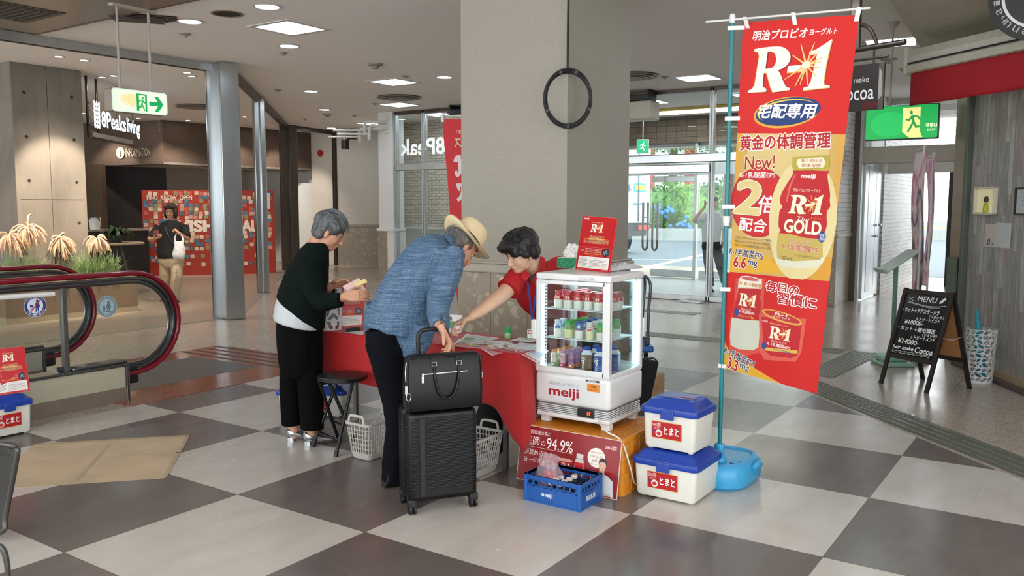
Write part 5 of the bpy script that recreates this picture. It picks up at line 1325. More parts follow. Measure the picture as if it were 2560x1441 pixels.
# picnic-style storage boxes with tomato labels
m_bx=mat('box_white_plastic','e3e1d6',.35,var=.015);m_lid=mat('lid_blue','1d3f9c',.28,var=.05)
def rrpts(hx,hy,r,z,n=5,sx=0,sy=0):
 P=[]
 for cx,cy,a in((hx-r,-hy+r,-90),(hx-r,hy-r,0),(-hx+r,hy-r,90),(-hx+r,-hy+r,180)):
  for k in range(n+1):P.append(V(cx+r*math.cos(R(a+90*k/n))+sx,cy+r*math.sin(R(a+90*k/n))+sy,z))
 return P
def tomato_box(w,d,h,lab,cat='storage box'):
 t=thing('storage_box',lab,cat,(0,0,0));hw,hd=w/2,d/2
 mb=MB();z1=h*.80
 mb.ring([rrpts(hw*.90,hd*.90,.02,.012),rrpts(hw*.94,hd*.94,.022,.022),rrpts(hw,hd,.025,z1-.012),rrpts(hw+.006,hd+.006,.028,z1-.010),rrpts(hw+.006,hd+.006,.028,z1)])
 for x in(-.75,.75):
  for y in(-.7,.7):mb.rbox((hw*x-.012,hd*y-.01,0),(hw*x+.012,hd*y+.01,.02),.004,2)
 part(mb,'body',m_bx,t)
 mb=MB();e=.012
 mb.ring([rrpts(hw+e,hd+e,.035,z1-.022),rrpts(hw+e+.003,hd+e+.003,.036,z1-.01),rrpts(hw+e,hd+e,.035,z1+.008),rrpts(hw-.005,hd-.005,.035,z1+.018),rrpts(hw-.025,hd-.022,.035,h-.012),rrpts(hw-.045,hd-.04,.03,h-.001),rrpts(hw-.08,hd-.07,.02,h)])
 part(mb,'lid',m_lid,t)
 for x in(0,):
  mb=MB();mb.rbox((-.035,-hd-.022,z1-.045),(.035,-hd-.010,z1+.004),.004,2);part(mb,'latch',m_lid,t)
 cv=Canvas();lw,lh=.165,.088;cv.rect(0,0,lw,lh,'d9a43c');cv.rect(.0025,.0025,lw-.0025,lh-.0025,'b5161c')
 cv.text('meiji',.006,lh*.66,.048,lh*.90,'b5161c',bold=.03,outline='f3ece4',ow=.07);cv.text('宅配センター',.012,lh*.55,.046,lh*.63,'f3ece4')
 cv.text('とまと',.068,lh*.28,lw-.014,lh*.72,'f6f2ec',bold=.03,outline='54201c',ow=.03)
 cv.ell(.04,lh*.30,.018,.019,'e9e4dc');cv.ell(.04,lh*.28,.012,.010,'c9332c');cv.rect(.006,lh*.36,.018,lh*.46,'2b3f8f')
 zc=z1*.30;tilt=(hd-hd*.93)/z1
 o=cv.put('front_label',lambda u,v,hh:V(-lw*.55+u,-hd*.935-(zc+v)*tilt-.004-hh,zc+v));o.parent=t
 cv=Canvas();cv.rect(0,0,.09,.016,'c8203a');cv.text('meiji 宅配専用ボックス',.003,.003,.087,.013,'f3e2e0')
 o=cv.put('lid_label',lambda u,v,hh:V(hw*.05+u,-hd*.25+v,h+.0005+hh));o.parent=t
 return t
bxA=tomato_box(.34,.33,.25,'larger white storage box with blue lid, bottom of the stack beside the blue banner base');bxA.location=(1.855,1.315,0)
bxB=tomato_box(.29,.25,.268,'smaller white storage box with blue lid, on top of the stack');bxB.location=(1.865,1.30,.2505);bxB.rotation_euler=(0,0,R(-1.5))
o=dup(bxB,(-2.235,-.115,0),R(90),'white storage box with blue lid at the left edge carrying a red card')
o=dup(bxA,(-.82,1.42,0),R(36),'white storage box with blue lid behind the elderly woman\'s legs');
g_=G(776,1049)+FW*.19;o.location=(g_.x,g_.y,0);o.rotation_euler=(0,0,math.atan2(RT.y,RT.x));o.scale=(1.36,1,.92)
z=.271;br=V(-2.135,.035,z);bl=V(-2.16,-.17,z);card(bl+V(-.05,.012,.293),br+V(-.05,.0,.293),br,bl,'red product card standing on the storage box at the left edge')
# orange crates under the fridge
m_or=mat('crate_orange','d98a25',.45,var=.05)
def orange_crate(lab):
 t=thing('stacking_crate',lab,'crate',(0,0,0),group='orange crates under the fridge');w,d,h=.305,.47,.30
 mb=MB();mb.ring([rrpts(w/2-.006,d/2-.006,.02,0),rrpts(w/2-.006,d/2-.006,.02,h-.004)],cap1=True)
 for z in(0,.10,.19,h-.045,h-.02):mb.ring([rrpts(w/2,d/2,.024,z),rrpts(w/2,d/2,.024,z+(.014 if z<h-.03 else .02))])
 for k in range(5):
  x=-w/2+.03+(w-.06)*k/4;mb.box((x-.003,-d/2-.0,.01),(x+.003,-d/2+.01,h-.02));mb.box((x-.003,d/2-.01,.01),(x+.003,d/2,h-.02))
 for k in range(6):
  y=-d/2+.03+(d-.06)*k/5;mb.box((w/2-.01,y-.003,.01),(w/2,y+.003,h-.02));mb.box((-w/2,y-.003,.01),(-w/2+.01,y+.003,h-.02))
 part(mb,'walls',m_or,t)
 mb=MB();n=11;m_=17
 for i in range(n+1):x=-w/2+.02+(w-.04)*i/n;mb.box((x-.0035,-d/2+.02,h-.006),(x+.0035,d/2-.02,h))
 for j in range(m_+1):y=-d/2+.02+(d-.04)*j/m_;mb.box((-w/2+.02,y-.0035,h-.006),(w/2-.02,y+.0035,h))
 part(mb,'base_grid',m_or,t);return t
c1=orange_crate('upturned orange crate, left one under the fridge');c1.location=(1.19,1.325,0)
dup(c1,(1.503,1.325,0),0,'upturned orange crate, right one under the fridge')
db_=thing('promotion_board','dark red board with a person in a white coat leaning on the orange crates','sign board',(1.345,1.04,0))
q0,q1,q2,q3=V(1.042,1.028,.003),V(1.655,1.028,.003),V(1.655,1.078,.298),V(1.042,1.078,.298)
mb=MB();nn=(q1-q0).cross(q3-q0).normalized();nn=nn if nn.y<0 else-nn;mb.prism([q0,q1,q2,q3],-nn*.004);setp(mb.build('board',mat('board_grey_edge','c9c4be')),db_)
cv=Canvas(.35,H=300);cv.rrect(0,0,600,300,6,'d9cfc8');cv.rrect(3,3,597,297,6,'8e1219')
cv.text('体調管理の為に',40,20,190,44,'f0e6e0');cv.text('医師',36,54,124,104,'f4ece6',bold=.01);cv.text('の',134,72,160,98,'f0e6e0');cv.text('94.9%',168,50,326,108,'f4ece6',bold=.005)
cv.line([(36,112),(326,112)],2,'e6cfc6');cv.text('が奨める',36,124,150,156,'f4ece6');cv.text('ヨーグルト',36,168,170,196,'f4ece6')
cv.text('meiji',512,36,572,56,'a31820',bold=.03,outline='f1e4de',ow=.08)
cv.poly([(250,150),(330,150),(318,215),(262,215)],'c3202a');cv.ell(290,150,42,9,'d8a890');logo_r1(cv,264,162,316,196,burst=False)
cv.rrect(352,104,392,128,4,'d9d2cc');cv.poly([(350,130),(394,130),(400,170),(404,250),(338,250),(344,170)],'cfc8c2');cv.poly([(347,150),(397,150),(402,240),(342,240)],'c01c26');logo_r1(cv,346,190,398,224,burst=False)
cv.ell(466,108,50,50,'eee4dc',36);cv.text('体調管理を意識する',430,78,504,86,'9c4a48');cv.text('1064人の',432,92,500,110,'9c3a38');cv.text('医師に',442,116,488,132,'9c3a38');cv.text('聞きました。',438,138,496,148,'9c4a48')
cv.poly([(432,292),(440,212),(470,190),(502,182),(536,190),(570,214),(578,292)],'d8dadb');cv.poly([(494,180),(510,180),(506,240),(498,240)],'2b3550');cv.poly([(478,188),(496,182),(500,250),(486,240)],'c2c5c8');cv.poly([(526,188),(510,182),(504,250),(520,240)],'c9ccce')
cv.poly([(490,160),(518,160),(520,184),(504,194),(488,184)],'c79a80');cv.ell(504,142,21,27,'d6a98f',24);cv.poly([(482,140),(484,116),(500,104),(520,108),(528,124),(527,142),(520,126),(496,124),(488,128)],'1d1918')
cv.ell(496,142,2.6,1.8,'2a1c18',10);cv.ell(512,142,2.6,1.8,'2a1c18',10,up=False);cv.poly([(499,157),(510,157),(504,160)],'a35a50');cv.text('株式会社 明治',488,281,560,291,'5a3a38',outline='e4d8d2',ow=.08)
setp(cv.put('printed_face',quadmap(q0,q1,q2,q3,600,300),eps=.0002),db_)
# blue bottle crate
m_bc=mat('crate_blue','15529c',.38,var=.05)
bc=thing('bottle_crate','blue plastic crate of returned bottles on the floor before the board','crate',(1.42,.89,0));w,d,h=.325,.225,.137
def crate_mb():
 mb=MB();t_=.006
 def wall4(z0,z1,g=0):
  a=rrpts(w/2+g,d/2+g,.018,z0);b=rrpts(w/2+g,d/2+g,.018,z1);c=rrpts(w/2-t_,d/2-t_,.014,z1);e=rrpts(w/2-t_,d/2-t_,.014,z0);mb.ring([e,a,b,c,e],cap0=False,cap1=False)
 wall4(.0,.085);wall4(.112,h);wall4(h-.012,h,.004);wall4(0,.012,.003);wall4(.088,.092,.002)
 for k in range(9):x=-w/2+.02+(w-.04)*k/8;[mb.box((x-.004,y-.003,.08),(x+.004,y+.003,.115))for y in(-d/2+.003,d/2-.003)]
 for k in range(7):y=-d/2+.02+(d-.04)*k/6;[mb.box((x-.003,y-.004,.08),(x+.003,y+.004,.115))for x in(-w/2+.003,w/2-.003)]
 for x in(-w/2,w/2):
  for y in(-d/2,d/2):mb.cyl(V(x*.955,y*.935,.0),V(x*.955,y*.935,h),.013,n=10)
 mb.box((-w/2+.004,-d/2+.004,.004),(w/2-.004,d/2-.004,.010));return mb
part(crate_mb(),'walls',m_bc,bc)
cv=Canvas();cv.text('meiji',0,0,.062,.026,'dfe8f2',bold=.03);o=cv.put('front_lettering',lambda u,v,hh:V(-.055+u,-d/2-.0006-hh,.034+v));o.parent=bc
cv=Canvas();cv.text('明治乳業',0,0,.09,.026,'dfe8f2',bold=.03);o=cv.put('side_lettering',lambda u,v,hh:V(w/2+.0006+hh,-.05+u,.036+v));o.parent=bc
eb=thing('empty_bottle','empty glass bottle in the blue crate','bottle',(0,0,0),group='returned bottles in the blue crate')
mb=MB();mb.lathe([(.001,0),(.019,0),(.0205,.005),(.0205,.055),(.014,.078),(.0135,.09),(.012,.09),(.0125,.078),(.019,.055),(.019,.006),(.001,.006)],16);part(mb,'glass_body',mat('bottle_grey_glass','6f7880',.12,.0,trans=.6),eb)
mb=MB();mb.lathe([(.001,.088),(.0165,.088),(.017,.09),(.0165,.101),(.001,.102)],16);part(mb,'cap',M['white'],eb)
dkb=thing('empty_bottle','empty bottle with dark open neck in the blue crate','bottle',(0,0,0),group='returned bottles in the blue crate')
mb=MB();mb.lathe([(.001,0),(.019,0),(.0205,.005),(.0205,.052),(.015,.074),(.0145,.086),(.012,.086),(.0125,.074),(.0185,.052),(.018,.006),(.001,.006)],16);part(mb,'glass_body',mat('bottle_dark_glass','3b3f46',.12,trans=.4),dkb)
first={0:1,1:1}
names={0:'white-capped',1:'open dark'}
rowl=['front','second','third','back'];coll=['leftmost','second from the left','third from the left','fourth from the left','fifth from the left','rightmost']
for i in range(4):
 for j in range(6):
  x=1.42-w/2+.04+.049*j;y=.89-d/2+.037+.049*i
  if j<3 and i<4 and not(j==2 and i<4):continue
  if j==2 and i==3:continue
  k=0 if(j==2 or(j==3 and i in(0,1,2))or(i,j)==(3,3))else 1
  lab=names[k]+' bottle in the blue crate, %s row, %s'%(rowl[i],coll[j])
  src=eb if k==0 else dkb
  if first[k]:src.location=(x,y,.0105);src['label']=lab;first[k]=0
  else:dup(src,(x,y,.0105),0,lab)
def crumple(mb,c,R_,n=26,seed=1,squash=(1,1,1),amp=.35,top=None):
 c=Vector(c);s=Vector((seed*7.3,seed*3.1,seed*1.7))
 def f(u,v):
  a=2*PI*u;th=PI*(v-.5);d=V(math.cos(a)*math.cos(th),math.sin(a)*math.cos(th),math.sin(th))
  r=R_*(1+amp*(noise.noise(d*2.2+s)+.5*noise.noise(d*5+s)+.28*noise.noise(d*11+s)))
  return c+V(d.x*squash[0],d.y*squash[1],d.z*squash[2])*r
 mb.grid(f,n*2,n,closeu=True)
def film(name,col,a=.5,rough=.25):
 if name in MATS:return MATS[name]
 m=mat(name,col,rough,var=.04,vs=20,bump=.3,bs=40);m.node_tree.nodes['Principled BSDF'].inputs['Alpha'].default_value=a;return m
pb=thing('plastic_bag','translucent pinkish plastic bag stuffed into the blue crate','plastic bag',(1.335,.90,.012))
mb=MB();crumple(mb,(1.335,.895,.105),.062,24,3,(1,1,1.35),.3);crumple(mb,(1.33,.90,.185),.05,30,5,(1,.9,.75),.42);setp(mb.build('bag_film',film('film_pink','ecd0d2',.26),recalc=False),pb)
mb=MB();crumple(mb,(1.335,.895,.085),.045,16,9,(1,1,1),.3);setp(mb.build('contents',mat('pink_caps','c2405c',.5)),pb)
# glass-door display fridge
FX0,FX1,FY0,FY1,FZ=1.075,1.53,1.17,1.56,.30
m_fr=mat('fridge_white','dcdddb',.28,var=.01,coat=.2)
fr=thing('display_fridge','white glass-door display fridge full of milk bottles on orange crates','display fridge',((FX0+FX1)/2,(FY0+FY1)/2,FZ))
for x in(FX0+.045,FX1-.035):
 for y in(FY0+.045,FY1-.045):
  mb=MB();mb.rbox((x-.026,y-.022,FZ+.0005),(x+.026,y+.022,FZ+.05),.005,2);setp(mb.build('foot',m_fr),fr)
mb=MB();mb.rbox((FX0+.002,FY0+.002,FZ+.035),(FX1-.002,FY1-.002,FZ+.060),.010,3);mb.box((FX0+.02,FY0+.02,FZ+.05),(FX1-.02,FY1-.02,FZ+.115));setp(mb.build('base_frame',m_fr),fr)
mb=MB()
for k in range(5):
 z=FZ+.062+.0095*k
 mb.rbox((FX0+.006,FY0+.006,z),(FX1-.006,FY1-.006,z+.0045),.002,1)
setp(mb.build('vent_louvre',m_fr),fr)
mb=MB();mb.box((FX0+.012,FY0+.012,FZ+.06),(FX1-.012,FY1-.012,FZ+.112));setp(mb.build('vent_shadow',mat('vent_inner_grey','6b6d70',.6)),fr)
mb=MB();mb.rbox((FX0-.004,FY0-.004,FZ+.112),(FX1+.004,FY1+.004,FZ+.282),.022,5);setp(mb.build('lower_body',m_fr),fr)
mb=MB();mb.rbox((FX0+.265,FY0-.002,FZ+.063),(FX0+.365,FY0+.02,FZ+.108),.004,2);setp(mb.build('display_panel',M['black']),fr)
cv=Canvas(emit=6);cv.text('07',0,0,.022,.017,'ff3a1c',bold=.01);setp(cv.put('temperature_digits',flat((FX0+.325,FY0-.0022,FZ+.077),(1,0,0),(0,0,1),(0,-1,0))),fr)
ZG0,ZG1=FZ+.282,FZ+.79
mb=MB();mb.rbox((FX0,FY0,ZG0-.003),(FX1,FY1,ZG0+.022),.006,2);setp(mb.build('cabinet_floor',m_fr),fr)
mb=MB();mb.rbox((FX0-.002,FY0-.002,ZG1),(FX1+.002,FY1+.002,ZG1+.0355),.008,3);setp(mb.build('cabinet_top',m_fr),fr)
cv=Canvas();cv.text('もっと!おいしさ宅配',0,0,.085,.010,'7c8084',bold=.01);cv.line([(-.004,-.003),(.10,-.003),(.10,.013),(-.004,.013),(-.004,-.003)],.0008,'a5a8aa');setp(cv.put('top_label',flat((FX0+.27,FY0-.0022,ZG1+.010),(1,0,0),(0,0,1),(0,-1,0))),fr)
mb=MB()
for x in(FX0+.012,FX1-.012):
 for y in(FY0+.014,FY1-.014):mb.rbox((x-.011,y-.013,ZG0+.02),(x+.011,y+.013,ZG1),.004,2)
setp(mb.build('corner_post',m_fr),fr)
for nm,y,s in(('front_door',FY0-.004,1),('rear_door',FY1+.004,-1)):
 mb=MB()
 for a,b in(((FX0+.001,ZG0+.004),(FX0+.026,ZG1-.002)),((FX1-.044,ZG0+.004),(FX1-.001,ZG1-.002)),((FX0+.02,ZG0+.004),(FX1-.03,ZG0+.035)),((FX0+.02,ZG1-.024),(FX1-.03,ZG1-.002))):
  mb.rbox((a[0],y,a[1]),(b[0],y+.016*s,b[1]),.004,2)
 dr=mb.build(nm,m_fr);setp(dr,fr)
 mb=MB();mb.box((FX0+.024,y+.006*s,ZG0+.03),(FX1-.04,y+.009*s,ZG1-.02));setp(mb.build('pane',M['glass']),dr)
 hx=FX0-.004 if s==1 else FX1-.006
 mb=MB();mb.rbox((hx-.018,y-.016*s,ZG0+.18),(hx+.012,y+.004*s,ZG0+.285),.005,3);setp(mb.build('handle',m_fr),dr)
for x in(FX0+.004,FX1-.008):mb=MB();mb.box((x,FY0+.026,ZG0+.02),(x+.004,FY1-.026,ZG1));setp(mb.build('side_pane',M['glass']),fr)
m_led=emis('fridge_led','c8f6ff',14)
mb=MB()
for x,y in((FX0+.027,FY0+.034),(FX1-.027,FY1-.034)):mb.box((x-.005,y-.006,ZG0+.03),(x+.005,y+.006,ZG1-.015))
mb.box((FX0+.06,FY1-.05,ZG1-.010),(FX1-.06,FY1-.04,ZG1-.004));mb.box((FX0+.12,FY0+.16,ZG1-.006),(FX1-.12,FY0+.19,ZG1-.002));setp(mb.build('light_strip',m_led),fr)
mb=MB()
for x,y in((FX0+.045,FY0+.03),(FX1-.045,FY0+.03),(FX0+.045,FY1-.03),(FX1-.045,FY1-.03)):
 mb.box((x-.006,y-.003,ZG0+.03),(x+.006,y+.003,ZG1-.01))
setp(mb.build('shelf_rail',mat('rail_white','e8eef0',.3)),fr)
mb=MB()
for k in range(24):mb.box((FX0+.042,FY0+.0262,ZG0+.05+.018*k),(FX0+.048,FY0+.0272,ZG0+.058+.018*k))
setp(mb.build('rail_slot',M['black']),fr)
SH=[ZG0+.0225,FZ+.475,FZ+.635]
m_wire=mat('shelf_wire_white','e9f0f2',.3)
for z in SH[1:]:
 mb=MB();x0,x1,y0,y1=FX0+.05,FX1-.035,FY0+.03,FY1-.035
 for k in range(29):x=x0+(x1-x0)*k/28;mb.box((x-.0013,y0,z-.003),(x+.0013,y1,z))
 for y in(y0,(y0+y1)/2,y1):mb.box((x0,y-.002,z-.007),(x1,y+.002,z-.003))
 setp(mb.build('wire_shelf',m_wire),fr)
nn=V(0,-1,0)
cv=Canvas();cv.rect(0,0,.20,.108,'d3d6d7');cv.text('明日をもっとおいしく',.008,.083,.185,.10,'6e7377');cv.text('meiji',.005,.012,.188,.072,'a51219',bold=.035)
setp(cv.put('brand_sticker',flat((FX0+.085,FY0-.0042,FZ+.135),(1,0,0),(0,0,1),nn)),fr)
cv=Canvas();cv.rect(0,0,.085,.014,'b9bcbc');cv.rect(.002,.002,.014,.012,'3c4146');cv.text('GINZA 宅配',.02,.003,.06,.011,'3c4146');cv.rect(.062,.002,.083,.012,'3c4146');setp(cv.put('maker_plate',flat((FX0+.315,FY0-.0042,FZ+.258),(1,0,0),(0,0,1),nn)),fr)
cv=Canvas();cv.rect(0,0,.075,.042,'d9882b');cv.text('meiji',.018,.02,.052,.034,'4c2412',bold=.03);cv.text('お届けします',.012,.006,.062,.014,'b5231c');setp(cv.put('orange_sticker',flat((FX0+.325,FY0-.0042,FZ+.208),(1,0,0),(0,0,1),nn)),fr)
p=[V(FX1-.06,FY0-.004,FZ+.055),V(FX1-.02,FY0-.05,FZ+.05),V(FX1+.04,FY0-.09,FZ+.03),V(FX1+.11,FY0-.07,FZ-.01),V(FX1+.145,FY0-.04,FZ-.14),V(FX1+.14,FY0+.06,FZ-.27),V(FX1+.16,FY0+.3,.006),V(FX1+.1,FY0+.9,.006)]
mb=MB();mb.tube(p,.0045,8,sub=6);setp(mb.build('power_cord',mat('cord_white','d8d8d6',.4)),fr)
# bottles
m_milk=mat('milk_white','eef0e2',.18,var=.01,coat=.3)
def cylmap(r,z0,zs,ang0=-PI/2):
 """canvas u (metres around) -> wrap; v -> z with radius from r(z)"""
 return lambda u,v,h:V(math.cos(ang0+u/r(z0))*(r(v)+h),math.sin(ang0+u/r(z0))*(r(v)+h),v)
def prof_r(prof):
 def f(z):
  for(r0,z0),(r1,z1)in zip(prof,prof[1:]):
   if z0<=z<=z1 and z1>z0:return r0+(r1-r0)*(z-z0)/(z1-z0)
  return prof[-1][0]
 return f
BP=[(.001,0),(.0215,.0),(.0236,.003),(.0240,.048),(.0225,.061),(.0178,.074),(.0172,.082),(.0186,.085),(.0186,.092),(.001,.0925)]
bpr=prof_r(BP[1:-1])
def milk_bottle(label,body,sleeve,cap,art,zs=(.045,.083),cat='bottle',group=None):
 t=thing('milk_bottle',label,'bottle',(0,0,0),group=group)
 mb=MB();mb.lathe(BP,20);part(mb,'body',body,t)
 mb=MB();zz=[zs[0]+(zs[1]-zs[0])*k/7 for k in range(8)];mb.lathe([(bpr(z)+.0004,z)for z in zz],20,cap=False);part(mb,'sleeve',sleeve,t)
 mb=MB();mb.lathe([(.0188,.082),(.0196,.084),(.0196,.0925),(.017,.0935),(.001,.0935)],20);part(mb,'cap',cap,t)
 if art:
  cv=Canvas();art(cv);o=cv.put('label_print',cylmap(bpr,.05,zs),eps=.00012,base=5,maxlen=.012);o.parent=t
 return t
def art_r1(cv):logo_r1(cv,-.012,.052,.012,.068,c='f3e6c8',edge=None,shadow=None,burst=False);cv.text('強さひきだす',-.010,.0475,.010,.0505,'f3d9cf')
red_p=mat('sleeve_red','c41a24',.25,coat=.3);capr=mat('cap_film_red','c9525a',.3)
def B(lab,sl,cp,art,body=m_milk,zs=(.045,.083)):return milk_bottle(lab,body,mat('sleeve_'+sl,sl,.25,coat=.2),mat('cap_'+cp,cp,.3),art,zs)
r1p=milk_bottle('x',m_milk,red_p,capr,art_r1)
def place(src,first,x,y,z,lab,group,rz):
 if first:src.location=(x,y,z);src['label']=lab;src['group']=group;src.rotation_euler=(0,0,rz);return src
 return dup(src,(x,y,z),rz,lab,group)
cn=['leftmost column','second column','third column','fourth column','fifth column','rightmost column'];rw=['front row','second row','third row','back row']
f_=True;rb_=random.Random(4)
for j in range(4):
 for i in range(6):
  if(i,j)in((0,2),(0,3),(2,3),(4,3),(5,3),(5,0),(3,2)):continue
  x=FX0+.105+.0615*i+(.004 if j%2 else 0);y=FY0+.062+.058*j
  place(r1p,f_,x,y,SH[2],'red-sleeved milk bottle on the top shelf, %s, %s'%(rw[j],cn[i]),'red-sleeved bottles on the top fridge shelf',R(22)+rb_.uniform(-.25,.25));f_=False
def art_blue(cv):cv.poly([(-.014,.049),(.014,.049),(.014,.062),(-.014,.06)],'2457a8');cv.ell(0,.055,.006,.005,'c8462e',14);cv.text('LG21',-.008,.064,.008,.070,'1d3f86',bold=.03)
def art_green(cv):cv.ell(.003,.057,.006,.006,'e0653a',16);cv.poly([(-.013,.05),(-.004,.05),(-.008,.062)],'3f9a46');cv.text('ソイ',-.010,.062,.004,.069,'f0f2e0',bold=.02)
def art_berry(cv):cv.ell(0,.066,.011,.007,'bfe0f2',18);cv.ell(-.008,.051,.004,.004,'d98a2b',12);cv.ell(0,.050,.004,.004,'7c3a66',12);cv.ell(.009,.051,.004,.004,'b5452f',12)
def art_redw(cv):cv.poly([(-.012,.05),(.012,.05),(.010,.058),(-.010,.056)],'d2403c');cv.text('meiji',-.009,.064,.009,.071,'c8303a',bold=.03)
kinds=[('blue-sleeved','b9d5ea','d4dbe6',art_blue,m_milk),('green-sleeved','4fae4c','4fb052',art_green,mat('soy_yellow','e6e6a6',.2,coat=.2)),('dark-blue-sleeved','2d5c9e','2f5f9f',art_berry,m_milk),('white-and-red-sleeved','e2d9d2','dfe3e4',art_redw,mat('cream_milk','eee9bd',.2,coat=.2)),('bright green','3fb35a','44b35c',art_green,m_milk)]
for i,(nm,sl,cp,art,body)in enumerate(kinds):
 src=None
 for j in range(4):
  if(i,j)in((0,3),(0,2),(4,2),(4,1)):continue
  x=FX0+.105+.066*i;y=FY0+.06+.06*j
  lab=nm+' milk bottle on the middle shelf, '+rw[j]
  if src is None:src=B(lab,sl,cp,art,body);src.location=(x,y,SH[1]);src['group']='small bottles on the middle fridge shelf';src.rotation_euler=(0,0,R(20))
  else:dup(src,(x,y,SH[1]),R(20)+rb_.uniform(-.3,.3),lab,'small bottles on the middle fridge shelf')
dup(src,(FX1-.055,FY0+.1,SH[1]),.3,'bright green milk bottle at the right end of the middle shelf','small bottles on the middle fridge shelf')
DP=[(.001,0),(.0175,0),(.019,.003),(.019,.035),(.0165,.045),(.019,.055),(.0185,.072),(.013,.085),(.0125,.088),(.001,.0885)]
dpr=prof_r(DP[1:-1])
def drink(lab,c1,c2,cp,txt):
 t=thing('small_drink_bottle',lab,'bottle',(0,0,0));mb=MB();mb.lathe(DP,18);part(mb,'body',mat('drink_'+c1,c1,.3),t)
 mb=MB();mb.lathe([(.013,.084),(.0155,.086),(.0155,.096),(.001,.098)],18);part(mb,'cap',mat('dcap_'+cp,cp,.35),t)
 cv=Canvas();cv.rect(-.018,.006,.018,.03,c2);cv.text(txt,-.014,.058,.014,.07,c2,bold=.02);cv.ell(-.006,.018,.006,.006,'f0ece0',14);cv.ell(.007,.02,.004,.006,'b83a4c',12)
 o=cv.put('label_print',cylmap(dpr,.02,0),eps=.00012,base=4,maxlen=.008);o.parent=t;return t
dk=[('d9cdb4','5f8f4a','d98436','グルコ','orange-capped'),('cfa9b4','c03a55','b98aa8','みらい','pink-labelled'),('8a5f9c','d9853c','9a6cae','善玉','purple')]
for i,(c1_,c2_,cp,tx,nm)in enumerate(dk):
 src=None
 for j in range(4):
  x=FX0+.085+.055*i+.004*j;y=FY0+.055+.05*j;lab='%s small drink bottle on the fridge floor, %s'%(nm,rw[j])
  if src is None:src=drink(lab,c1_,c2_,cp,tx);src.location=(x,y,SH[0]);src['group']='small drinks on the fridge floor';src.rotation_euler=(0,0,R(20))
  else:dup(src,(x,y,SH[0]),R(20)+rb_.uniform(-.3,.3),lab,'small drinks on the fridge floor')
def carton(lab,col,txt):
 t=thing('milk_carton',lab,'carton',(0,0,0));w=.030
 mb=MB();mb.rbox((-w,-w,0),(w,w,.092),.004,2);mb.ring([rrpts(w,w,.004,.09),rrpts(.019,.019,.012,.112)]);part(mb,'body',mat('carton_'+col,col,.35),t)
 mb=MB();mb.ring([rrpts(w+.0004,w+.0004,.004,.0905),rrpts(.0195,.0195,.012,.1125)]);part(mb,'shoulder',mat('carton_shoulder','dfe6ee',.35),t)
 mb=MB();mb.lathe([(.001,.110),(.019,.110),(.020,.112),(.020,.127),(.018,.129),(.001,.129)],24);part(mb,'cap',mat('carton_cap_blue','1f55b5',.3),t)
 cv=Canvas();cv.text('meiji',0,0,.066,.021,'f4f4f0',bold=.03)
 o=cv.put('side_lettering',lambda u,v,h:V(-.010-v+.003,-w-.0004-h,.012+u));o.parent=t
 cv=Canvas();cv.text(txt,0,0,.05,.009,'e6dcc0',bold=.01);o=cv.put('small_lettering',lambda u,v,h:V(.020-v,-w-.0004-h,.022+u));o.parent=t
 return t
k1=carton('brown milk carton with blue cap on the fridge floor, front row','6b5033','カフェオレ');k1.location=(FX0+.285,FY0+.062,SH[0]);k1.rotation_euler=(0,0,R(28));k1['group']='cartons on the fridge floor'
dup(k1,(FX0+.30,FY0+.14,SH[0]),R(26),'brown milk carton with blue cap on the fridge floor, behind the front one')
k2=carton('blue milk carton on the fridge floor nearest the front right corner','1c4c9c','おいしい牛乳');k2.location=(FX0+.366,FY0+.060,SH[0]);k2.rotation_euler=(0,0,R(27));k2['group']='cartons on the fridge floor'
dup(k2,(FX0+.40,FY0+.155,SH[0]),R(15),'blue milk carton seen through the right side pane, second row');dup(k2,(FX0+.36,FY0+.215,SH[0]),R(20),'blue milk carton behind the others on the fridge floor')
# on top: tissue box, cloth
zt=ZG1+.036
a=G(1386,671,zt);b=G(1452,674,zt);d=(b-a).normalized();n=V(-d.y,d.x,0);Lb=.235
tb=thing('tissue_box','green and white tissue box on top of the fridge behind the red card','tissue box',a)
a=a+n*.03
Mx=Matrix((d,n,V(0,0,1))).transposed().to_4x4();Mx.translation=a
mb=MB();mb.rbox((0,0,.0005),(Lb,.115,.062),.003,2,0,Mx);setp(mb.build('box',mat('tissue_box_white','d8dad6',.5)),tb)
cv=Canvas();cv.poly([(.001,.002),(.10,.002),(.125,.018),(.14,.04),(.145,.060),(.001,.060)],'1f7a50')
for k in range(34):cv.ell(rb_.uniform(.006,.12),rb_.uniform(.006,.056),.0035,.0035,'4c9c74',8,up=(k==0))
setp(cv.put('box_print',lambda u,v,h:Mx@V(u,-.0004-h,v)),tb)
c=Mx@V(.075,.055,.062)
mb=MB();crumple(mb,c+V(0,0,.03),.046,44,7,(1.1,.6,.95),.5);setp(mb.build('tissue',mat('tissue_white','e4e4e0',.8)),tb)
a=G(1500,682,zt);b=G(1600,672,zt);mb=MB();rr_=[]
mb.grid(lambda u,v:a.lerp(b,.12+u*.95)+V(-.56,.83,0)*(-.03+v*.15)+V(0,0,.004+.032*math.sin(PI*min(1,max(0,v)))*math.sin(PI*min(1,u*.9+.12))*(.8+.9*abs(noise.noise(V(u*7,v*4,2))))+.004*noise.noise(V(u*18,v*14,5))),40,24)
o=mb.build('folded_bag',mat('bag_grey_white','c9cbcb',.45,var=.06));modmesh(o,[('SOLIDIFY',dict(thickness=.003,offset=1))]);o.location.z-=0
tag(o,'crumpled greyish white plastic bag lying on top of the fridge at right','plastic bag')
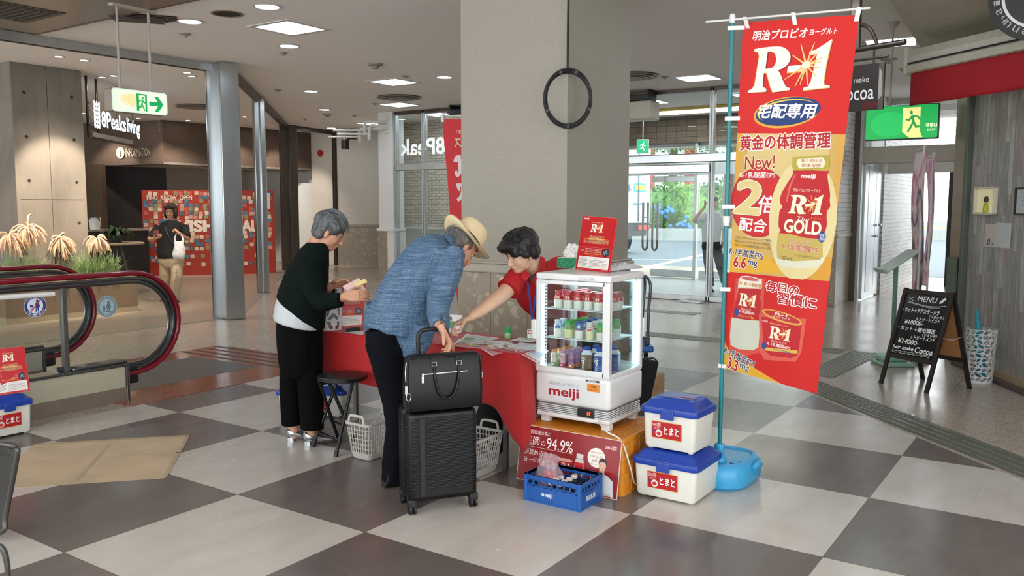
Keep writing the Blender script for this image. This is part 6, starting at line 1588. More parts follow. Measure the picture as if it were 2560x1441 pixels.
# tall red banner on a teal pole with a blue water base
dP=4.47
pt=D(1831,52,dP);pb=D(1799,1120,dP)
ptd=(pt-pb).normalized()
bn=thing('pole_banner','tall red and gold advertising banner on a teal pole in a blue base','banner',V(pb.x,pb.y,0))
m_teal=mat('pole_teal','127a80',.3,var=.02)
mb=MB();mb.cyl(pb-ptd*.02,pt,.0115,n=14);mb.cyl(pb.lerp(pt,.22),pb.lerp(pt,.225),.0135);setp(mb.build('pole',m_teal),bn)
TL,TR_,BR,BL=D(1858,57,4.46),D(2148,37,4.07),D(2043,983,3.95),D(1812,917,4.46)
mb=MB();bd=(D(2175,20,4.035)-D(1765,55,4.56));ba=D(1765,55,4.56)
mb.cyl(ba,ba+bd,.0055,n=10);mb.lathe([(.001,0),(.014,0),(.015,.03),(.012,.045),(.001,.046)],14,pt-V(0,0,.012));setp(mb.build('cross_bar',mat('bar_white','dddeda',.35)),bn)
bc_=V(pb.x-.01,pb.y+.10,0)
bs=thing('banner_base','x','x')if False else None
m_base=mat('base_light_blue','3d9fd0',.35,var=.03)
def se(hx,hy,z,n=40,p=3.0,c=(0,0)):
 out=[]
 for k in range(n):
  a=2*PI*k/n;q,s=math.cos(a),math.sin(a);out.append(bc_+V(c[0]+math.copysign(abs(q)**(2/p),q)*hx,c[1]+math.copysign(abs(s)**(2/p),s)*hy,z))
 return out
mb=MB();hx,hy=.172,.225
mb.ring([se(hx-.02,hy-.02,0),se(hx,hy,.02),se(hx+.004,hy+.004,.06),se(hx,hy,.10),se(hx-.012,hy-.012,.125),se(hx-.03,hy-.03,.135),se(hx-.045,hy-.045,.137),se(hx-.052,hy-.052,.128),se(hx-.07,hy-.07,.127)])
mb.lathe([(.038,.125),(.040,.132),(.030,.150),(.024,.17),(.026,.178),(.027,.215),(.024,.224),(.012,.226)],24,V(pb.x,pb.y,0))
mb.lathe([(.028,.127),(.033,.131),(.034,.133),(.030,.133),(.027,.129)],22,V(pb.x+.085,pb.y+.02,0));mb.lathe([(.02,.127),(.024,.134),(.022,.14),(.001,.14)],18,V(pb.x-.07,pb.y+.06,0))
setp(mb.build('water_base',m_base),bn)
mb=MB();mb.tube([bc_+V(hx+.004,-.05,.10),bc_+V(hx+.014,.0,.118),bc_+V(hx+.004,.07,.10)],.016,10,sub=4);setp(mb.build('carry_grip',m_base),bn)
nB=(TR_-TL).cross(BL-TL).normalized();nB=nB if nB.dot(CAM-TL)>0 else-nB
def bmap(u,v,h):
 s=u/60;t=1-v/180
 p=(TL*(1-s)+TR_*s)*(1-t)+(BL*(1-s)+BR*s)*t
 rip=.008*math.sin(7*t+2.2*s)*(s*(1-s)*4)+.006*math.sin(16*t+3*s+1)*s*(1-s)*2+.0008*math.sin(21*s+4*t)*t
 return p+nB*(rip+h)
mb=MB();mb.grid(lambda a,b:bmap(a*60,b*180,0),40,110);o=mb.build('banner_cloth',mat('banner_red','cf1611',.65,var=.02));modmesh(o,[('SOLIDIFY',dict(thickness=.0006,offset=0))]);setp(o,bn)
def uv(px,py):
 a,b=.5,.5
 for _ in range(25):
  def F(a,b):
   x=(1858*(1-a)+2148*a)*(1-b)+(1812*(1-a)+2043*a)*b;y=(57*(1-a)+37*a)*(1-b)+(917*(1-a)+983*a)*b;return x,y
  x,y=F(a,b);e=1e-3;xa,ya=F(a+e,b);xb,yb=F(a,b+e)
  J=((xa-x)/e,(xb-x)/e,(ya-y)/e,(yb-y)/e);det=J[0]*J[3]-J[1]*J[2];dx,dy=px-x,py-y
  a+=(J[3]*dx-J[1]*dy)/det;b+=(-J[2]*dx+J[0]*dy)/det
 return a*60,180-b*180
cv=Canvas(.6)
def q(P):return[uv(*p)for p in P]
def tx(t,cx,cy,w,h,c,tilt=0,**kw):
 a,b=uv(cx-w/2,cy+tilt*.0),uv(cx+w/2,cy);c0=uv(cx,cy);top=uv(cx,cy-h/2);bot=uv(cx,cy+h/2)
 W_=abs(b[0]-a[0]);H_=abs(top[1]-bot[1]);cv.text(t,c0[0]-W_/2,c0[1]-H_/2,c0[0]+W_/2,c0[1]+H_/2,c,rot=R(tilt),**kw)
def box(x0,y0,x1,y1,c,up=True):cv.poly(q([(x0,y0),(x1,y0),(x1,y1),(x0,y1)]),c,up)
def lg(x0,y0,x1,y1,**kw):
 a,b=uv(x0,y1),uv(x1,y0);c0=uv((x0+x1)/2,(y0+y1)/2);W_=abs(uv(x1,(y0+y1)/2)[0]-uv(x0,(y0+y1)/2)[0]);H_=abs(uv((x0+x1)/2,y0)[1]-uv((x0+x1)/2,y1)[1])
 logo_r1(cv,c0[0]-W_/2,c0[1]-H_/2,c0[0]+W_/2,c0[1]+H_/2,**kw)
def el(cx,cy,rx,ry,c,**kw):
 c0=uv(cx,cy);cv.ell(c0[0],c0[1],rx*60/270,ry*180/900,c,**kw)
cv.rect(0,0,60,180,'cf1611')
vt=uv(1836,326)[1];vm0=uv(1816,672);vm1=uv(2073,701)
cv.poly([(0,vt),(60,vt),(60,vm1[1]),(0,vm0[1])],'c9a45a')
cv.poly([(8,vt),(52,vt),(54,80),(44,66),(10,70),(4,84)],'d3bc7c');cv.poly([(0,vt),(4,vt),(2,100),(0,96)],'d9a23e');cv.poly([(60,vt),(55,vt),(57,90),(60,84)],'cfa04a')
cv.poly([(0,uv(1818,588)[1]),uv(1870,610),uv(1930,640),uv(1988,682),(0,vm0[1])],'dba72c');cv.poly([uv(1930,645),uv(2080,640),(60,vm1[1]),uv(1988,690)],'d0962f',False)
tx('明治プロビオ',1957,85,142,24,'f2efe9',bold=.03,shear=.15);tx('ヨーグルト',2065,78,66,16,'f2efe9',bold=.02,shear=.15)
lg(1877,102,2084,226)
el(1972,277,82,38,'dba23a',rot=.12);el(1976,275,80,34,'17356f',rot=.12);el(1972,273,72,28,'e6c04f',rot=.12);el(1977,276,71,28,'17356f',rot=.12)
tx('宅配専用',1974,273,148,36,'f3f3f0',bold=.03,shear=.2)
tx('黄金の体調管理',1966,349,226,38,'b3161c',tilt=2.5,bold=.035,outline='f3efe6',ow=.08)
el(1901,500,76,90,'b5161c');el(1899,500,70,84,'c41e20')
tx('New!',1905,399,80,34,'a8181c',tilt=4,bold=.01,outline='efe2bd',ow=.05,shear=.1)
tx('R-1乳酸菌EPS',1898,431,94,15,'f2e9e2',tilt=2,bold=.02,shear=.1)
tx('2',1872,486,66,80,'d9c486',bold=.035,shear=.1,outline=[('5a4a2a',.035),('f0e6c0',.022)]);tx('倍',1923,505,44,44,'f2efe9',bold=.02,shear=.1);tx('配合',1886,556,72,34,'f2efe9',bold=.02,shear=.1)
el(2010,545,86,150,'dccb92')
body=[tuple(v)for v in catmull([V(*p)for p in[(1990,420),(1988,432),(1975,452),(1960,478),(1955,500),(1962,512),(1954,524),(1952,560),(1957,572),(1950,584),(1952,600),(1947,612),(1946,640),(1950,655),(1975,666),(2030,668),(2056,660),(2062,645),(2062,618),(2058,604),(2062,590),(2066,575),(2070,560),(2070,528),(2078,514),(2077,498),(2078,482),(2074,455),(2072,436),(2076,424)]],3)]
cv.poly(q(body),'d7d5be');nb_=len(body);half_=max(range(nb_),key=lambda i:body[i][1]);cv.poly(q([p for p in body[:half_]if p[1]<580]+[(1951,578),(1985,582),(2020,592),(2062,596)]+[p for p in body[half_:]if p[1]<590]),'b91a20')
cv.poly(q([(1951,578),(1985,582),(2020,592),(2060,598),(2061,640),(2048,648),(1990,650),(1950,642),(1948,612)]),'c0a855');
cv.poly(q([(1989,387),(2076,385),(2078,415),(2072,422),(1992,422),(1987,415)]),'b3a23c');cv.poly(q([(2002,392),(2062,390),(2068,404),(2062,416),(2004,417),(1998,404)]),'e6dfbf');tx('届く続ける',2034,398,50,9,'a8201f');tx('健康習慣',2033,410,46,9,'a8201f')
tx('meiji',2026,438,34,13,'f4ece6',bold=.03);tx('明治プロビオヨーグルト',2022,472,66,9,'e9cfb4',bold=.01)
for yy in(513,573):box(1960,yy,2066,yy+1.5,'8f1418',yy==513)
cv.poly(q([(1992,432),(1997,430),(1984,460),(1974,500),(1970,500),(1978,462)]),'d2605a')
lg(1977,480,2062,533,c='f1e8cc',edge='d9a53f');tx('The',2013,544,30,12,'f2efe9',shear=.3);tx('ザ・ゴールド',2044,543,26,5,'d99c50');tx('GOLD',2012,564,90,32,'f2ecd9',bold=.03,outline='b9963a',ow=.03)
tx('強さひきだす',2008,603,54,11,'b3222a',outline='efe7c8',ow=.04);tx('R-1乳酸菌EPS',2005,617,88,16,'b3222a',bold=.01,outline='efe7c8',ow=.04);tx('100ml',1972,642,30,10,'6d6230',bold=.01);tx('R-1乳酸菌EPS6.6mg',2025,640,62,7,'6d6230')
el(2059,590,9,13,'1c3f86');tx('宅配',2059,586,12,8,'eef0f2');tx('専用',2059,595,12,8,'eef0f2')
for k in range(3):tx(['※「明治プロビオヨーグルトR-1ドリンクタイプ宅配専用」','「明治プロビオヨーグルトR-1食べるタイプ宅配専用」と','比較したR-1乳酸菌EPSが2倍入っています。'][k],1887,592+9.5*k,98,7,'6a5f3a')
tx('R-1乳酸菌EPS',1869,628,90,20,'1b2f5f',tilt=-3,bold=.02,outline='f1ead6',ow=.06,shear=.1);tx('6.6',1852,650,32,27,'b5161c',bold=.04,outline='f3efe6',ow=.05,shear=.1);tx('mg',1886,656,25,17,'1b2f5f',bold=.02,outline='f1ead6',ow=.06)
cv.poly(q([(1815,674),(2074,703),(2044,985),(1811,919)]),'c8140f')
cv.poly(q([(1811,850),(1822,872),(1850,895),(1900,925),(1962,962),(1811,921)]),'dca42a')
for k in range(3):cv.poly(q([(1848-6+k*2,690),(1914+6-k*2,692),(1912+6-2*k,740),(1908+8-2*k,880-2*k),(1860,892-3*k),(1824+k*2,872),(1826+2*k,800),(1838+2*k,760)]),['d3473a','dd8a66','e5bda0'][k],k==0)if k==0 else None
cv.poly(q([(1849,698),(1912,702),(1909,735),(1911,760),(1908,820),(1904,868),(1890,876),(1850,872),(1829,862),(1827,840),(1830,800),(1838,765),(1847,735)]),'c7c9b4')
cv.poly(q([(1849,716),(1910,719),(1909,740),(1911,760),(1908,800),(1869,797),(1832,790),(1838,765),(1847,735)]),'b5181d');cv.poly(q([(1850,690),(1912,693),(1912,716),(1850,713)]),'e9dfc4');el(1881,693,30,7,'ddd4cc');el(1881,693,25,4.5,'c35a56')
tx('届く続ける健康習慣',1881,707,58,9,'b86a24',bold=.02);lg(1850,728,1898,764,c='f1e6c8',edge='d9a04a');tx('強さひきだす',1871,771,28,6,'f0dccf');tx('R-1乳酸菌EPS',1873,778,42,8,'f0dccf',bold=.02);tx('ドリンクタイプEX',1870,789,44,7,'f0c060',bold=.01);el(1845,777,7,10,'1f4a8f')
tx('毎日の',1964,718,82,26,'b3161c',bold=.03,outline='f1ece4',ow=.09);tx('習慣に',1999,749,92,29,'b3161c',bold=.03,outline='f1ece4',ow=.09)
cv.poly(q([(1905,782),(2022,796),(2010,880),(1996,905),(1920,900),(1908,880)]),'d5584a')
cv.poly(q([(1912,790),(2012,802),(2004,872),(2000,888),(1985,896),(1935,890),(1918,874)]),'bb1a22');el(1963,791,56,13,'dba04a',rot=-.1);el(1963,790,50,9,'b82a2c',rot=-.1);tx('R-1',1962,785,28,7,'f1e6c8',bold=.03);tx('強さひきだす',1962,793,44,5,'f1e6c8')
tx('meiji',1921,801,14,7,'f3e6e0');tx('明治プロビオヨーグルト',1956,811,44,5,'f0c9a0');lg(1931,815,1985,850,c='f1e6c8',edge='d9a04a');tx('強さひきだす',1956,855,38,6,'f0dccf');tx('R-1乳酸菌EPS',1955,864,58,9,'f0dccf',bold=.02)
cv.poly(q([(1919,868),(2001,876),(2000,884),(1921,876)]),'d8b04a');tx('やわらか食感',1962,877,44,6,'2f5f9f',bold=.02);el(1919,864,7,9,'1f4a8f')
tx('R-1乳酸菌EPS',1853,893,86,21,'1b2f5f',tilt=-9,bold=.02,outline='f1ead6',ow=.06,shear=.1);tx('3.3',1835,911,29,27,'b5161c',tilt=-6,bold=.04,outline='f3efe6',ow=.05,shear=.1);tx('mg',1867,922,24,16,'1b2f5f',tilt=-8,bold=.02,outline='f1ead6',ow=.06)
setp(cv.put('printed_design',bmap,eps=.00022,maxlen=1.8,base=4),bn)
m_tab=mat('tab_white','e4e4e0',.5)
def barpt(px):f=(px-1765)/410;return ba+bd*f
for px,uu in((1872,3),(1996,29),(2152,59)):
 c=barpt(px);b=bmap(uu,178,.002);dd=(TR_-TL).normalized()*.011;up=c+V(0,0,.008)+nB*.004
 mb=MB();mb.prism([b-dd-V(0,0,.01),b+dd-V(0,0,.01),up+dd,up-dd],nB*.002);setp(mb.build('strap_tab',m_tab),bn)
for py in(70,290,509,718,916):
 f=(py-57)/860;c=TL.lerp(BL,f);pp=pb+ptd*((c.z-pb.z)/ptd.z);dd=V(0,0,.010);o2=(c-pp);o2.z=0
 a=pp-o2.normalized()*.016+nB*.013;b=c+(TR_-TL).normalized()*.012+nB*.003;b.z=a.z
 mb=MB();mb.prism([a-dd,b-dd,b+dd,a+dd],nB*.002);mb.prism([a-dd-nB*.026,a-dd,a+dd,a+dd-nB*.026],(b-a).normalized()*.002);setp(mb.build('strap_tab',m_tab),bn)
mb=MB();c=pb.lerp(pt,(1120-535)/(1120-52));mb.cyl(c-V(0,0,.02),c+V(0,0,.015),.019);mb.cyl(c-V(0,0,.035),c-V(0,0,.02),.016);setp(mb.build('pole_clamp',m_tab),bn)
# second banner, seen from behind left of the pillar
T0,T1=D(1106,297,7.9),D(1106+164,303,7.75);B0,B1=D(1145,770,7.9),D(1300,770,7.75)
b2=thing('pole_banner','red tasting banner with mirrored white characters half hidden behind the pillar','banner',V(B1.x,B1.y,0))
n2=(T1-T0).cross(B0-T0).normalized();n2=n2 if n2.dot(CAM-T0)>0 else-n2
bm2=lambda u,v,h:(T0*(1-u/60)+T1*(u/60))*(v/180)+(B0*(1-u/60)+B1*(u/60))*(1-v/180)+n2*(h+.004*math.sin(v/11))
mb=MB();mb.grid(lambda a,b:bm2(a*60,b*180,0),10,60);o=mb.build('banner_cloth',mat('banner_red2','d2202a',.7));modmesh(o,[('SOLIDIFY',dict(thickness=.0006,offset=0))]);setp(o,b2)
cv=Canvas(.6);cv.rect(0,0,60,180,'d2202a')
for k,ch in enumerate('試飲・試食'):
 w,h_=(20,20)if ch!='・' else(5,5);yc=[136,113,94,75,51][k];xc=18 if ch!='・' else 17
 cv.text(ch,xc-w/2,yc-h_/2,xc+w/2,yc+h_/2,'f0dfe0',bold=.04,flip=True)
cv.text('サービス',10,154,40,163,'f0d9b0',bold=.02,outline='a0262a',ow=.05,flip=True);cv.text('いたします!',12,166,36,170,'f0dfe0',flip=True)
setp(cv.put('printed_design',bm2,eps=.0006,maxlen=6,base=3),b2)
mb=MB();pq=T1.lerp(T0,-.03);mb.cyl(V(pq.x,pq.y,.12),V(pq.x,pq.y,T1.z+.1),.012);mb.cyl(T0-(T1-T0)*.06+V(0,0,.03),T1+(T1-T0)*.1+V(0,0,.03),.006)
c=T0+V(0,0,.0);mb.box(c+V(-.01,-.01,-.03),c+V(.02,.01,.04));setp(mb.build('pole',mat('bar_white','dddeda')),b2)
mb=MB();mb.lathe([(.001,0),(.16,0),(.17,.03),(.14,.12),(.03,.13),(.001,.13)],24,V(pq.x,pq.y,0));setp(mb.build('water_base',m_base),b2)
# suitcase, briefcase
m_sc=mat('case_black','050506',.38,spec=.35,var=.1,bump=.1,bs=300);m_scr=mat('case_rubber','0e0e10',.5);m_lea=mat('leather_black','070808',.42,spec=.35,var=.1,bump=.25,bs=380,bd=.001);m_chr=mat('chrome','c8c9ca',.15,1.0,var=0)
wl,wr=G(1029,1285),G(1181,1265);wl.z=wr.z=0
dw=(wr-wl).normalized();dt=V(-dw.y,dw.x,0);dt=dt if dt.dot(FW)>0 else-dt
C0=(wl+wr)/2
Mc=Matrix((dw,dt,V(0,0,1))).transposed().to_4x4();Mc.translation=C0
sw_,sd_,s0,s1=.345,.23,.058,.505
sc_=thing('suitcase','black ribbed hard-shell cabin suitcase on spinner wheels','suitcase',C0)
mb=MB();mb.rbox((-sw_/2,-.035,s0),(sw_/2,-.035+sd_/2,s1),.028,4,0,Mc);mb.rbox((-sw_/2,-.032+sd_/2,s0),(sw_/2,-.035+sd_,s1),.028,4,0,Mc)
y0=-.035
for k in range(24):
 z=.125+.0145*k;mb.rbox((-sw_/2+.085,y0-.003,z),(sw_/2-.012,y0+.006,z+.008),.003,2,0,Mc);mb.rbox((-sw_/2+.012,y0-.003,z),(-sw_/2+.045,y0+.006,z+.008),.003,2,0,Mc)
 mb.rbox((-sw_/2-.003,y0+.03,z),(-sw_/2+.006,y0+sd_-.03,z+.008),.003,2,0,Mc)
setp(mb.build('shell',m_sc),sc_)
mb=MB();mb.rbox((-sw_/2+.052,y0-.004,s0+.03),(-sw_/2+.080,y0+.006,s1-.03),.003,2,0,Mc);mb.rbox((-sw_/2+.02,y0-.003,s1-.035),(sw_/2-.02,y0+.006,s1-.028),.002,1,0,Mc);setp(mb.build('front_band',m_scr),sc_)
mb=MB();mb.tube([Mc@V(-sw_/2-.001,y0+sd_/2-.0015,z)for z in(s0+.03,s1-.03)],.003,6);mb.rbox((-.05,y0+.05,s1-.002),(.05,y0+.075,s1+.010),.004,2,0,Mc);setp(mb.build('zip_and_lock',mat('zip_dark','2b2c2e',.3,.6)),sc_)
for i,(u,v)in enumerate(((-.155,-.01),(.155,-.01),(-.15,.165),(.15,.165))):
 mb=MB();mb.rbox((u-.022,v-.02,.035),(u+.022,v+.022,.075),.008,2,0,Mc)
 for s in(-.011,.011):mb.cyl(Mc@V(u+s-.006,v,.0245),Mc@V(u+s+.006,v,.0245),.024,n=18)
 setp(mb.build('wheel',m_scr),sc_)
mb=MB();hy=y0+sd_-.05
for s in(-.065,.065):mb.rbox((s-.008,hy-.006,s1-.02),(s+.008,hy+.006,.78),.002,1,0,Mc)
setp(mb.build('telescopic_tube',M['steel']),sc_)
mb=MB();P=[Mc@V(-.075,hy,.755),Mc@V(-.077,hy,.83),Mc@V(-.068,hy,.862),Mc@V(-.04,hy,.874),Mc@V(.04,hy,.874),Mc@V(.068,hy,.862),Mc@V(.077,hy,.83),Mc@V(.075,hy,.755)]
mb.tube(P,[(.013,.011)]*8,12,sub=5,ref=dt);setp(mb.build('pull_handle',m_scr),sc_)
bf=thing('briefcase','black leather briefcase with silver zip resting on the suitcase','briefcase',Mc@V(0,0,s1))
bz,bh,bw=s1+.012,.265,.375
Mb=Mc@Matrix.Translation(V(.0,-.02,0))
mb=MB()
def rr(w,dd,z,r,yoff=0):return[Mb@(p+V(0,yoff,0))for p in rrpts(w/2,dd/2,r,z)]
mb.ring([rr(bw-.02,.085,bz,.015),rr(bw+.004,.10,bz+.02,.02),rr(bw+.006,.10,bz+.10,.02),rr(bw,.085,bz+.2,.018),rr(bw-.006,.06,bz+.245,.015),rr(bw-.03,.045,bz+.262,.012),rr(bw-.05,.035,bz+bh,.01)])
setp(mb.build('bag_body',m_lea),bf)
mb=MB();f0=-.052
mb.tube([Mb@V(-bw/2+.008,f0+.006,bz+.01),Mb@V(-bw/2+.006,f0+.012,bz+.22),Mb@V(-bw/2+.03,-.03,bz+.25),Mb@V(bw/2-.03,-.03,bz+.25),Mb@V(bw/2-.006,f0+.012,bz+.22),Mb@V(bw/2-.008,f0+.006,bz+.01)],.0028,6,sub=4);setp(mb.build('piping',m_lea),bf)
mb=MB();za=bz+.175;mb.rbox((-.10,f0+.004,za),(.125,f0+.012,za+.006),.001,1,0,Mb@Matrix.Rotation(R(-1),4,'Y'));
mb.cyl(Mb@V(-.112,f0-.001,za+.002),Mb@V(-.112,f0+.01,za+.002),.006);mb.rbox((-.119,f0-.004,za-.04),(-.105,f0+.001,za-.004),.002,1,0,Mb)
mb.tube([Mb@V(-bw/2+.0,f0+.02,bz+.235),Mb@V(-bw/2-.006,f0+.012,bz+.19),Mb@V(-bw/2-.005,f0+.010,bz+.145)],.003,6);mb.rbox((-bw/2-.012,f0-.004,bz+.085),(-bw/2+.002,f0+.003,bz+.13),.003,1,0,Mb)
mb.tube([Mb@V(-bw/2+.004+.012*math.cos(a),f0-.004,bz+.075+.018*math.sin(a))for a in[2*PI*k/12 for k in range(12)]],.0028,6,closed=True);mb.rbox((bw/2-.002,-.02,bz+.13),(bw/2+.010,-.005,bz+.165),.003,1,0,Mb)
setp(mb.build('silver_zip',m_chr),bf)
for s,y in((1,f0),(-1,.055)):
 mb=MB()
 mb.tube([Mb@V(-.055,y*.8,bz+.215),Mb@V(-.052,y-.006*s,bz+.15),Mb@V(-.035,y-.012*s,bz+.085),Mb@V(0,y-.014*s,bz+.055),Mb@V(.04,y-.012*s,bz+.08),Mb@V(.062,y-.006*s,bz+.15),Mb@V(.068,y*.8,bz+.215)],.0065,10,sub=6)
 for u in(-.055,.068):mb.rbox((u-.013,y*.62-.005,bz+.20),(u+.013,y*.62+.005,bz+.255),.003,1,0,Mb)
 h_=mb.build('carry_handle',m_lea);setp(h_,bf)
 mb=MB()
 for u in(-.055,.068):mb.tube([Mb@V(u+.016*math.cos(a),y*.8-.004*s,bz+.222+.013*math.sin(a))for a in[PI/4+PI/2*k for k in range(4)]],.003,6,closed=True)
 setp(mb.build('buckle',m_chr),h_)
m_st=mat('stool_black','121316',.4,.3,var=.05)
sc2=G(856,940,.47);stl=thing('folding_stool','black round folding stool beside the elderly woman','stool',V(sc2.x,sc2.y,0))
mb=MB();mb.lathe([(.001,.455),(.135,.455),(.145,.460),(.146,.468),(.142,.476),(.12,.481),(.001,.483)],40,V(sc2.x,sc2.y,0));setp(mb.build('seat',mat('stool_seat','191a1c',.35,bump=.1,bs=300)),stl)
mb=MB();mb.lathe([(.143,.45),(.150,.455),(.150,.468),(.146,.472)],40,V(sc2.x,sc2.y,0),cap=False);setp(mb.build('seat_rim',m_st),stl)
b1,b2_=G(783,1113,.012),G(840,1138,.012);c2=V(sc2.x,sc2.y,0)
sd2=(b2_-b1).normalized();hp=V(sd2.y,-sd2.x,0);hp=hp if hp.dot(c2-b1)>0 else-hp
off=(c2-(b1+b2_)/2).dot(hp);half=(b2_-b1).length/2;cc2=(b1+b2_)/2+hp*off
legs=[]
for s in(-1,1):
 for e in(-1,1):
  w_=half*(1.0 if s<0 else .82);lo=cc2+hp*off*s+sd2*w_*e;hi=cc2-hp*.085*s+sd2*w_*.55*e
  lo.z=.012;hi.z=.455;mb=MB();mb.tube([lo,hi],.0105,10);mb.cyl(lo-V(0,0,.011),lo+(hi-lo)*.05,.013);setp(mb.build('leg',m_st),stl)
 f=.22;mb=MB()
 for f in((.20,)if s<0 else(.34,)):
  a=(cc2+hp*off*s+sd2*(half*(1.0 if s<0 else .82))*-1).lerp(cc2-hp*.085*s+sd2*half*.55*-1,f);b=(cc2+hp*off*s+sd2*(half*(1.0 if s<0 else .82))).lerp(cc2-hp*.085*s+sd2*half*.55,f)
  a.z=b.z=.455*f;mb.tube([a,b],.007,8)
 setp(mb.build('stretcher',m_st),stl)
m_bk=mat('basket_grey_white','b9b5ae',.45,var=.02)
def basket(lab,x0,y0,x1,y1,h=.225,fl=.028,hs=('y0','y1')):
 t=thing('plastic_basket',lab,'basket',((x0+x1)/2,(y0+y1)/2,0),group='grey lattice baskets under the table');cx,cy=(x0+x1)/2,(y0+y1)/2;hx,hy=(x1-x0)/2,(y1-y0)/2
 def rg_(z,g=0,n=6):
  f=z/h;return[V(cx,cy,0)+p for p in rrpts(hx+fl*f+g,hy+fl*f+g,.03,z,n)]
 mb=MB();mb.ring([rg_(.0,-.012),rg_(.006,-.003),rg_(.04)],cap1=False);mb.ring([rg_(.006,-.008),rg_(.04,-.003)],cap1=False);setp(mb.build('tray_bottom',m_bk),t)
 mb=MB();N=len(rg_(.05))
 def wire(z0,z1,g=.0):mb.ring([rg_(z0,-.0035),rg_(z0,g),rg_(z1,g),rg_(z1,-.0035),rg_(z0,-.0035)],cap0=False,cap1=False)
 for k in range(6):wire(.04+k*.0285,.04+k*.0285+.005)
 wire(h-.014,h,.004)
 def along(f,z):
  P=rg_(z);L=[0]
  for i in range(len(P)):L.append(L[-1]+(P[(i+1)%len(P)]-P[i]).length)
  s=f*L[-1]
  for i in range(len(P)):
   if L[i]<=s<=L[i+1]:return P[i].lerp(P[(i+1)%len(P)],(s-L[i])/max(L[i+1]-L[i],1e-9))
  return P[0]
 nv=int(2*(x1-x0+y1-y0)/.0185)
 for k in range(nv):
  a,b=along(k/nv,.038),along(k/nv,h-.01);d=(along((k+.1)/nv,.1)-along(k/nv,.1)).normalized()*.0026;nrm=V(d.y,-d.x,0).normalized()*.0018
  mb.prism([a-d-nrm,a+d-nrm,a+d+nrm,a-d+nrm],(b-a))
 setp(mb.build('lattice_side',m_bk),t)
 for s in hs:
  yy=(y0-fl)if s=='y0' else(y1+fl);q=1 if s=='y0' else-1
  mb=MB();w2=.055;P=[V(cx-w2-.006,yy,h-.006),V(cx-w2,yy,h+.03),V(cx-w2+.018,yy,h+.042),V(cx+w2-.018,yy,h+.042),V(cx+w2,yy,h+.03),V(cx+w2+.006,yy,h-.006)]
  mb.tube(P,[(.0045,.008)]*6,8,sub=3,ref=(0,1,0));setp(mb.build('grip',m_bk),t)
 return t
basket('grey lattice basket between the stool and the man in the blue jacket',.015,.80,.165,1.08)
g1_,g2_=G(1192,1214),G(1245,1176);basket('grey lattice basket half hidden behind the suitcase',g2_.x-.16,g1_.y+.0,g2_.x,g2_.y)
# tote bag, paper in hands is with the person
a=G(812,829,TZ);b=G(858,826,TZ);d=(b-a).normalized();n=V(-d.y,d.x,0);n=n if n.dot(FW)>0 else-n
tb_=thing('tote_bag','small white tote bag with grey and dark red geometric pattern on the table edge','tote bag',a);Wt,Ht=.122,.30
Mx=Matrix((d,n,V(0,0,1))).transposed().to_4x4();Mx.translation=a+n*.015+V(0,0,.0015)
mb=MB();mb.tube([Mx@V(Wt/2,.03,.0),Mx@V(Wt/2,.03,.01),Mx@V(Wt/2,.03,.15),Mx@V(Wt/2,.03,.26),Mx@V(Wt/2,.03,Ht)],[(Wt/2-.01,.028),(Wt/2,.032),(Wt/2+.003,.032),(Wt/2,.026),(Wt/2-.004,.02)],28,ref=d,power=3.2,sub=3);setp(mb.build('bag_body',mat('tote_white','cfcfca',.7)),tb_)
cv=Canvas(.7)
def L_(x,y,s,r,c,w=.014):
 p=[(-.018,.018),(0,0),(.018,.018)];P=[(x+(u*math.cos(r)-v*math.sin(r))*s,y+(u*math.sin(r)+v*math.cos(r))*s)for u,v in p];cv.line(P,w*s,c)
for(x,y,s,r)in((.035,.05,1.1,2.4),(.09,.05,1.1,3.9),(.06,.10,1.4,PI*0+3.14),(.03,.135,1.0,2.2),(.095,.135,1.0,4.1),(.03,.20,1.1,.6),(.095,.20,1.1,-.6),(.062,.235,1.2,0)):L_(x,y,s,r,'6f7072')
for(x,y)in((.02,.10),(.105,.10),(.045,.018),(.08,.018),(.03,.165),(.1,.165),(.062,.20)):cv.poly([(x-.010,y-.008),(x+.008,y-.010),(x+.010,y+.008),(x-.008,y+.010)],'7a1f24',False)
setp(cv.put('bag_pattern',lambda u,v,h:Mx@V(u,-.0045-h+.02*abs((u-Wt/2)/(Wt/2))**3.2+.008*max(0,(v-.2)/.1),v),eps=.0002,maxlen=.03),tb_)
mb=MB();mb.tube([Mx@V(.03,.01,Ht-.02),Mx@V(.01,-.01,Ht+.07),Mx@V(-.03,.0,Ht+.14)],.003,6,sub=4);mb.tube([Mx@V(.09,.01,Ht-.02),Mx@V(.05,-.01,Ht+.08),Mx@V(-.03,.0,Ht+.14)],.003,6,sub=4);setp(mb.build('cord_handle',mat('cord_cream','d9cdb9')),tb_)
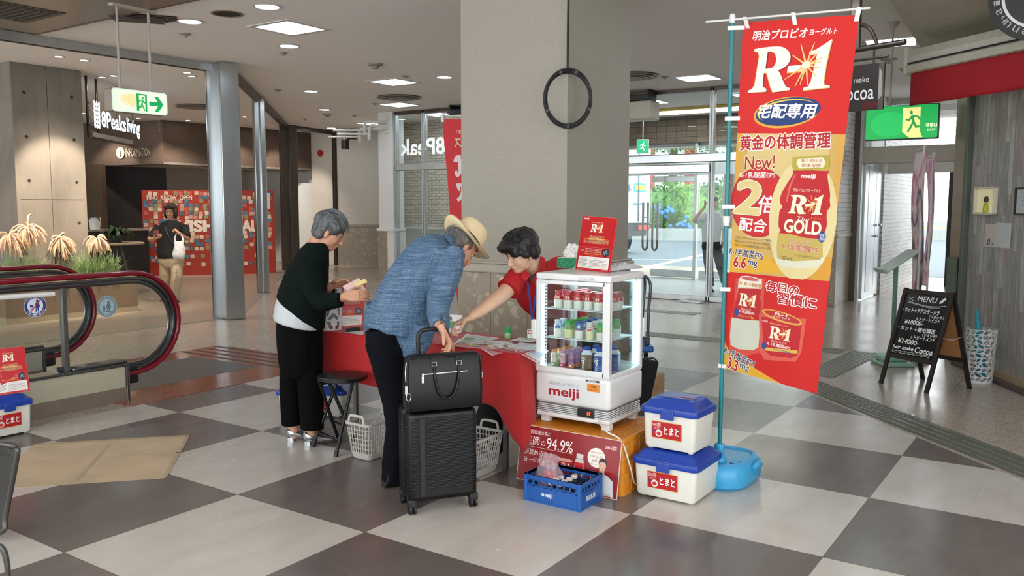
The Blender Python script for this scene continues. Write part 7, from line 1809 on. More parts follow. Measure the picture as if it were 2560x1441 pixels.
# trolley, carton, black bag
tq=G(1618,908);tl=thing('platform_trolley','platform trolley with blue deck and grey handle behind the fridge','trolley',tq)
m_tb=mat('trolley_blue','2367b8',.35)
r_,f_=RT,FW
mb=MB();P0=tq+V(0,0,.10);Mx=Matrix((r_,f_,V(0,0,1))).transposed().to_4x4();Mx.translation=V(tq.x,tq.y,0)
mb.rbox((-.5,-.05,.105),(.055,.42,.17),.02,3,0,Mx);setp(mb.build('deck',m_tb),tl)
for y in(-.02,.32):mb=MB();mb.rbox((-.03,y,.17),(.02,y+.05,.25),.012,3,0,Mx);setp(mb.build('handle_bracket',mat('bracket_dark','3c4650',.4)),tl)
mb=MB();mb.tube([Mx@V(0,.0,.2),Mx@V(.005,.0,.5),Mx@V(.02,0,.72),Mx@V(-.0,.03,.80),Mx@V(-.02,.17,.82),Mx@V(-.0,.31,.80),Mx@V(.02,.345,.72),Mx@V(.005,.345,.5),Mx@V(0,.345,.2)],.015,10,sub=5);setp(mb.build('handle',mat('handle_grey','6e757b',.3,.7)),tl)
for x in(-.42,-.01):
 for y in(.02,.34):
  mb=MB();mb.cyl(Mx@V(x-.015,y,.045),Mx@V(x+.015,y,.045),.045,n=18);mb.rbox((x-.02,y-.02,.05),(x+.02,y+.02,.106),.004,1,0,Mx);setp(mb.build('wheel',M['black']),tl)
cA_=G(1612,1008);cB_=G(1661,984);d=(cB_-cA_).normalized();n=V(-d.y,d.x,0);n=n if n.dot(FW)>0 else-n
ct=thing('cardboard_carton','brown cardboard carton with red printed panel on the floor behind the fridge','carton',cA_)
Mx=Matrix((d,n,V(0,0,1))).transposed().to_4x4();Mx.translation=V(cB_.x,cB_.y,0)
mb=MB();mb.rbox((-.40,0,.0005),(0,.27,.165),.004,1,0,Mx);setp(mb.build('box',mat('cardboard','a98d68',.8,var=.06)),ct)
cv=Canvas(.8);cv.rect(0,0,.13,.05,'a3483a');cv.rect(.004,.004,.126,.046,'b5966e');cv.text('宅配専用ケース',.01,.014,.12,.036,'a3483a',bold=.02);setp(cv.put('box_print',lambda u,v,h:Mx@V(-.19+u,-.0005-h,.055+v)),ct)
mb=MB();mb.box((-.40,.125,.1652),(0,.155,.1657));mb.xf(Mx);setp(mb.build('tape',mat('carton_tape','b99e77',.4)),ct)
kb=G(1608,1014);kb_t=thing('shoulder_bag','tall narrow black bag leaning behind the right side of the fridge','bag',kb);p=V(kb.x,kb.y,0)
mb=MB();mb.tube([p+V(0,0,.004),p+V(0,0,.03),p+V(.01,.01,.15),p+V(.02,.015,.28),p+V(.03,.02,.345)],[(.035,.03),(.05,.045),(.06,.05),(.075,.045),(.07,.03)],18,ref=RT,sub=4,power=2.6);setp(mb.build('bag_body',mat('bag_black_cloth','0f0f10',.85)),kb_t)
mb=MB();mb.tube([p+V(0,0,.34)+RT*.0,p+RT*.06+V(0,0,.36),p+RT*.10+V(0,0,.33),p+RT*.10+V(0,0,.29)],.006,8,sub=4);setp(mb.build('strap',M['black']),kb_t)
kb=G(1232,1085);kb=V(.62,1.36,0);mb=MB();mb.tube([kb+V(0,0,.003),kb+V(0,0,.04),kb+V(0,0,.2),kb+V(.01,0,.34)],[(.08,.05),(.09,.06),(.085,.055),(.05,.03)],18,ref=RT,sub=4,power=3);tag(mb.build('carry_bag',mat('bag_black_cloth','0f0f10')),'black bag standing under the red table behind the suitcase','bag')
# cable coil on the pillar
cc3=V(PX1+.02,PY0-.035,D(1415,247,6.25).z);cl=thing('cable_coil','coil of black cable hanging on the pillar corner','cable',cc3)
nf=(RT*.2-FW).normalized();uu=RT;mb=MB();rk=random.Random(2);P=[]
for k in range(9*40+1):
 a=2*PI*k/40;r0=1+.05*math.sin(a*.37+1)+.03*math.sin(a*1.13);P.append(cc3+uu*(.163*r0*math.cos(a))+V(0,0,1)*(.196*r0*math.sin(a))+nf*(.012+.010*math.sin(a*.61)))
mb.tube(P,.0055,8);setp(mb.build('coil',mat('cable_black','161618',.5)),cl)
mb=MB();mb.tube([cc3+V(0,0,.196),cc3+V(.0,.0,.5),V(PX1+.016,PY0-.016,CEIL)],.008,8);setp(mb.build('lead',mat('cable_black','161618')),cl)
mb=MB()
for a in(1.9,1.2,-.4,-1.55,3.6):c=cc3+uu*.163*math.cos(a)+V(0,0,1)*.196*math.sin(a)+nf*.012;mb.sphere(c,(.018,.018,.018),10)
setp(mb.build('cable_tie',mat('tie_grey','4a4a4a')),cl)
# A-board with menu
q=[G(2198,958),G(2320,985),G(2430,970),G(2303,948)];q[2]=q[1]+(q[3]-q[0]);top0=(q[0]+q[3])/2+V(0,0,.80);top1=(q[1]+q[2])/2+V(0,0,.80)
ab=thing('chalkboard_sign','black wooden A-frame chalkboard with white MENU lettering by the salon wall','A-board',(q[0]+q[2])/2)
m_fr2=mat('frame_dark_wood','221a17',.5,var=.15)
for lo,hi in((q[0],top0),(q[1],top1),(q[3],top0),(q[2],top1)):
 d=(hi-lo);sx=(q[1]-q[0]).normalized();fr_n=d.cross(sx).normalized();mb=MB();w_=sx*.016;t_=fr_n*.011
 s=1 if lo in(q[0],q[3])else-1;c0_=lo+w_*s
 mb.prism([c0_-w_-t_,c0_+w_-t_,c0_+w_+t_,c0_-w_+t_],d);setp(mb.build('leg',m_fr2),ab)
sx=(q[1]-q[0]).normalized();Wd=(q[1]-q[0]).length
for(l0,l1,tz0,tz1)in((q[0],q[1],top0,top1),(q[3],q[2],top0,top1)):
 for f in(.30,.97):
  mb=MB();a,b=l0.lerp(tz0,f),l1.lerp(tz1,f);up=(tz0-l0).normalized()*.018;nn=up.cross(sx).normalized()*.009
  mb.prism([a-up-nn,a+up-nn,a+up+nn,a-up+nn],b-a);setp(mb.build('rail',m_fr2),ab)
fl_,frt=q[0].lerp(top0,.31),q[1].lerp(top1,.31);tl_,trr=q[0].lerp(top0,.96),q[1].lerp(top1,.96)
i_=sx*.03;nF=(frt-fl_).cross(tl_-fl_).normalized();nF=nF if nF.dot(CAM-fl_)>0 else-nF
mb=MB();mb.prism([fl_+i_,frt-i_,trr-i_,tl_+i_],nF*-.006);setp(mb.build('blackboard',mat('blackboard','0d0f11',.22)),ab)
a,b,c,e=[q[k].lerp(t,f)for k,t,f in((3,top0,.31),(2,top1,.31),(2,top1,.96),(3,top0,.96))];mb=MB();mb.prism([a+i_,b-i_,c-i_,e+i_],nF*.004);setp(mb.build('back_panel',mat('hardboard','a9764a',.6,var=.05)),ab)
for f in(.55,):
 mb=MB();mb.tube([q[0].lerp(top0,f)+sx*.01,(q[0].lerp(top0,f)+q[3].lerp(top0,f))/2-V(0,0,.02),q[3].lerp(top0,f)],.002,6,sub=4);mb.tube([q[1].lerp(top1,f),(q[1].lerp(top1,f)+q[2].lerp(top1,f))/2-V(0,0,.02),q[2].lerp(top1,f)],.002,6,sub=4);setp(mb.build('cord',mat('cord_white','d8d8d6')),ab)
cv=Canvas(.8,H=160);W1=100;ch='e4e6e2'
cv.text('MENU',30,7,74,20,ch,bold=.01,shear=.1);cv.poly([(82,20),(80,16),(90,4),(94,7),(85,19)],ch);cv.line([(80,20),(83,15)],.8,ch);cv.line([(8,22),(30,26),(55,30),(80,28),(96,24)],.9,ch);cv.line([(10,25),(35,29),(60,33),(85,30)],.8,ch)
for P in([(8,12),(14,16),(20,10)],[(14,16),(12,20)],[(17,18),(21,20)]):cv.line(P,.9,ch)
for t_,x0,y0,x1,y1 in(('・カット＋ケアカラードラ',2,38,86,49),('（リタッチ）',66,50,98,58),('＋トリートメント',38,59,92,68),('¥10000-',14,68,56,79),('・カット＋縮毛矯正',2,84,88,95),('（リタッチ）',62,96,94,104),('＋トリートメント',36,105,92,114),('¥14000-',10,116,58,128),('hair make',2,134,50,143),('Cocoa',54,132,94,146)):
 cv.text(t_,x0,y0,x1,y1,ch,shear=.12,bold=.03)
for k in range(2):cv.line([(2+8*i,148+k*4+(1.5 if i%2 else-1))for i in range(12)],.9,ch)
setp(cv.put('chalk_lettering',quadmap(fl_+i_,frt-i_,trr-i_,tl_+i_,100,160),eps=.0004),ab)
# lattice umbrella stand with blue umbrella
p=G(2447,956);p.z=0;us=thing('umbrella_stand','white openwork umbrella stand against the plank wall','umbrella stand',p)
bm=bmesh.new();N_,M_=13,11;rw_=random.Random(9);vs={}
for j in range(M_+1):
 for i in range(N_):
  jit=(rw_.uniform(-.4,.4),rw_.uniform(-.35,.35))if 0<j<M_ else(rw_.uniform(-.3,.3),0)
  a=2*PI*(i+.5*(j%2)+jit[0]*.8)/N_;z=.02+(.44)*(j+jit[1])/M_;r0=.098+.022*z/.46
  vs[i,j]=bm.verts.new(p+V(r0*math.cos(a),r0*math.sin(a),z))
for j in range(M_):
 for i in range(N_):
  i2=(i+1)%N_
  if(i+j)%3:
   try:bm.faces.new((vs[i,j],vs[i2,j],vs[i2,j+1],vs[i,j+1]))
   except Exception:pass
  else:
   bm.faces.new((vs[i,j],vs[i2,j],vs[i2,j+1]));bm.faces.new((vs[i,j],vs[i2,j+1],vs[i,j+1]))
me=bpy.data.meshes.new('lattice');bm.to_mesh(me);bm.free();me.materials.append(mat('lattice_white','d0d2d0',.4));o=bpy.data.objects.new('lattice',me);COL.objects.link(o)
modmesh(o,[('WIREFRAME',dict(thickness=.009,use_even_offset=False)),('SUBSURF',dict(levels=1))]);setp(o,us)
mb=MB();mb.lathe([(.001,0),(.1,0),(.1,.02),(.001,.02)],24,p);setp(mb.build('base',mat('lattice_white','d0d2d0')),us)
mb=MB();u0,u1=p+V(.02,.02,.03),p+V(-.05,.06,.62);mb.tube([u0,u0.lerp(u1,.1),u0.lerp(u1,.5),u0.lerp(u1,.8),u1],[.008,.03,.036,.022,.006],14,sub=3);tag(mb.build('umbrella',mat('umbrella_teal','2b93a8',.5)),'closed teal umbrella leaning in the white openwork stand','umbrella')
# mint display stand behind the A-board
g=G(2262,925);Mx=Matrix((RT,FW,V(0,0,1))).transposed().to_4x4();Mx.translation=V(g.x,g.y,0)+FW*.25
ms=thing('leaflet_stand','mint green pedestal stand with tilted white top behind the chalkboard','display stand',Mx.translation);m_mint=mat('stand_mint','8fb39f',.4)
mb=MB();mb.rbox((-.15,-.14,.0005),(.15,.16,.035),.012,2,0,Mx);mb.rbox((-.13,-.06,.03),(.13,.12,.10),.03,3,0,Mx);setp(mb.build('foot',m_mint),ms)
mb=MB();mb.rbox((-.02,.0,.10),(.015,.03,.97),.004,1,0,Mx);setp(mb.build('post',mat('stand_green','6c9079',.4)),ms)
mb=MB();Mt=Mx@Matrix.Translation(V(.02,.02,.97))@Matrix.Rotation(R(-34),4,'Y');mb.rbox((-.18,-.12,0),(.18,.12,.022),.006,2,0,Mt);mb.rbox((-.19,-.125,.0),(-.17,.125,.05),.004,1,0,Mt);setp(mb.build('tilted_top',mat('stand_top_pale','a9b8ae',.35)),ms)
# pink flowing banners
def pink(px,w,d,zt,zb,lab,sgn):
 t=thing('pole_banner',lab,'banner',D(px+w/2,700,d));x0,x1=D(px,400,d),D(px+w,400,d-.25)
 top,bot=D(px,zt,d).z,D(px,zb,d).z
 mb=MB();mb.grid(lambda u,v:V(*(x0.lerp(x1,u)).xy,bot+(top-bot)*v)+FW*(.025*math.sin(u*9+v*3*sgn))+RT*.02*math.sin(v*5+sgn),16,40);
 m=bpy.data.materials.get('pink_print')or bpy.data.materials.new('pink_print')
 if m.name not in MATS:
  n_=NT(m);w_=n_.noise(3.2,3,.5,n_.mapping(scale=(1,1,.45)));n_.link(n_.ramp(w_,[(.38,'e2d6d8'),(.47,'cf7a9a'),(.53,'e6dcdc'),(.6,'5b3548'),(.66,'d9c9cc'),(.72,'c23a6e')],'CONSTANT' if False else 'LINEAR'),n_.b.inputs['Base Color']);n_.b.inputs['Roughness'].default_value=.7;MATS[m.name]=m
 o=mb.build('banner_cloth',m);modmesh(o,[('SOLIDIFY',dict(thickness=.001,offset=0))]);setp(o,t)
 mb=MB();xx=V(*x1.xy,0)+FW*.05;mb.cyl(xx,xx+V(0,0,top+.06),.012);mb.cyl(V(*x0.xy,top+.02),V(*x1.xy,top+.04),.006);setp(mb.build('pole',mat('pole_white_thin','cfd0cc')),t)
 mb=MB();mb.lathe([(.001,0),(.14,0),(.15,.03),(.12,.09),(.02,.1),(.001,.1)],20,xx);setp(mb.build('water_base',M['black']),t);return t
pink(2290,26,8.5,382,722,'pink and white patterned banner at the passage, left of the steel column',1);pink(2319,20,9.2,398,712,'second pink patterned banner tucked beside the steel column',-1)
# green exit sign at right
d9=8.6;a,b=D(2165,306,d9+.15),D(2345,300,d9-.2);d=V(*(b-a).xy,0);LE2=d.length;d.normalize();n=V(-d.y,d.x,0);n=n if n.dot(CAM-a)>0 else-n
z0,z1=D(2200,347,d9).z,D(2200,265,d9).z;eg=thing('exit_sign','green illuminated exit sign with running figure at the right passage','exit sign',V(a.x,a.y,z0))
Mx=Matrix((d,n,V(0,0,1))).transposed().to_4x4();Mx.translation=V(a.x,a.y,0)
mb=MB();mb.rbox((-.01,-.09,z0-.01),(LE2+.01,-.001,z1+.01),.012,2,0,Mx);setp(mb.build('case',mat('exit_case_dark','3c4a40',.4)),eg)
cv=Canvas(emit=.7);hh=z1-z0;cv.rrect(0,0,LE2,hh,.015,'14a24c');cv.ell(LE2*.33,hh*.45,LE2*.26,hh*.38,'1cb357');cv.poly([(LE2*.52,hh*.2),(LE2*.52,hh*.93),(LE2*.76,hh*.93),(LE2*.76,hh*.2),(LE2*.80,hh*.02),(LE2*.62,hh*.02)],'f0dc8a');running_man(cv,LE2*.54,hh*.16,LE2*.78,hh*.88,'14903f',True)
cv.text('非常口',LE2*.84,hh*.32,LE2*.99,hh*.44,'e9efc8',bold=.02);cv.text('EXIT',LE2*.86,hh*.2,LE2*.97,hh*.27,'e9efc8')
setp(cv.put('sign_face',lambda u,v,h:V(a.x,a.y,0)+d*u+V(0,0,z0+v)+n*(.001+h),eps=.0006),eg)
mb=MB();pr=V(a.x,a.y,0)+d*LE2*.32-n*.045;mb.cyl(pr+V(0,0,z1),pr+V(0,0,CEIL),.010);mb.lathe([(.001,CEIL-.05),(.03,CEIL-.05),(.06,CEIL-.005),(.001,CEIL-.005)],20,pr);pr=V(a.x,a.y,0)+d*LE2*.85-n*.045;mb.cyl(pr+V(0,0,z1),pr+V(0,0,CEIL),.010);setp(mb.build('hanger',mat('hanger_beige','b0a79b')),eg)
c=D(1607,366,15.6);e2=thing('exit_sign','small green exit sign hanging inside the vestibule','exit sign',c);hw_=.10
n=(CAM-c);n.z=0;n.normalize();d=V(-n.y,n.x,0)
Mx=Matrix((d,n,V(0,0,1))).transposed().to_4x4();Mx.translation=V(c.x,c.y,c.z)
mb=MB();mb.rbox((-.11,-.05,-.125),(.11,0,.125),.01,2,0,Mx);mb.cyl(Mx@V(0,-.025,.12),V(c.x,c.y,CEIL),.008);setp(mb.build('case',M['white']),e2)
cv=Canvas(emit=.6);cv.rect(-.10,-.115,.10,.115,'25b37a');running_man(cv,-.06,-.09,.06,.09,'e8f6ea');setp(cv.put('sign_face',lambda u,v,h:Mx@V(u,.001+h,v),eps=.001),e2)
a=AY(1578,262,9.7);t_=thing('air_curtain','beige wall unit with dark top above the glass front, right of the pillar','air unit',a);p=AY(1640,270,9.75)
mb=MB();mb.rbox((p.x-.75,9.55,2.83),(p.x,9.9,3.12),.03,3);setp(mb.build('case',mat('unit_beige','c0bba9',.45)),t_)
mb=MB();mb.rbox((p.x-.7,9.6,3.13),(p.x-.06,9.9,3.22),.01,2);mb.box((p.x-.1,9.6,3.2),(p.x-.06,9.9,CEIL));mb.box((p.x-.66,9.6,3.2),(p.x-.62,9.9,CEIL));setp(mb.build('bracket_box',M['black']),t_)
dup(t_,V(a.x-3.35,a.y,a.z),0,'beige wall unit at the left edge of the pillar above the glass')
# salon: hanging name sign, awning, corner sign
dS=7.25;hs=thing('hanging_shop_sign','dark hanging sign reading hair make Cocoa with cherries beside the banner','hanging sign',D(2160,200,dS));a,b=D(2078,275,dS+.25),D(2207,275,dS-.1);d=V(*(b-a).xy,0);Lh=d.length;d.normalize();n=V(-d.y,d.x,0);n=n if n.dot(CAM-a)>0 else-n
z0,z1=D(2170,276,dS).z,D(2170,160,dS).z;Mx=Matrix((d,n,V(0,0,1))).transposed().to_4x4();Mx.translation=V(a.x,a.y,0)
mb=MB();mb.rbox((0,-.02,z0),(Lh,0,z1),.004,1,0,Mx);mb.box((-.02,-.025,z0-.012),(Lh+.01,.003,z0+.005));
setp(mb.build('board',mat('sign_dark_brown','2c2422',.5))if False else(lambda m_:m_.build('board',mat('sign_dark_brown','2c2422',.5)))((lambda:(lambda m2:(m2.rbox((0,-.02,z0),(Lh,0,z1),.004,1,0,Mx),m2)[1])(MB()))()),hs)
cv=Canvas(.6);h_=z1-z0;cv.rect(0,0,Lh,h_,'2f2725')
for k in range(9):cv.line([(Lh*k/8,0),(Lh*k/8,h_)],.0015,'3f3533',k==0)
for k in range(7):cv.line([(0,h_*k/6),(Lh*.88,h_*k/6)],.0015,'3f3533',False)
cv.rect(Lh*.90,0,Lh,h_,'57504a');cv.text('hair make',Lh*.18,h_*.62,Lh*.72,h_*.74,'e2e0dc',bold=.005);cv.text('Cocoa',Lh*.10,h_*.24,Lh*.82,h_*.56,'eeecea',bold=.01)
for x,y in((.66,.10),(.78,.10),(.84,.12)):cv.ell(Lh*x,h_*y,.03,.03,'5a1418',16)
cv.poly([(Lh*.9,h_*.2),(Lh*.98,h_*.3),(Lh*.96,h_*.8),(Lh*.91,h_*.9)],'a9a498')
setp(cv.put('sign_face',lambda u,v,h:Mx@V(u,.0005+h,z0+v),eps=.0006),hs)
mb=MB()
zt_=z1+.13;mb.tube([Mx@V(-.05,-.01,zt_),Mx@V(Lh+.16,-.01,zt_+.01)],.024,10);mb.tube([Mx@V(-.05,-.01,z1+.045),Mx@V(Lh+.02,-.01,z1+.045)],.012,8)
for u in(.12,Lh-.1):mb.tube([Mx@V(u,-.01,zt_),Mx@V(u,-.01,z1-.01)],.009,8)
px_=Mx@V(Lh*.42,-.01,0);mb.rbox(V(px_.x-.035,px_.y-.035,zt_),V(px_.x+.035,px_.y+.035,CEIL),.006,2);mb.rbox(V(px_.x-.06,px_.y+.03,zt_),V(px_.x-.0,px_.y+.07,CEIL),.006,2)
mb.tube([V(px_.x,px_.y,zt_+.22),Mx@V(Lh*.42+.12,-.01,zt_+.16),Mx@V(Lh*.42+.2,-.01,zt_)],.016,8,sub=5);setp(mb.build('bracket',M['steel_dark']),hs)
aw=thing('awning','red salon awning with white roller case at upper right','awning',S0+V(0,0,2.8))
w0_=D(2290,160,7.95);w1_=D(2600,95,6.7)
da=(w1_-w0_);da.z=0;LA=da.length+.8;da.normalize();na=V(-da.y,da.x,0);na=na if na.dot(CAM-w0_)>0 else-na
zc=D(2290,168,7.95).z;O_=V(w0_.x,w0_.y,0)
def prof(P,t):
 vs=[O_+na*x+V(0,0,z)for x,z in P];m_=MB();m_.prism(vs,da*LA);return m_
mb=prof([(-.16,zc+.13),(-.04,zc+.17),(.06,zc+.15),(.10,zc+.08),(.09,zc+.0),(.05,zc-.02),(-.10,zc-.02),(-.16,zc+.02)],0);setp(mb.build('roller_case',mat('awning_case','c9c5b5',.4)),aw)
mb=prof([(.02,zc-.09),(.12,zc-.06),(.125,zc+.0),(.11,zc+.012),(.02,zc-.03)],0);setp(mb.build('front_bar',mat('awning_bar','bdb9a8',.35)),aw)
mb=prof([(-.02,zc+.005),(.11,zc+.012),(.112,zc+.028),(-.02,zc+.02)],0);setp(mb.build('gap',M['black']),aw)
mb=MB();z1v,z0v=zc-.07,zc-.36
mb.grid(lambda u,v:O_+da*(.06+u*(LA-.06))+na*(.10+.012*math.sin(u*22)*(1-v))+V(0,0,z0v+(z1v-z0v)*v),80,8);o=mb.build('valance',mat('awning_red','a3101e',.7,var=.03));modmesh(o,[('SOLIDIFY',dict(thickness=.002))]);setp(o,aw)
mb=MB();mb.rbox((-.17,-.02,-.08),(.13,.02,.18),.03,3,0,Matrix.Translation(O_+V(0,0,zc))@Matrix((na,da,V(0,0,1))).transposed().to_4x4());setp(mb.build('end_cap',mat('awning_case','c9c5b5')),aw)
c=D(2600,-15,6.2);sg=thing('round_shop_sign','corner of a black shop sign with white round rim at the top right','shop sign',c);n=(CAM-c);n.z=0;n.normalize();d=V(-n.y,n.x,0)
Mx=Matrix((d,n,V(0,0,1))).transposed().to_4x4();Mx.translation=c
cv=Canvas(.5);cv.ell(0,0,.31,.31,'1c1a1b',48);cv.ell(0,0,.235,.235,'e8eaea',48);cv.ell(0,0,.215,.215,'2a2526',48)
for k,ch_ in enumerate('hair make Cocoa salon menu'):a_=R(215-14*k);cv.text(ch_,.265*math.cos(a_)-.02,.265*math.sin(a_)-.02,.265*math.cos(a_)+.02,.265*math.sin(a_)+.02,'b9b5ae',rot=a_-PI/2)
mb=MB();mb.prism([Mx@V(.32*math.cos(2*PI*k/48),-.03,.32*math.sin(2*PI*k/48))for k in range(48)],n*.03);setp(mb.build('disc',M['black']),sg)
setp(cv.put('sign_face',lambda u,v,h:Mx@V(u,.001+h,v),eps=.0008),sg)
mb=MB();mb.cyl(Mx@V(0,-.015,.3),V(Mx.translation.x,Mx.translation.y,CEIL)-n*.015,.012);setp(mb.build('hanger',M['black']),sg)
def onw(px,py,h=.0):return PL(px,py,S0+sn*h,sn)
def wq(x0,y0,x1,y1,h):
 a_=onw((x0+x1)/2,(y0+y1)/2,h);w_=(onw(x1,(y0+y1)/2,h)-onw(x0,(y0+y1)/2,h)).dot(sd);hgt=onw((x0+x1)/2,y0,h).z-onw((x0+x1)/2,y1,h).z
 return a_,abs(w_)/2,abs(hgt)/2
Mw=Matrix((sd,sn,V(0,0,1))).transposed().to_4x4()
a_,w_,h_=wq(2442,467,2494,537,.0);Mn=Mw.copy();Mn.translation=a_;nc=thing('wall_niche','small lit cream display niche in the plank wall','niche',a_)
mb=MB()
for p_,q_ in(((-w_,.0,-h_),(-w_+.02,.035,h_)),((w_-.02,.0,-h_),(w_,.035,h_)),((-w_,.0,h_-.02),(w_,.035,h_)),((-w_,.0,-h_),(w_,.035,-h_+.02))):mb.rbox(p_,q_,.003,1,0,Mn)
setp(mb.build('frame',mat('niche_cream','d6d0bd',.5)),nc)
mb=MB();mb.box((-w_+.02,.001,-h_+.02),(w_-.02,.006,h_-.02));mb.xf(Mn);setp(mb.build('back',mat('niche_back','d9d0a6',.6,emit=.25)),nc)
vz=thing('bottle','yellow glass bottle with dark stopper standing in the wall niche','bottle',Mn@V(.02,.02,-h_+.02));mb=MB();bp_=Mn@V(.028,.021,-h_+.0205);mb.lathe([(.001,0),(.022,0),(.026,.03),(.018,.07),(.01,.09),(.001,.09)],16,bp_);setp(mb.build('glass_body',mat('glass_yellow','a9b02a',.15)),vz)
mb=MB();mb.lathe([(.001,.09),(.018,.09),(.02,.12),(.012,.14),(.001,.14)],14,bp_);setp(mb.build('stopper',mat('stopper_dark','2d2a18')),vz)
a_,w_,h_=wq(2540,468,2600,538,.0);Mn=Mw.copy();Mn.translation=a_;fp=thing('picture_frame','black framed notice on the plank wall at the right edge','picture',a_);mb=MB()
for p_,q_ in(((-w_,0,-h_),(-w_+.012,.02,h_)),((w_-.012,0,-h_),(w_,.02,h_)),((-w_,0,h_-.012),(w_,.02,h_)),((-w_,0,-h_),(w_,.02,-h_+.012))):mb.rbox(p_,q_,.002,1,0,Mn)
setp(mb.build('frame',M['black']),fp);cv=Canvas();cv.rect(-w_+.01,-h_+.01,w_-.01,h_-.01,'b9bcbc');[cv.rect(-w_*.5,h_*(.5-.25*k),w_*.5,h_*(.55-.25*k),'8d9294',k==0)for k in range(4)];setp(cv.put('print',lambda u,v,h:Mn@V(u,.004+h,v)),fp)
for i,(x0,y0,x1,y1,c_,lab)in enumerate(((2462,560,2490,618,'c4bcb8','small pinkish poster with dark drawing taped on the plank wall'),(2490,558,2528,620,'c3c6c6','plain grey-white paper taped on the plank wall'))):
 a_,w_,h_=wq(x0,y0,x1,y1,.0);Mn=Mw.copy();Mn.translation=a_;cv=Canvas();cv.rect(-w_,-h_,w_,h_,c_)
 if i==0:cv.ell(0,h_*.2,w_*.6,h_*.4,'d3b5ac');[cv.ell(rb_.uniform(-w_*.5,w_*.5),-h_*.55+rb_.uniform(-.02,.02),.012,.014,'6a6668',8,up=(k==0))for k in range(9)]
 else:[cv.rect(-w_*.8,h_*(.8-.14*k),w_*.7,h_*(.84-.14*k),'b2b5b6',k==0)for k in range(11)]
 o=cv.put('poster',lambda u,v,h:Mn@V(u,.003+h,v));tag(o,lab,'poster')
a=D(-18,1111,3.6);b=D(20,1111,3.6);ch_=thing('mesh_chair','dark mesh-backed chair cut off at the left edge','chair',V(D(-60,1300,3.6).x,D(-60,1300,3.6).y,0))
pts=[D(-120,1108,3.9),D(10,1112,3.62),D(40,1122,3.6),D(41,1148,3.6),D(14,1290,3.62),D(6,1330,3.62),D(-60,1345,3.75)]
mb=MB();mb.tube(pts,.012,10,sub=5);setp(mb.build('back_frame',mat('chair_frame_grey','54524f',.35,.6)),ch_)
mb=MB();mb.prism([D(-120,1112,3.9),D(8,1116,3.62),D(36,1126,3.6),D(37,1148,3.6),D(11,1290,3.62),D(2,1326,3.62),D(-60,1340,3.75)],FW*.004);setp(mb.build('mesh_back',mat('chair_mesh_dark','35342f',.7,bump=.4,bs=500)),ch_)
fl0=D(-60,1345,3.75);
for k,(dx,dy)in enumerate(((0,0),(-.35,-.1),(.02,-.45),(-.33,-.5))):
 mb=MB();q_=V(fl0.x,fl0.y,0)+RT*(dx-.12)+FW*dy;mb.tube([q_,V(q_.x,q_.y,.42)],.012,8);setp(mb.build('leg',mat('chair_frame_grey','54524f')),ch_)
mb=MB();q_=V(fl0.x,fl0.y,.43)+RT*-.29-FW*.24;mb.rbox(q_-V(.25,.25,.02),q_+V(.25,.25,.02),.02);setp(mb.build('seat',mat('chair_mesh_dark','35342f')),ch_)
mb=MB();mb.tube([D(-40,1355,2.9),D(2,1368,2.9),D(16,1400,2.9),D(20,1452,2.9),D(22,1600,2.9)],.010,8,sub=4)
o=mb.build('chair_leg_tube',mat('chair_frame_grey','54524f'));
setp(o,ch_);o.name='front_leg'
for px,py,s,lab in((2282,1042,.022,'tiny crumpled white scrap on the tactile paving edge'),(1205,1026,.0,'')):
 if s:g=G(px,py);mb=MB();crumple(mb,(g.x,g.y,.010),s*.6,8,4,(1,1,.5),.4);tag(mb.build('paper_scrap',M['white']),lab,'litter')
g0,g1=G(1706,752),G(1766,757);mb=MB();mb.grid(lambda u,v:g0.lerp(g1,u)+V(-.02,-.18,0)*v+V(0,0,.004+.02*math.sin(PI*v)*(.6+noise.noise(V(u*6,v*3,1)))),20,8);o=mb.build('floor_cloth',M['white']);modmesh(o,[('SOLIDIFY',dict(thickness=.002,offset=1))]);tag(o,'white rag lying at the foot of the glass doors','cloth')
# people
m_skin=mat('skin','c79375',.5,var=.05,vs=25,bump=.08,bs=500);m_skin2=mat('skin_light','d9ab8e',.5,var=.04,vs=25)
def fr3(fwd,up):
 y=Vector(fwd).normalized();z=Vector(up);z=(z-y*z.dot(y)).normalized();return y.cross(z),y,z
def headM(c,fwd,up,s=1):
 x,y,z=fr3(fwd,up);Mh=Matrix((x*s,y*s,z*s)).transposed().to_4x4();Mh.translation=c;return Mh
def esph(mb,Mh,c,r,n=18,m=0):
 a=len(mb.v);mb.sphere(c,r,n,m);mb.xf(Mh,a)
def head(mb,Mh,neck,nr=.055):
 esph(mb,Mh,(0,-.012,.036),(.074,.092,.080));esph(mb,Mh,(0,.026,-.018),(.062,.062,.088));esph(mb,Mh,(0,.046,-.078),(.038,.038,.028));esph(mb,Mh,(0,.010,-.06),(.056,.05,.045))
 mb.tube([Mh@V(0,.078,.012),Mh@V(0,.096,-.012),Mh@V(0,.102,-.030),Mh@V(0,.088,-.036)],[.0075,.0085,.0108,.008],10,sub=3)
 esph(mb,Mh,(0,.084,-.052),(.022,.009,.006));esph(mb,Mh,(0,.082,-.062),(.020,.010,.007))
 for s in(-1,1):esph(mb,Mh,(s*.075,-.006,-.010),(.0085,.0155,.027),12);esph(mb,Mh,(s*.032,.054,-.028),(.024,.022,.026),12);esph(mb,Mh,(s*.030,.074,.026),(.026,.012,.007),12);esph(mb,Mh,(s*.009,.091,-.032),(.007,.009,.006),10)
 mb.tube([Mh@V(0,-.02,-.035),(Mh@V(0,-.03,-.09)).lerp(neck,.35),neck],[nr,nr,nr*1.12],16,sub=3)
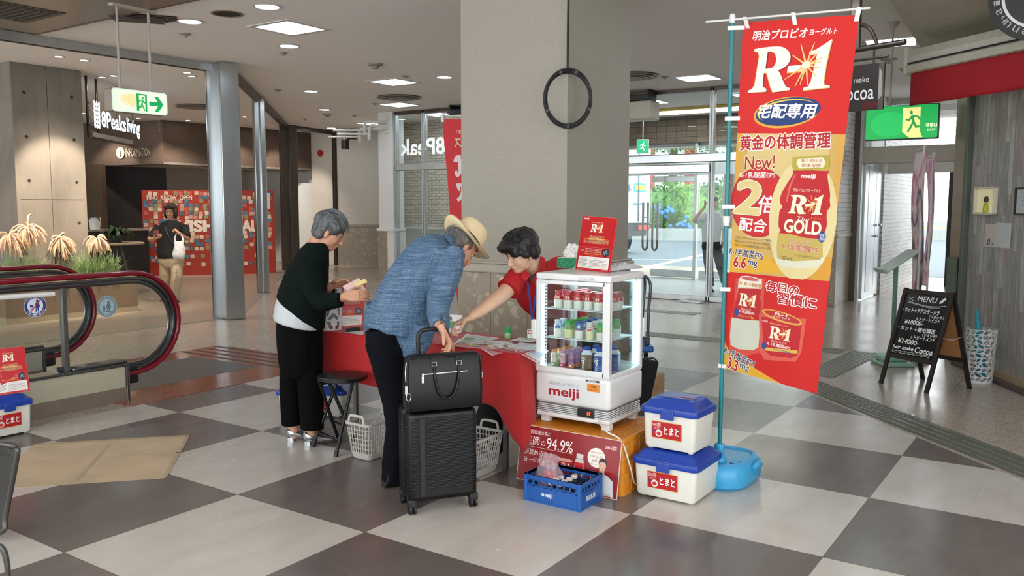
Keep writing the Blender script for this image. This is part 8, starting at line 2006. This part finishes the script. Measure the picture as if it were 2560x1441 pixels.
def face(Mh,t,brow='2a211d',closed=False):
 for s in(-1,1):
  mb=MB();esph(mb,Mh,(s*.030,.0705,.008),(.0125,.0085,.0045 if closed else .0062),12);e=mb.build('eye',mat('eye_white','d8d2cb',.3));setp(e,t)
  mb=MB();esph(mb,Mh,(s*.029,.0765,.0075),(.0052,.0035,.0048),10);setp(mb.build('iris',mat('iris_dark','1d1512',.2)),e)
  mb=MB();mb.tube([Mh@V(s*.012,.086,.024),Mh@V(s*.03,.084,.030),Mh@V(s*.048,.068,.026)],[.002,.0035,.002],6,sub=3);setp(mb.build('eyebrow',mat('brow_'+brow,brow,.8)),t)
 mb=MB();mb.tube([Mh@V(-.024,.084,-.057),Mh@V(0,.0935,-.056),Mh@V(.024,.084,-.057)],[.0015,.004,.0015],6,sub=4);setp(mb.build('mouth',mat('lip','9c5a50',.5)),t)
def hand(mb,w,d,pn,curl,side,s=1.0,spread=.02):
 """w wrist, d direction of the fingers, pn palm normal, side = thumb side (+1/-1 along d x pn)"""
 d=Vector(d).normalized();pn=Vector(pn);pn=(pn-d*pn.dot(d)).normalized();x=d.cross(pn);w=Vector(w)
 mb.tube([w-d*.02*s,w+d*.01*s,w+d*.05*s,w+d*.088*s],[(.025*s,.019*s),(.030*s,.018*s),(.041*s,.015*s),(.038*s,.011*s)],14,ref=x,sub=3,power=2.4)
 cl=curl if isinstance(curl,(list,tuple))else[curl]*4
 for i,(o,L)in enumerate(((.030,.066),(.010,.076),(-.010,.071),(-.029,.056))):
  p=w+d*.080*s+x*o*side*s;q=(d+x*side*spread*(1.5-i)*1.2).normalized();P=[p-q*.012*s,p];a=R(cl[i]);dd=q
  for f in(.45,.32,.26):
   dd=(Quaternion(x*1.0,0)@dd);ax=d.cross(pn);dd=(Matrix.Rotation(a,3,ax)@dd).normalized();p=p+dd*L*f*s*1.05;P.append(p.copy())
  mb.tube(P,[.0092*s,.0092*s,.0085*s,.0078*s,.006*s],9,sub=3)
 p=w+d*.022*s+x*.026*side*s;q=(d*.55+x*side*.75+pn*.45).normalized();q2=(d*.85+x*side*.3+pn*.5).normalized()
 mb.tube([p-q*.01*s,p+q*.022*s,p+q*.048*s,p+q*.048*s+q2*.03*s],[.013*s,.0125*s,.010*s,.0075*s],9,sub=3)
def tb(mb,L,ref=None,n=20,sub=5):mb.tube([D(*p[:3])for p in L],[p[3]if len(p)==4 else(p[3],p[4])for p in L],n,ref=ref,sub=sub)
def tilt_tube(mb,L,side,n=28):
 R_=[]
 Q=[]
 for a_,b_ in zip(L,L[1:]):Q+=[tuple(a_[i]+(b_[i]-a_[i])*k/4 for i in range(6))for k in range(4)]
 Q.append(L[-1]);f_=V(-side.y,side.x,0)
 for px,py,d_,ra,rb,tl in Q:
  c=D(px,py,d_);rg=[]
  for k in range(n):
   o=side*math.cos(2*PI*k/n)*ra+f_*math.sin(2*PI*k/n)*rb;rg.append(c+o-UP*tl*o.dot(RT)/max(ra,rb))
  R_.append(rg)
 mb.ring(R_)
def wr(amp,f,st=(1,1,1),seed=0):return lambda c:amp*(noise.noise(V(c.x*f*st[0]+seed,c.y*f*st[1],c.z*f*st[2]))+.5*noise.noise(V(c.x*f*2.3*st[0],c.y*f*2.3*st[1]+seed,c.z*f*2.3*st[2])))
def hairmat(name,a,b):
 m=bpy.data.materials.new(name);t=NT(m);f=t.noise(20,5,.65,t.mapping(scale=(3,3,.7)),1.2);t.link(t.ramp(f,[(.35,a),(.7,b)]),t.b.inputs['Base Color']);t.b.inputs['Roughness'].default_value=.42;t.bump(f,.6,.01);MATS[name]=m;return m
def strands(mb,Mh,n,cols,rnd,box,L,r=.0016,wave=.012,fall=(0,.3,-1)):
 for i in range(n):
  a=rnd.uniform(*box[0]);b=rnd.uniform(*box[1]);p=V(math.sin(a)*math.cos(b)*.088,math.cos(a)*math.cos(b)*.104-.014,math.sin(b)*.098+.036);nrm=p.normalized();g=V(*fall)+V(rnd.gauss(0,.25),rnd.gauss(0,.25),0);g=(g-nrm*g.dot(nrm)).normalized();P=[]
  for k in range(6):
   P.append(Mh@(p+nrm*(.004+wave*math.sin(k*.9+i)*.3)));p=p+g*L/5;nrm=(p-V(0,-.01,.03)).normalized();g=(g-nrm*g.dot(nrm)*.8).normalized()
  mb.tube(P,[r*.4,r,r,r,r*.8,r*.2],5)
rp=random.Random(21)
# 1 elderly woman
F1=(RT*.86+FW*.5).normalized();S1=V(F1.y,-F1.x,0)
w1=thing('person','person with short grey hair in dark green cardigan and wide black trousers at the table','person',V(*D(755,1100,5.25).xy,0))
H1=headM(D(822,580,5.3),RT*.84+FW*.18-UP*.50,UP*.86+RT*.5,1.0);mb=MB();head(mb,H1,D(785,618,5.28),.05)
tb(mb,[(788,620,5.28,.055,.055),(778,655,5.27,.10,.06),(760,740,5.26,.095,.07),(751,830,5.26,.10,.07)],S1)
for(a,e,w_,dh,pn,sd)in(((782,655,5.16),(796,762,5.08),(862,742,5.02),RT*.95+UP*.10-FW*.1,-UP*.5+FW*.8,1),((790,650,5.42),(800,745,5.42),(826,716,5.30),RT*.95+UP*.30,-UP*.7-FW*.5,-1)):
 tb(mb,[(*a,.036),(*e,.034),(*w_,.024)],sub=3);hand(mb,D(*w_)+dh.normalized()*.005,dh,pn,24,sd,.98)
for(x,d_,dx)in((738,5.30,-4),(778,5.22,0)):tb(mb,[(x-2,850,d_,.055),(x,980,d_,.045),(x+dx,1072,d_,.035),(x+dx,1096,d_,.03)],sub=3);g=D(x+dx,1096,d_);g.z=.045;mb.tube([g,g+F1*.05+V(0,0,-.008),g+F1*.13+V(0,0,-.024)],[(.022,.024),(.024,.016),(.018,.006)],12,sub=3,ref=S1)
organic(mb,'body',m_skin,w1,.0036,7);face(H1,w1,'4a4644',True)
mb=MB();esph(mb,H1,(0,-.020,.048),(.086,.102,.086),22);esph(mb,H1,(0,-.055,.0),(.074,.055,.075),18);esph(mb,H1,(0,.045,.085),(.062,.045,.034),18)
for s in(-1,1):esph(mb,H1,(s*.066,.022,.045),(.022,.035,.036),12);esph(mb,H1,(s*.062,-.045,-.02),(.024,.035,.05),12)
organic(mb,'hair',hairmat('hair_grey','1f2021','707375'),w1,.005,3,wr(.007,20,(1,1,1),3))
mb=MB();strands(mb,H1,210,0,rp,((-PI,PI),(.5,1.5)),.065,.0012,.012,(0,.9,-.4));setp(mb.build('hair_strands',mat('hair_silver','6f7274',.4)),w1)
mb=MB()
for s in(-1,1):mb.tube([H1@V(s*.031+.021*math.cos(a),.094,.004+.016*math.sin(a))for a in[2*PI*k/16 for k in range(16)]],.0012,6,closed=True);mb.tube([H1@V(s*.052,.090,.008),H1@V(s*.076,.04,.010),H1@V(s*.079,-.012,.006)],.0013,6)
mb.tube([H1@V(-.010,.096,.006),H1@V(0,.099,.010),H1@V(.010,.096,.006)],.0012,6);setp(mb.build('spectacles',m_chr),w1)
m_card=mat('cardigan_green_black','04100b',.9,spec=.15,var=.15,bump=.5,bs=160,stretch=(1,1,.15),bd=.003);mb=MB()
tilt_tube(mb,[(791,607,5.28,.066,.062,0),(785,628,5.27,.130,.090,.0),(771,668,5.26,.172,.120,.0),(762,705,5.26,.172,.132,.02),(757,740,5.25,.168,.142,.06),(752,778,5.25,.160,.145,.105),(752,786,5.25,.150,.135,.108)],S1)
tb(mb,[(772,655,5.12,.07),(782,710,5.10,.066),(800,752,5.06,.058),(852,750,5.01,.043)]);tb(mb,[(795,650,5.40,.065),(802,748,5.42,.055),(822,722,5.33,.045)])
organic(mb,'cardigan',m_card,w1,.006,6,wr(.005,9,(1,1,.6)))
mb=MB();tilt_tube(mb,[(752,735,5.26,.145,.125,.02),(748,770,5.26,.160,.142,.03),(745,805,5.26,.166,.148,.035),(745,812,5.26,.160,.142,.035)],S1,40);organic(mb,'blouse',mat('blouse_pale_grey','b9bec0',.7,bump=.5,bs=110,stretch=(1,1,.06),bd=.004),w1,.005,3)
mb=MB();tb(mb,[(748,775,5.26,.15,.125),(749,830,5.26,.155,.14),(752,900,5.26,.150,.135),(752,940,5.26,.12,.12)],S1);tb(mb,[(735,850,5.30,.085),(728,960,5.30,.074),(730,1062,5.30,.066)]);tb(mb,[(768,850,5.22,.088),(776,960,5.22,.080),(781,1073,5.21,.073)])
organic(mb,'trousers',mat('trousers_black','030303',.9,spec=.12,bump=.4,bs=90,stretch=(1,1,.05),bd=.004),w1,.006,4,wr(.004,14,(1,1,.1)))
m_sil=mat('shoe_silver','c6cacb',.2,.9,var=.04)
for(x,y,d_)in((734,1100,5.30),(777,1106,5.22)):
 g=D(x,y,d_);g.z=0;mb=MB();h0=g-F1*.035;mb.tube([h0+V(0,0,.06)-F1*.006,h0+V(0,0,.058)+F1*.012,h0+F1*.05+V(0,0,.047),h0+F1*.10+V(0,0,.032),h0+F1*.17+V(0,0,.021),h0+F1*.235+V(0,0,.012)],[(.020,.022),(.032,.032),(.037,.030),(.041,.025),(.039,.018),(.012,.008)],18,ref=S1,sub=4);mb.cyl(h0+F1*.02+V(0,0,.03),h0+F1*.022+V(0,0,.001),.030,.032,18);setp(mb.build('shoe',m_sil),w1)
a=D(868,716,5.0);pr=thing('folded_paper','pale pink folded paper with yellow inside held in the elderly woman\'s hands','paper',a);mb=MB();c=D(885,716,5.08);mb.prism([c+RT*x+UP*z+FW*y for x,z,y in((-.075,-.005,.03),(.02,.045,.06),(.075,-.03,0),(-.01,-.055,-.03))],V(0,0,.001));setp(mb.build('sheet',mat('paper_pinkish','d9b7b2')),pr);mb=MB();c=c+RT*.03+UP*.022;mb.prism([c+RT*x+UP*z+FW*y for x,z,y in((-.04,-.01,0),(.03,.02,.03),(.05,.0,.01),(-.01,-.02,-.01))],V(0,0,.0015));setp(mb.build('yellow_print',mat('paper_yellow','e3cf86')),pr)
# 2 man in blue jacket and straw hat
F2=(RT*.8+FW*.6).normalized();S2=V(F2.y,-F2.x,0)
w2=thing('person','person in blue jacket and cream hat bending over the table, hand on suitcase','person',V(*D(985,1215,4.45).xy,0))
hn=(RT*.66+UP*.58+FW*.46).normalized();H2=headM(D(1158,612,4.72)-hn*.02,RT*.55-UP*.72+FW*.35,hn,1.0);mb=MB();head(mb,H2,D(1112,622,4.66),.056)
tb(mb,[(1112,622,4.66,.06,.06),(1085,655,4.62,.09,.12),(1020,740,4.55,.09,.10),(985,840,4.52,.09,.09)],RT)
tb(mb,[(1118,660,4.46,.05),(1096,750,4.40,.04),(1100,815,4.22,.028)],sub=3);hand(mb,D(1103,820,4.20),RT*.42-UP*.8+FW*.05,-FW*.2-RT*.9,[30,34,36,38],-1,1.02)
tb(mb,[(1105,665,4.82,.05),(1092,760,4.86,.04),(1096,826,4.80,.028)],sub=3);hand(mb,D(1097,830,4.80),-UP*.6+RT*.8,-UP,20,1,.95)
for(x,d_)in((980,4.44),(1032,4.60)):tb(mb,[(x,850,d_,.07),(x+4,1030,d_,.045),(x,1195,d_,.032)],sub=3);g=D(x,1200,d_);g.z=.06;mb.tube([g,g+F2*.14-V(0,0,.03)],[(.03,.03),(.035,.02)],12,ref=S2)
organic(mb,'body',m_skin,w2,.0036,7);face(H2,w2,'6a6462')
mb=MB();esph(mb,H2,(0,-.03,.022),(.086,.088,.066),20);esph(mb,H2,(0,-.06,-.03),(.07,.045,.055),16);organic(mb,'hair',hairmat('hair_grey_brown','3d3733','8a817a'),w2,.005,3,wr(.006,30))
mb=MB();strands(mb,H2,110,0,rp,((PI*.6,PI*1.4),(-.4,.2)),.045,.0009,.008,(0,-.3,-1));setp(mb.build('hair_strands',mat('hair_silver','6f7274')),w2)
hat=thing('straw_hat','cream brimmed hat with dark band worn by the bending person','hat',H2@V(0,0,.1));m_hat=mat('hat_cream','d9c59b',.7,var=.03,bump=.2,bs=600)
mb=MB();n_=56;rg2=lambda r,z,e=.018:[H2@V(math.cos(a)*r*(.93),math.sin(a)*r*1.10-.008,z+.046-e*math.cos(2*a)*((r-.085)/.06 if r>.085 else 0))for a in[2*PI*k/n_ for k in range(n_)]]
mb.ring([rg2(.088,.002),rg2(.11,-.004),rg2(.135,-.004),rg2(.150,.004),rg2(.152,.008),rg2(.135,.001),rg2(.11,.001),rg2(.092,.008),rg2(.088,.055),rg2(.080,.095),rg2(.066,.112),rg2(.04,.102),rg2(.008,.098)],cap0=False);mb.ring([rg2(.088,.002),rg2(.084,.055),rg2(.06,.10)],cap0=False);setp(mb.build('crown_and_brim',m_hat),hat)
mb=MB();mb.ring([rg2(.0935,.008,0),rg2(.0925,.022,0)],cap0=False,cap1=False);setp(mb.build('band',mat('hat_band','2b241f')),hat)
mb=MB();mb.ring([rg2(.1515,.003),rg2(.1535,.006),rg2(.1515,.009)],cap0=False,cap1=False);setp(mb.build('brim_edge',mat('hat_edge','a98f63')),hat)
def m_linen():
 m=bpy.data.materials.new('linen_blue');t=NT(m);a=t.noise(85,4,.7,t.mapping(scale=(.10,.10,3)));b=t.noise(85,4,.7,t.mapping(scale=(3,3,.10)));f=t.math('ADD',t.math('MULTIPLY',a,.55),t.math('MULTIPLY',b,.45))
 t.link(t.ramp(f,[(.36,'2b4059'),(.5,'44607c'),(.66,'8296a8')]),t.b.inputs['Base Color']);t.b.inputs['Roughness'].default_value=.85;t.bump(t.noise(500,2),.2,.001);return m
m_lin=m_linen();mb=MB()
tb(mb,[(1122,606,4.67,.075,.075),(1100,632,4.65,.12,.165),(1066,668,4.62,.150,.185),(1024,735,4.57,.168,.185),(1002,795,4.53,.176,.185),(992,832,4.52,.186,.19)],RT)
tb(mb,[(1124,636,4.52,.085),(1122,676,4.46,.078),(1100,750,4.38,.070),(1101,818,4.22,.050)]);tb(mb,[(1108,645,4.80,.075),(1088,755,4.88,.062),(1083,825,4.86,.05)])
mb.tube([D(1040,815,4.42),D(1032,862,4.40),D(1016,896,4.40)],[(.115,.06),(.095,.045),(.025,.018)],18,ref=RT-UP*.2,sub=3);mb.tube([D(945,770,4.55),D(926,806,4.56),D(914,829,4.57)],[(.07,.12),(.042,.10),(.012,.05)],16,ref=RT,sub=3)
jax=(D(1110,620,4.65)-D(985,830,4.52)).normalized()
def jf(c):
 q=c-jax*c.dot(jax)*.72;return .013*noise.noise(q*9+V(3,1,2))+.006*noise.noise(q*21)-.006*max(0,1-abs(noise.noise(q*5+V(9,2,5)))*9)
jk=organic(mb,'jacket',m_lin,w2,.0065,5,jf)
mb=MB()
for k in range(4):p=D(1101+k*1.2,792+k*8.5,4.19);mb.cyl(p-RT*-.001+FW*.02,p-FW*.004,.0065,n=12)
mb.cyl(D(1125,797,4.30),D(1125,797,4.26),.011,n=14);setp(mb.build('button',mat('button_navy','161c2b',.3)),w2)
mb=MB();mb.tube([D(1116,588,4.56),D(1128,602,4.58),D(1138,612,4.64)],[(.012,.03)]*3,12,sub=4,ref=RT);setp(mb.build('collar',m_lin),w2)
mb=MB();tb(mb,[(975,815,4.52,.14,.14),(985,860,4.52,.14,.15),(998,905,4.52,.10,.13)],RT);tb(mb,[(958,850,4.44,.100),(980,950,4.44,.084),(993,1050,4.44,.066),(988,1130,4.44,.062),(982,1200,4.44,.066)]);tb(mb,[(1012,860,4.60,.095),(1032,960,4.60,.075),(1036,1080,4.60,.062),(1034,1190,4.60,.06)])
organic(mb,'trousers',mat('trousers_navy','060911',.9,spec=.15,bump=.15,bs=500),w2,.006,4,wr(.006,9,(1,1,1.3),8))
for(x,d_)in((982,4.43),(1034,4.59)):
 g=D(x,1205,d_);g.z=0;g=g-F2*.05;mb=MB();mb.tube([g+V(0,0,.05),g+F2*.03+V(0,0,.045),g+F2*.12+V(0,0,.036),g+F2*.20+V(0,0,.028),g+F2*.245+V(0,0,.022)],[(.034,.045),(.042,.044),(.046,.035),(.042,.027),(.022,.02)],16,ref=S2,sub=3,power=2.6);setp(mb.build('shoe',mat('shoe_black','0c0c0d',.35)),w2)
w3=thing('person','person with black hair in a red polo shirt reaching across the table beside the fridge','person',V(*D(1450,1075,5.72).xy,0))
H3=headM(D(1303,632,5.02),-RT*.72-FW*.50-UP*.42,UP*.85-RT*.28-FW*.35,1.03);N3=D(1345,684,5.16);mb=MB();head(mb,H3,N3,.054)
A3=(RT*.80+UP*.30+FW*.35).normalized()
tb(mb,[(1345,690,5.16,.10,.07),(1358,720,5.24,.15,.09),(1400,780,5.45,.13,.09),(1445,850,5.66,.13,.10)],A3);tb(mb,[(1288,700,5.06,.055),(1262,732,5.00,.046),(1236,752,4.94,.042),(1205,775,4.86,.036),(1172,795,4.80,.025)],sub=3)
hand(mb,D(1169,797,4.79),-RT*.80-UP*.36-FW*.1,-UP*.9+RT*.3,[34,44,50,56],1,.98)
tb(mb,[(1395,668,5.36,.05),(1425,740,5.46,.042),(1432,800,5.36,.03)],sub=3);hand(mb,D(1432,806,5.35),-UP-RT*.2,-FW,25,-1)
for(x,d_)in((1425,5.70),(1478,5.76)):tb(mb,[(x+5,850,d_,.07),(x,960,d_,.05),(x,1060,d_,.035)],sub=3);g=D(x,1060,d_);g.z=.05;mb.tube([g,g-FW*.12-V(0,0,.02)],[(.03,.03),(.035,.018)],12)
organic(mb,'body',m_skin2,w3,.0036,7);face(H3,w3,'15110f')
mb=MB();esph(mb,H3,(0,-.022,.050),(.092,.106,.092),24);esph(mb,H3,(0,-.06,.0),(.078,.058,.08),18);esph(mb,H3,(0,.062,.078),(.078,.048,.036),18);esph(mb,H3,(.040,.088,.062),(.046,.028,.028),14);esph(mb,H3,(-.052,.076,.050),(.030,.026,.034),14)
for s in(-1,1):esph(mb,H3,(s*.078,.022,.030),(.018,.038,.040),14);esph(mb,H3,(s*.074,-.035,.0),(.022,.035,.045),12)
organic(mb,'hair',hairmat('hair_black','060505','17120f'),w3,.005,3,wr(.006,22))
mb=MB();strands(mb,H3,200,0,rp,((-1.5,1.5),(.55,1.3)),.075,.0022,.012,(.7,.5,-.6));setp(mb.build('hair_strands',mat('hair_jet','0a0807',.35)),w3)
m_red=mat('polo_red','b8121a',.75,var=.03,bump=.1,bs=600);mb=MB()
tb(mb,[(1338,680,5.13,.085,.07),(1344,694,5.16,.165,.095),(1358,722,5.24,.175,.115),(1392,768,5.40,.155,.115),(1430,830,5.60,.15,.12)],A3);tb(mb,[(1296,694,5.08,.075),(1280,712,5.04,.073),(1270,725,5.01,.076)],sub=3);tb(mb,[(1388,660,5.32,.075),(1408,700,5.40,.068)],sub=3)
organic(mb,'polo_shirt',m_red,w3,.006,5,wr(.007,8,(1,1,1),2))
mb=MB();xs,ys,zs=fr3(-RT*.5-FW*.6,H3.to_3x3()@V(0,-.3,1));cn_=N3.lerp(H3.translation,.12);P=[cn_+xs*(.070*math.cos(a))+ys*(.066*math.sin(a))+zs*(-.012+.0*a)for a in[PI/2+.35+(2*PI-.7)*k/22 for k in range(23)]];mb.tube(P,[(.006,.026)]*23,10,ref=zs.cross(xs))if False else mb.tube(P,[.011]*23,8)
for s in(-1,1):
 a=PI/2+s*.4;p=cn_+xs*(.070*math.cos(a))+ys*(.066*math.sin(a));mb.prism([p+zs*.012,p+xs*(-s*.045)+zs*.01,p+xs*(-s*.04)-zs*.045+ys*.012,p-zs*.06+ys*.02+xs*s*.004],ys*.004)
for P in([(1350,640,5.10),(1362,646,5.12),(1368,690,5.07),(1356,712,5.02),(1341,722,4.98),(1331,700,4.98),(1346,678,5.02)],[(1316,676,4.97),(1325,690,4.96),(1315,704,4.96),(1303,694,4.97),(1307,682,4.98)]):mb.prism([D(*p)for p in P],-FW*.005)
setp(mb.build('collar',m_red),w3)
mb=MB();p=D(1329,697,5.02);mb.prism([p-RT*.018+UP*.02,p+RT*.022+UP*.022,p+RT*.002-UP*.03],-FW*.006);setp(mb.build('neck_opening',mat('undershirt_dark','1a1a1c')),w3)
mb=MB();bt_=D(1331,802,5.0)
for a_ in((1319,706,4.99),(1343,708,5.02)):mb.tube([D(*a_),D(*a_).lerp(bt_,.5),bt_],[(.005,.0012)]*3,6,ref=RT)
ly=thing('name_badge','name badge on a blue lanyard hanging from the staff member\'s neck','badge',bt_);setp(mb.build('lanyard',mat('lanyard_blue','2a2f86',.6)),ly)
mb=MB();mb.cyl(bt_+UP*.005,bt_-UP*.035,.006,n=10);setp(mb.build('clip',M['black']),ly)
mb=MB();Mx=Matrix((RT,FW,V(0,0,1))).transposed().to_4x4();Mx.translation=D(1332,835,5.0);mb.rbox((-.033,-.002,-.026),(.033,.002,.026),.001,1,0,Mx);setp(mb.build('card_holder',M['white']),ly)
cv=Canvas();cv.rect(-.029,.0,.029,.022,'b5161c');cv.text('とまと',-.008,.005,.026,.018,'f2efe9',bold=.03);cv.ell(-.018,.011,.007,.007,'e9e4dc',14);cv.text('スタッフ',-.02,-.016,.02,-.006,'5a5a5a');setp(cv.put('card_print',lambda u,v,h:Mx@V(u,-.0022-h,v)),ly)
cv=Canvas();cv.text('meiji',0,0,.03,.012,'f2dcdc',bold=.03);p=D(1250,704,4.93);setp(cv.put('sleeve_logo',flat(p,(RT*.7+UP*.7),(UP*.7-RT*.7),-FW)),w3)
mb=MB();tb(mb,[(1425,815,5.60,.14,.12),(1452,850,5.68,.15,.13),(1452,890,5.72,.12,.12)],RT);tb(mb,[(1430,860,5.70,.09),(1426,960,5.70,.065),(1425,1062,5.70,.055)]);tb(mb,[(1475,860,5.76,.09),(1480,960,5.76,.065),(1480,1062,5.76,.055)]);organic(mb,'trousers',mat('trousers_black2','0b0b0c',.8),w3,.008,3)
for(x,d_)in((1425,5.70),(1480,5.76)):
 g=D(x,1070,d_);g.z=0;mb=MB();mb.tube([g+V(0,0,.045),g-FW*.1+V(0,0,.034),g-FW*.2+V(0,0,.025)],[(.04,.044),(.044,.033),(.03,.024)],14,ref=RT,sub=3);setp(mb.build('shoe',mat('shoe_black','0c0c0d')),w3)
def small(lab,px,d,top,cols,hd,hr,nk,tor,arms,legs,hair,sk=m_skin,fw=None,vox=.007):
 fw=fw or-FW;t=thing('person',lab,'person',V(*D(px,700,d).xy,0));Hm=headM(D(*hd),fw-UP*.12,UP,hr);mb=MB();head(mb,Hm,D(*nk));S=V(fw.y,-fw.x,0)
 tb(mb,[(p[0],p[1],p[2],p[3]*.8,p[4]*.8)for p in tor],S)
 for A in arms:tb(mb,[(*A[0],.04),(*A[1],.034),(*A[2],.023)],sub=3);hand(mb,D(*A[2]),A[3],A[4],A[5],A[6],.95)
 for L in legs:tb(mb,[(*L[0],.065),(*L[1],.045),(*L[2],.03)],sub=3);g=D(*L[2]);mb.tube([g,g+fw*.10-UP*.05],[.03,.022],10)
 organic(mb,'body',sk,t,.005,4);face(Hm,t)
 mb=MB();tb(mb,tor,S)
 for A in arms:
  e=D(*A[1]);s=D(*A[0]);mb.tube([s,s.lerp(e,.5),s.lerp(e,.86)],[.072,.062,.062],14,sub=2)
 organic(mb,cols[1],cols[0],t,vox,4,wr(.006,8));mb=MB();y=tor[-1];tb(mb,[(y[0],y[1]-12,y[2],y[3]*.9,y[4]*.9),(y[0],y[1]+8,y[2],y[3]*.95,y[4]*.95),(y[0],y[1]+22,y[2],y[3]*.7,y[4]*.8)],S)
 for L in legs:tb(mb,[(*L[0],.095),(*L[1],.078),(*L[2],.062)],sub=3)
 organic(mb,'trousers',cols[2],t,vox,3,wr(.006,9))
 for L in legs:g=D(*L[2]);mb=MB();g2=g-UP*.045;mb.tube([g2-fw*.05,g2+fw*.06-UP*.005,g2+fw*.17-UP*.02],[(.036,.038),(.04,.03),(.028,.018)],12,ref=S,sub=3);setp(mb.build('shoe',mat('shoe_black','0c0c0d')),t)
 mb=MB()
 for c_,r_ in hair[1]:esph(mb,Hm,c_,r_)
 organic(mb,'hair',hair[0],t,.006,3,wr(.008,24));return t,Hm
hb=hairmat('hair_auburn','1d0f0b','4a241a');d4=13.1
t4,H4=small('person in black top and beige trousers walking in the lobby with phone and white bag',428,d4,0,(mat('top_black','17181a',.8),'top',mat('trousers_beige','b9a88c',.8)),(427,531,d4),1.0,(430,556,d4),[(430,551,d4,.07,.06),(430,560,d4,.17,.10),(428,590,d4,.20,.13),(427,625,d4,.205,.15),(428,646,d4,.205,.155)],[((397,568,d4),(374,598,d4-.12),(389,597,d4-.38),RT*.8+UP*.2-FW*.4,UP,40,1),((461,568,d4),(468,597,d4-.12),(447,583,d4-.36),-RT*.5+UP*.5,-UP*.4-RT*.2,75,-1)],[((414,658,d4),(413,700,d4+.02),(412,743,d4+.22)),((442,658,d4),(441,702,d4-.1),(439,748,d4-.10))],(hb,[((0,-.03,.05),(.098,.105,.092)),((0,-.05,-.03),(.095,.07,.09)),((.07,.0,-.02),(.034,.06,.075)),((-.07,.0,-.02),(.034,.06,.075)),((.035,.05,.085),(.05,.045,.028)),((-.035,.05,.085),(.05,.045,.028))]))
mb=MB()
for s in(-1,1):mb.tube([H4@V(s*.031+.022*math.cos(a),.096,.004+.015*math.sin(a))for a in[2*PI*k/14 for k in range(14)]],.0016,6,closed=True)
setp(mb.build('spectacles',m_chr),t4)
p=D(391,584,d4-.44);mb=MB();Mx=Matrix((RT,FW,V(0,0,1))).transposed().to_4x4();Mx.translation=p;mb.rbox((-.05,-.006,-.045),(.045,.006,.045),.005,2,0,Mx);tag(mb.build('mobile_phone',mat('phone_case_red','5a1a18',.3)),'dark red phone case in the hand of the walking person','phone')
bg=thing('shopping_bag','white plastic shopping bag hanging from the walking person\'s hand','shopping bag',D(447,585,d4-.42));c=lambda x,y:D(x,y,d4-.44);mb=MB();mb.tube([c(450,604),c(449,620),c(447,640),c(447,648)],[(.05,.03),(.085,.055),(.095,.06),(.06,.03)],16,ref=RT,sub=4)
for x0,x1 in((437,441),(457,452)):mb.tube([c(x0+(2 if x0<450 else-2),612),c(x0,598),c(x1,584)],[(.022,.008),(.014,.006),(.008,.006)],8,ref=RT,sub=3)
setp(organic(mb,'bag_body',mat('bag_white','dfe2e2',.5),None,.006,2,wr(.008,14)),bg)
mb=MB();mb.tube([D(408,556,d4-.06),D(420,590,d4-.165),D(450,632,d4-.15)],[(.012,.003)]*3,8,ref=RT,sub=4);setp(mb.build('bag_strap',M['black']),t4)
# 5 man on the phone behind the glass
d5=14.95
t5,H5=small('person in a white T-shirt and black trousers on the phone behind the glass doors',1778,d5,0,(mat('tshirt_white','c9cdcb',.8),'t_shirt',mat('trousers_black2','0b0b0c')),(1784,507,d5),1.0,(1781,530,d5),[(1779,527,d5,.07,.06),(1779,535,d5,.17,.09),(1779,560,d5,.18,.11),(1778,590,d5,.165,.115),(1778,605,d5,.165,.12)],[((1757,545,d5-.02),(1734,553,d5-.15),(1762,517,d5-.12),UP*.9+RT*.2,RT,55,1),((1802,543,d5),(1809,578,d5-.02),(1806,608,d5-.10),-UP,-RT,30,1)],[((1768,614,d5),(1772,665,d5-.02),(1777,716,d5)),((1791,614,d5),(1800,662,d5+.05),(1812,706,d5+.15))],(mat('hair_jet','0a0807'),[((0,-.02,.055),(.086,.10,.082)),((0,-.05,.0),(.078,.06,.07)),((0,.05,.095),(.06,.04,.022))]))
p=D(1763,511,d5-.14);mb=MB();Mx=Matrix((RT,FW,V(0,0,1))).transposed().to_4x4();Mx.translation=p;mb.rbox((-.012,-.03,-.065),(.004,.03,.065),.004,2,0,Mx);tag(mb.build('mobile_phone',M['black']),'black phone held at the ear behind the glass doors','phone')
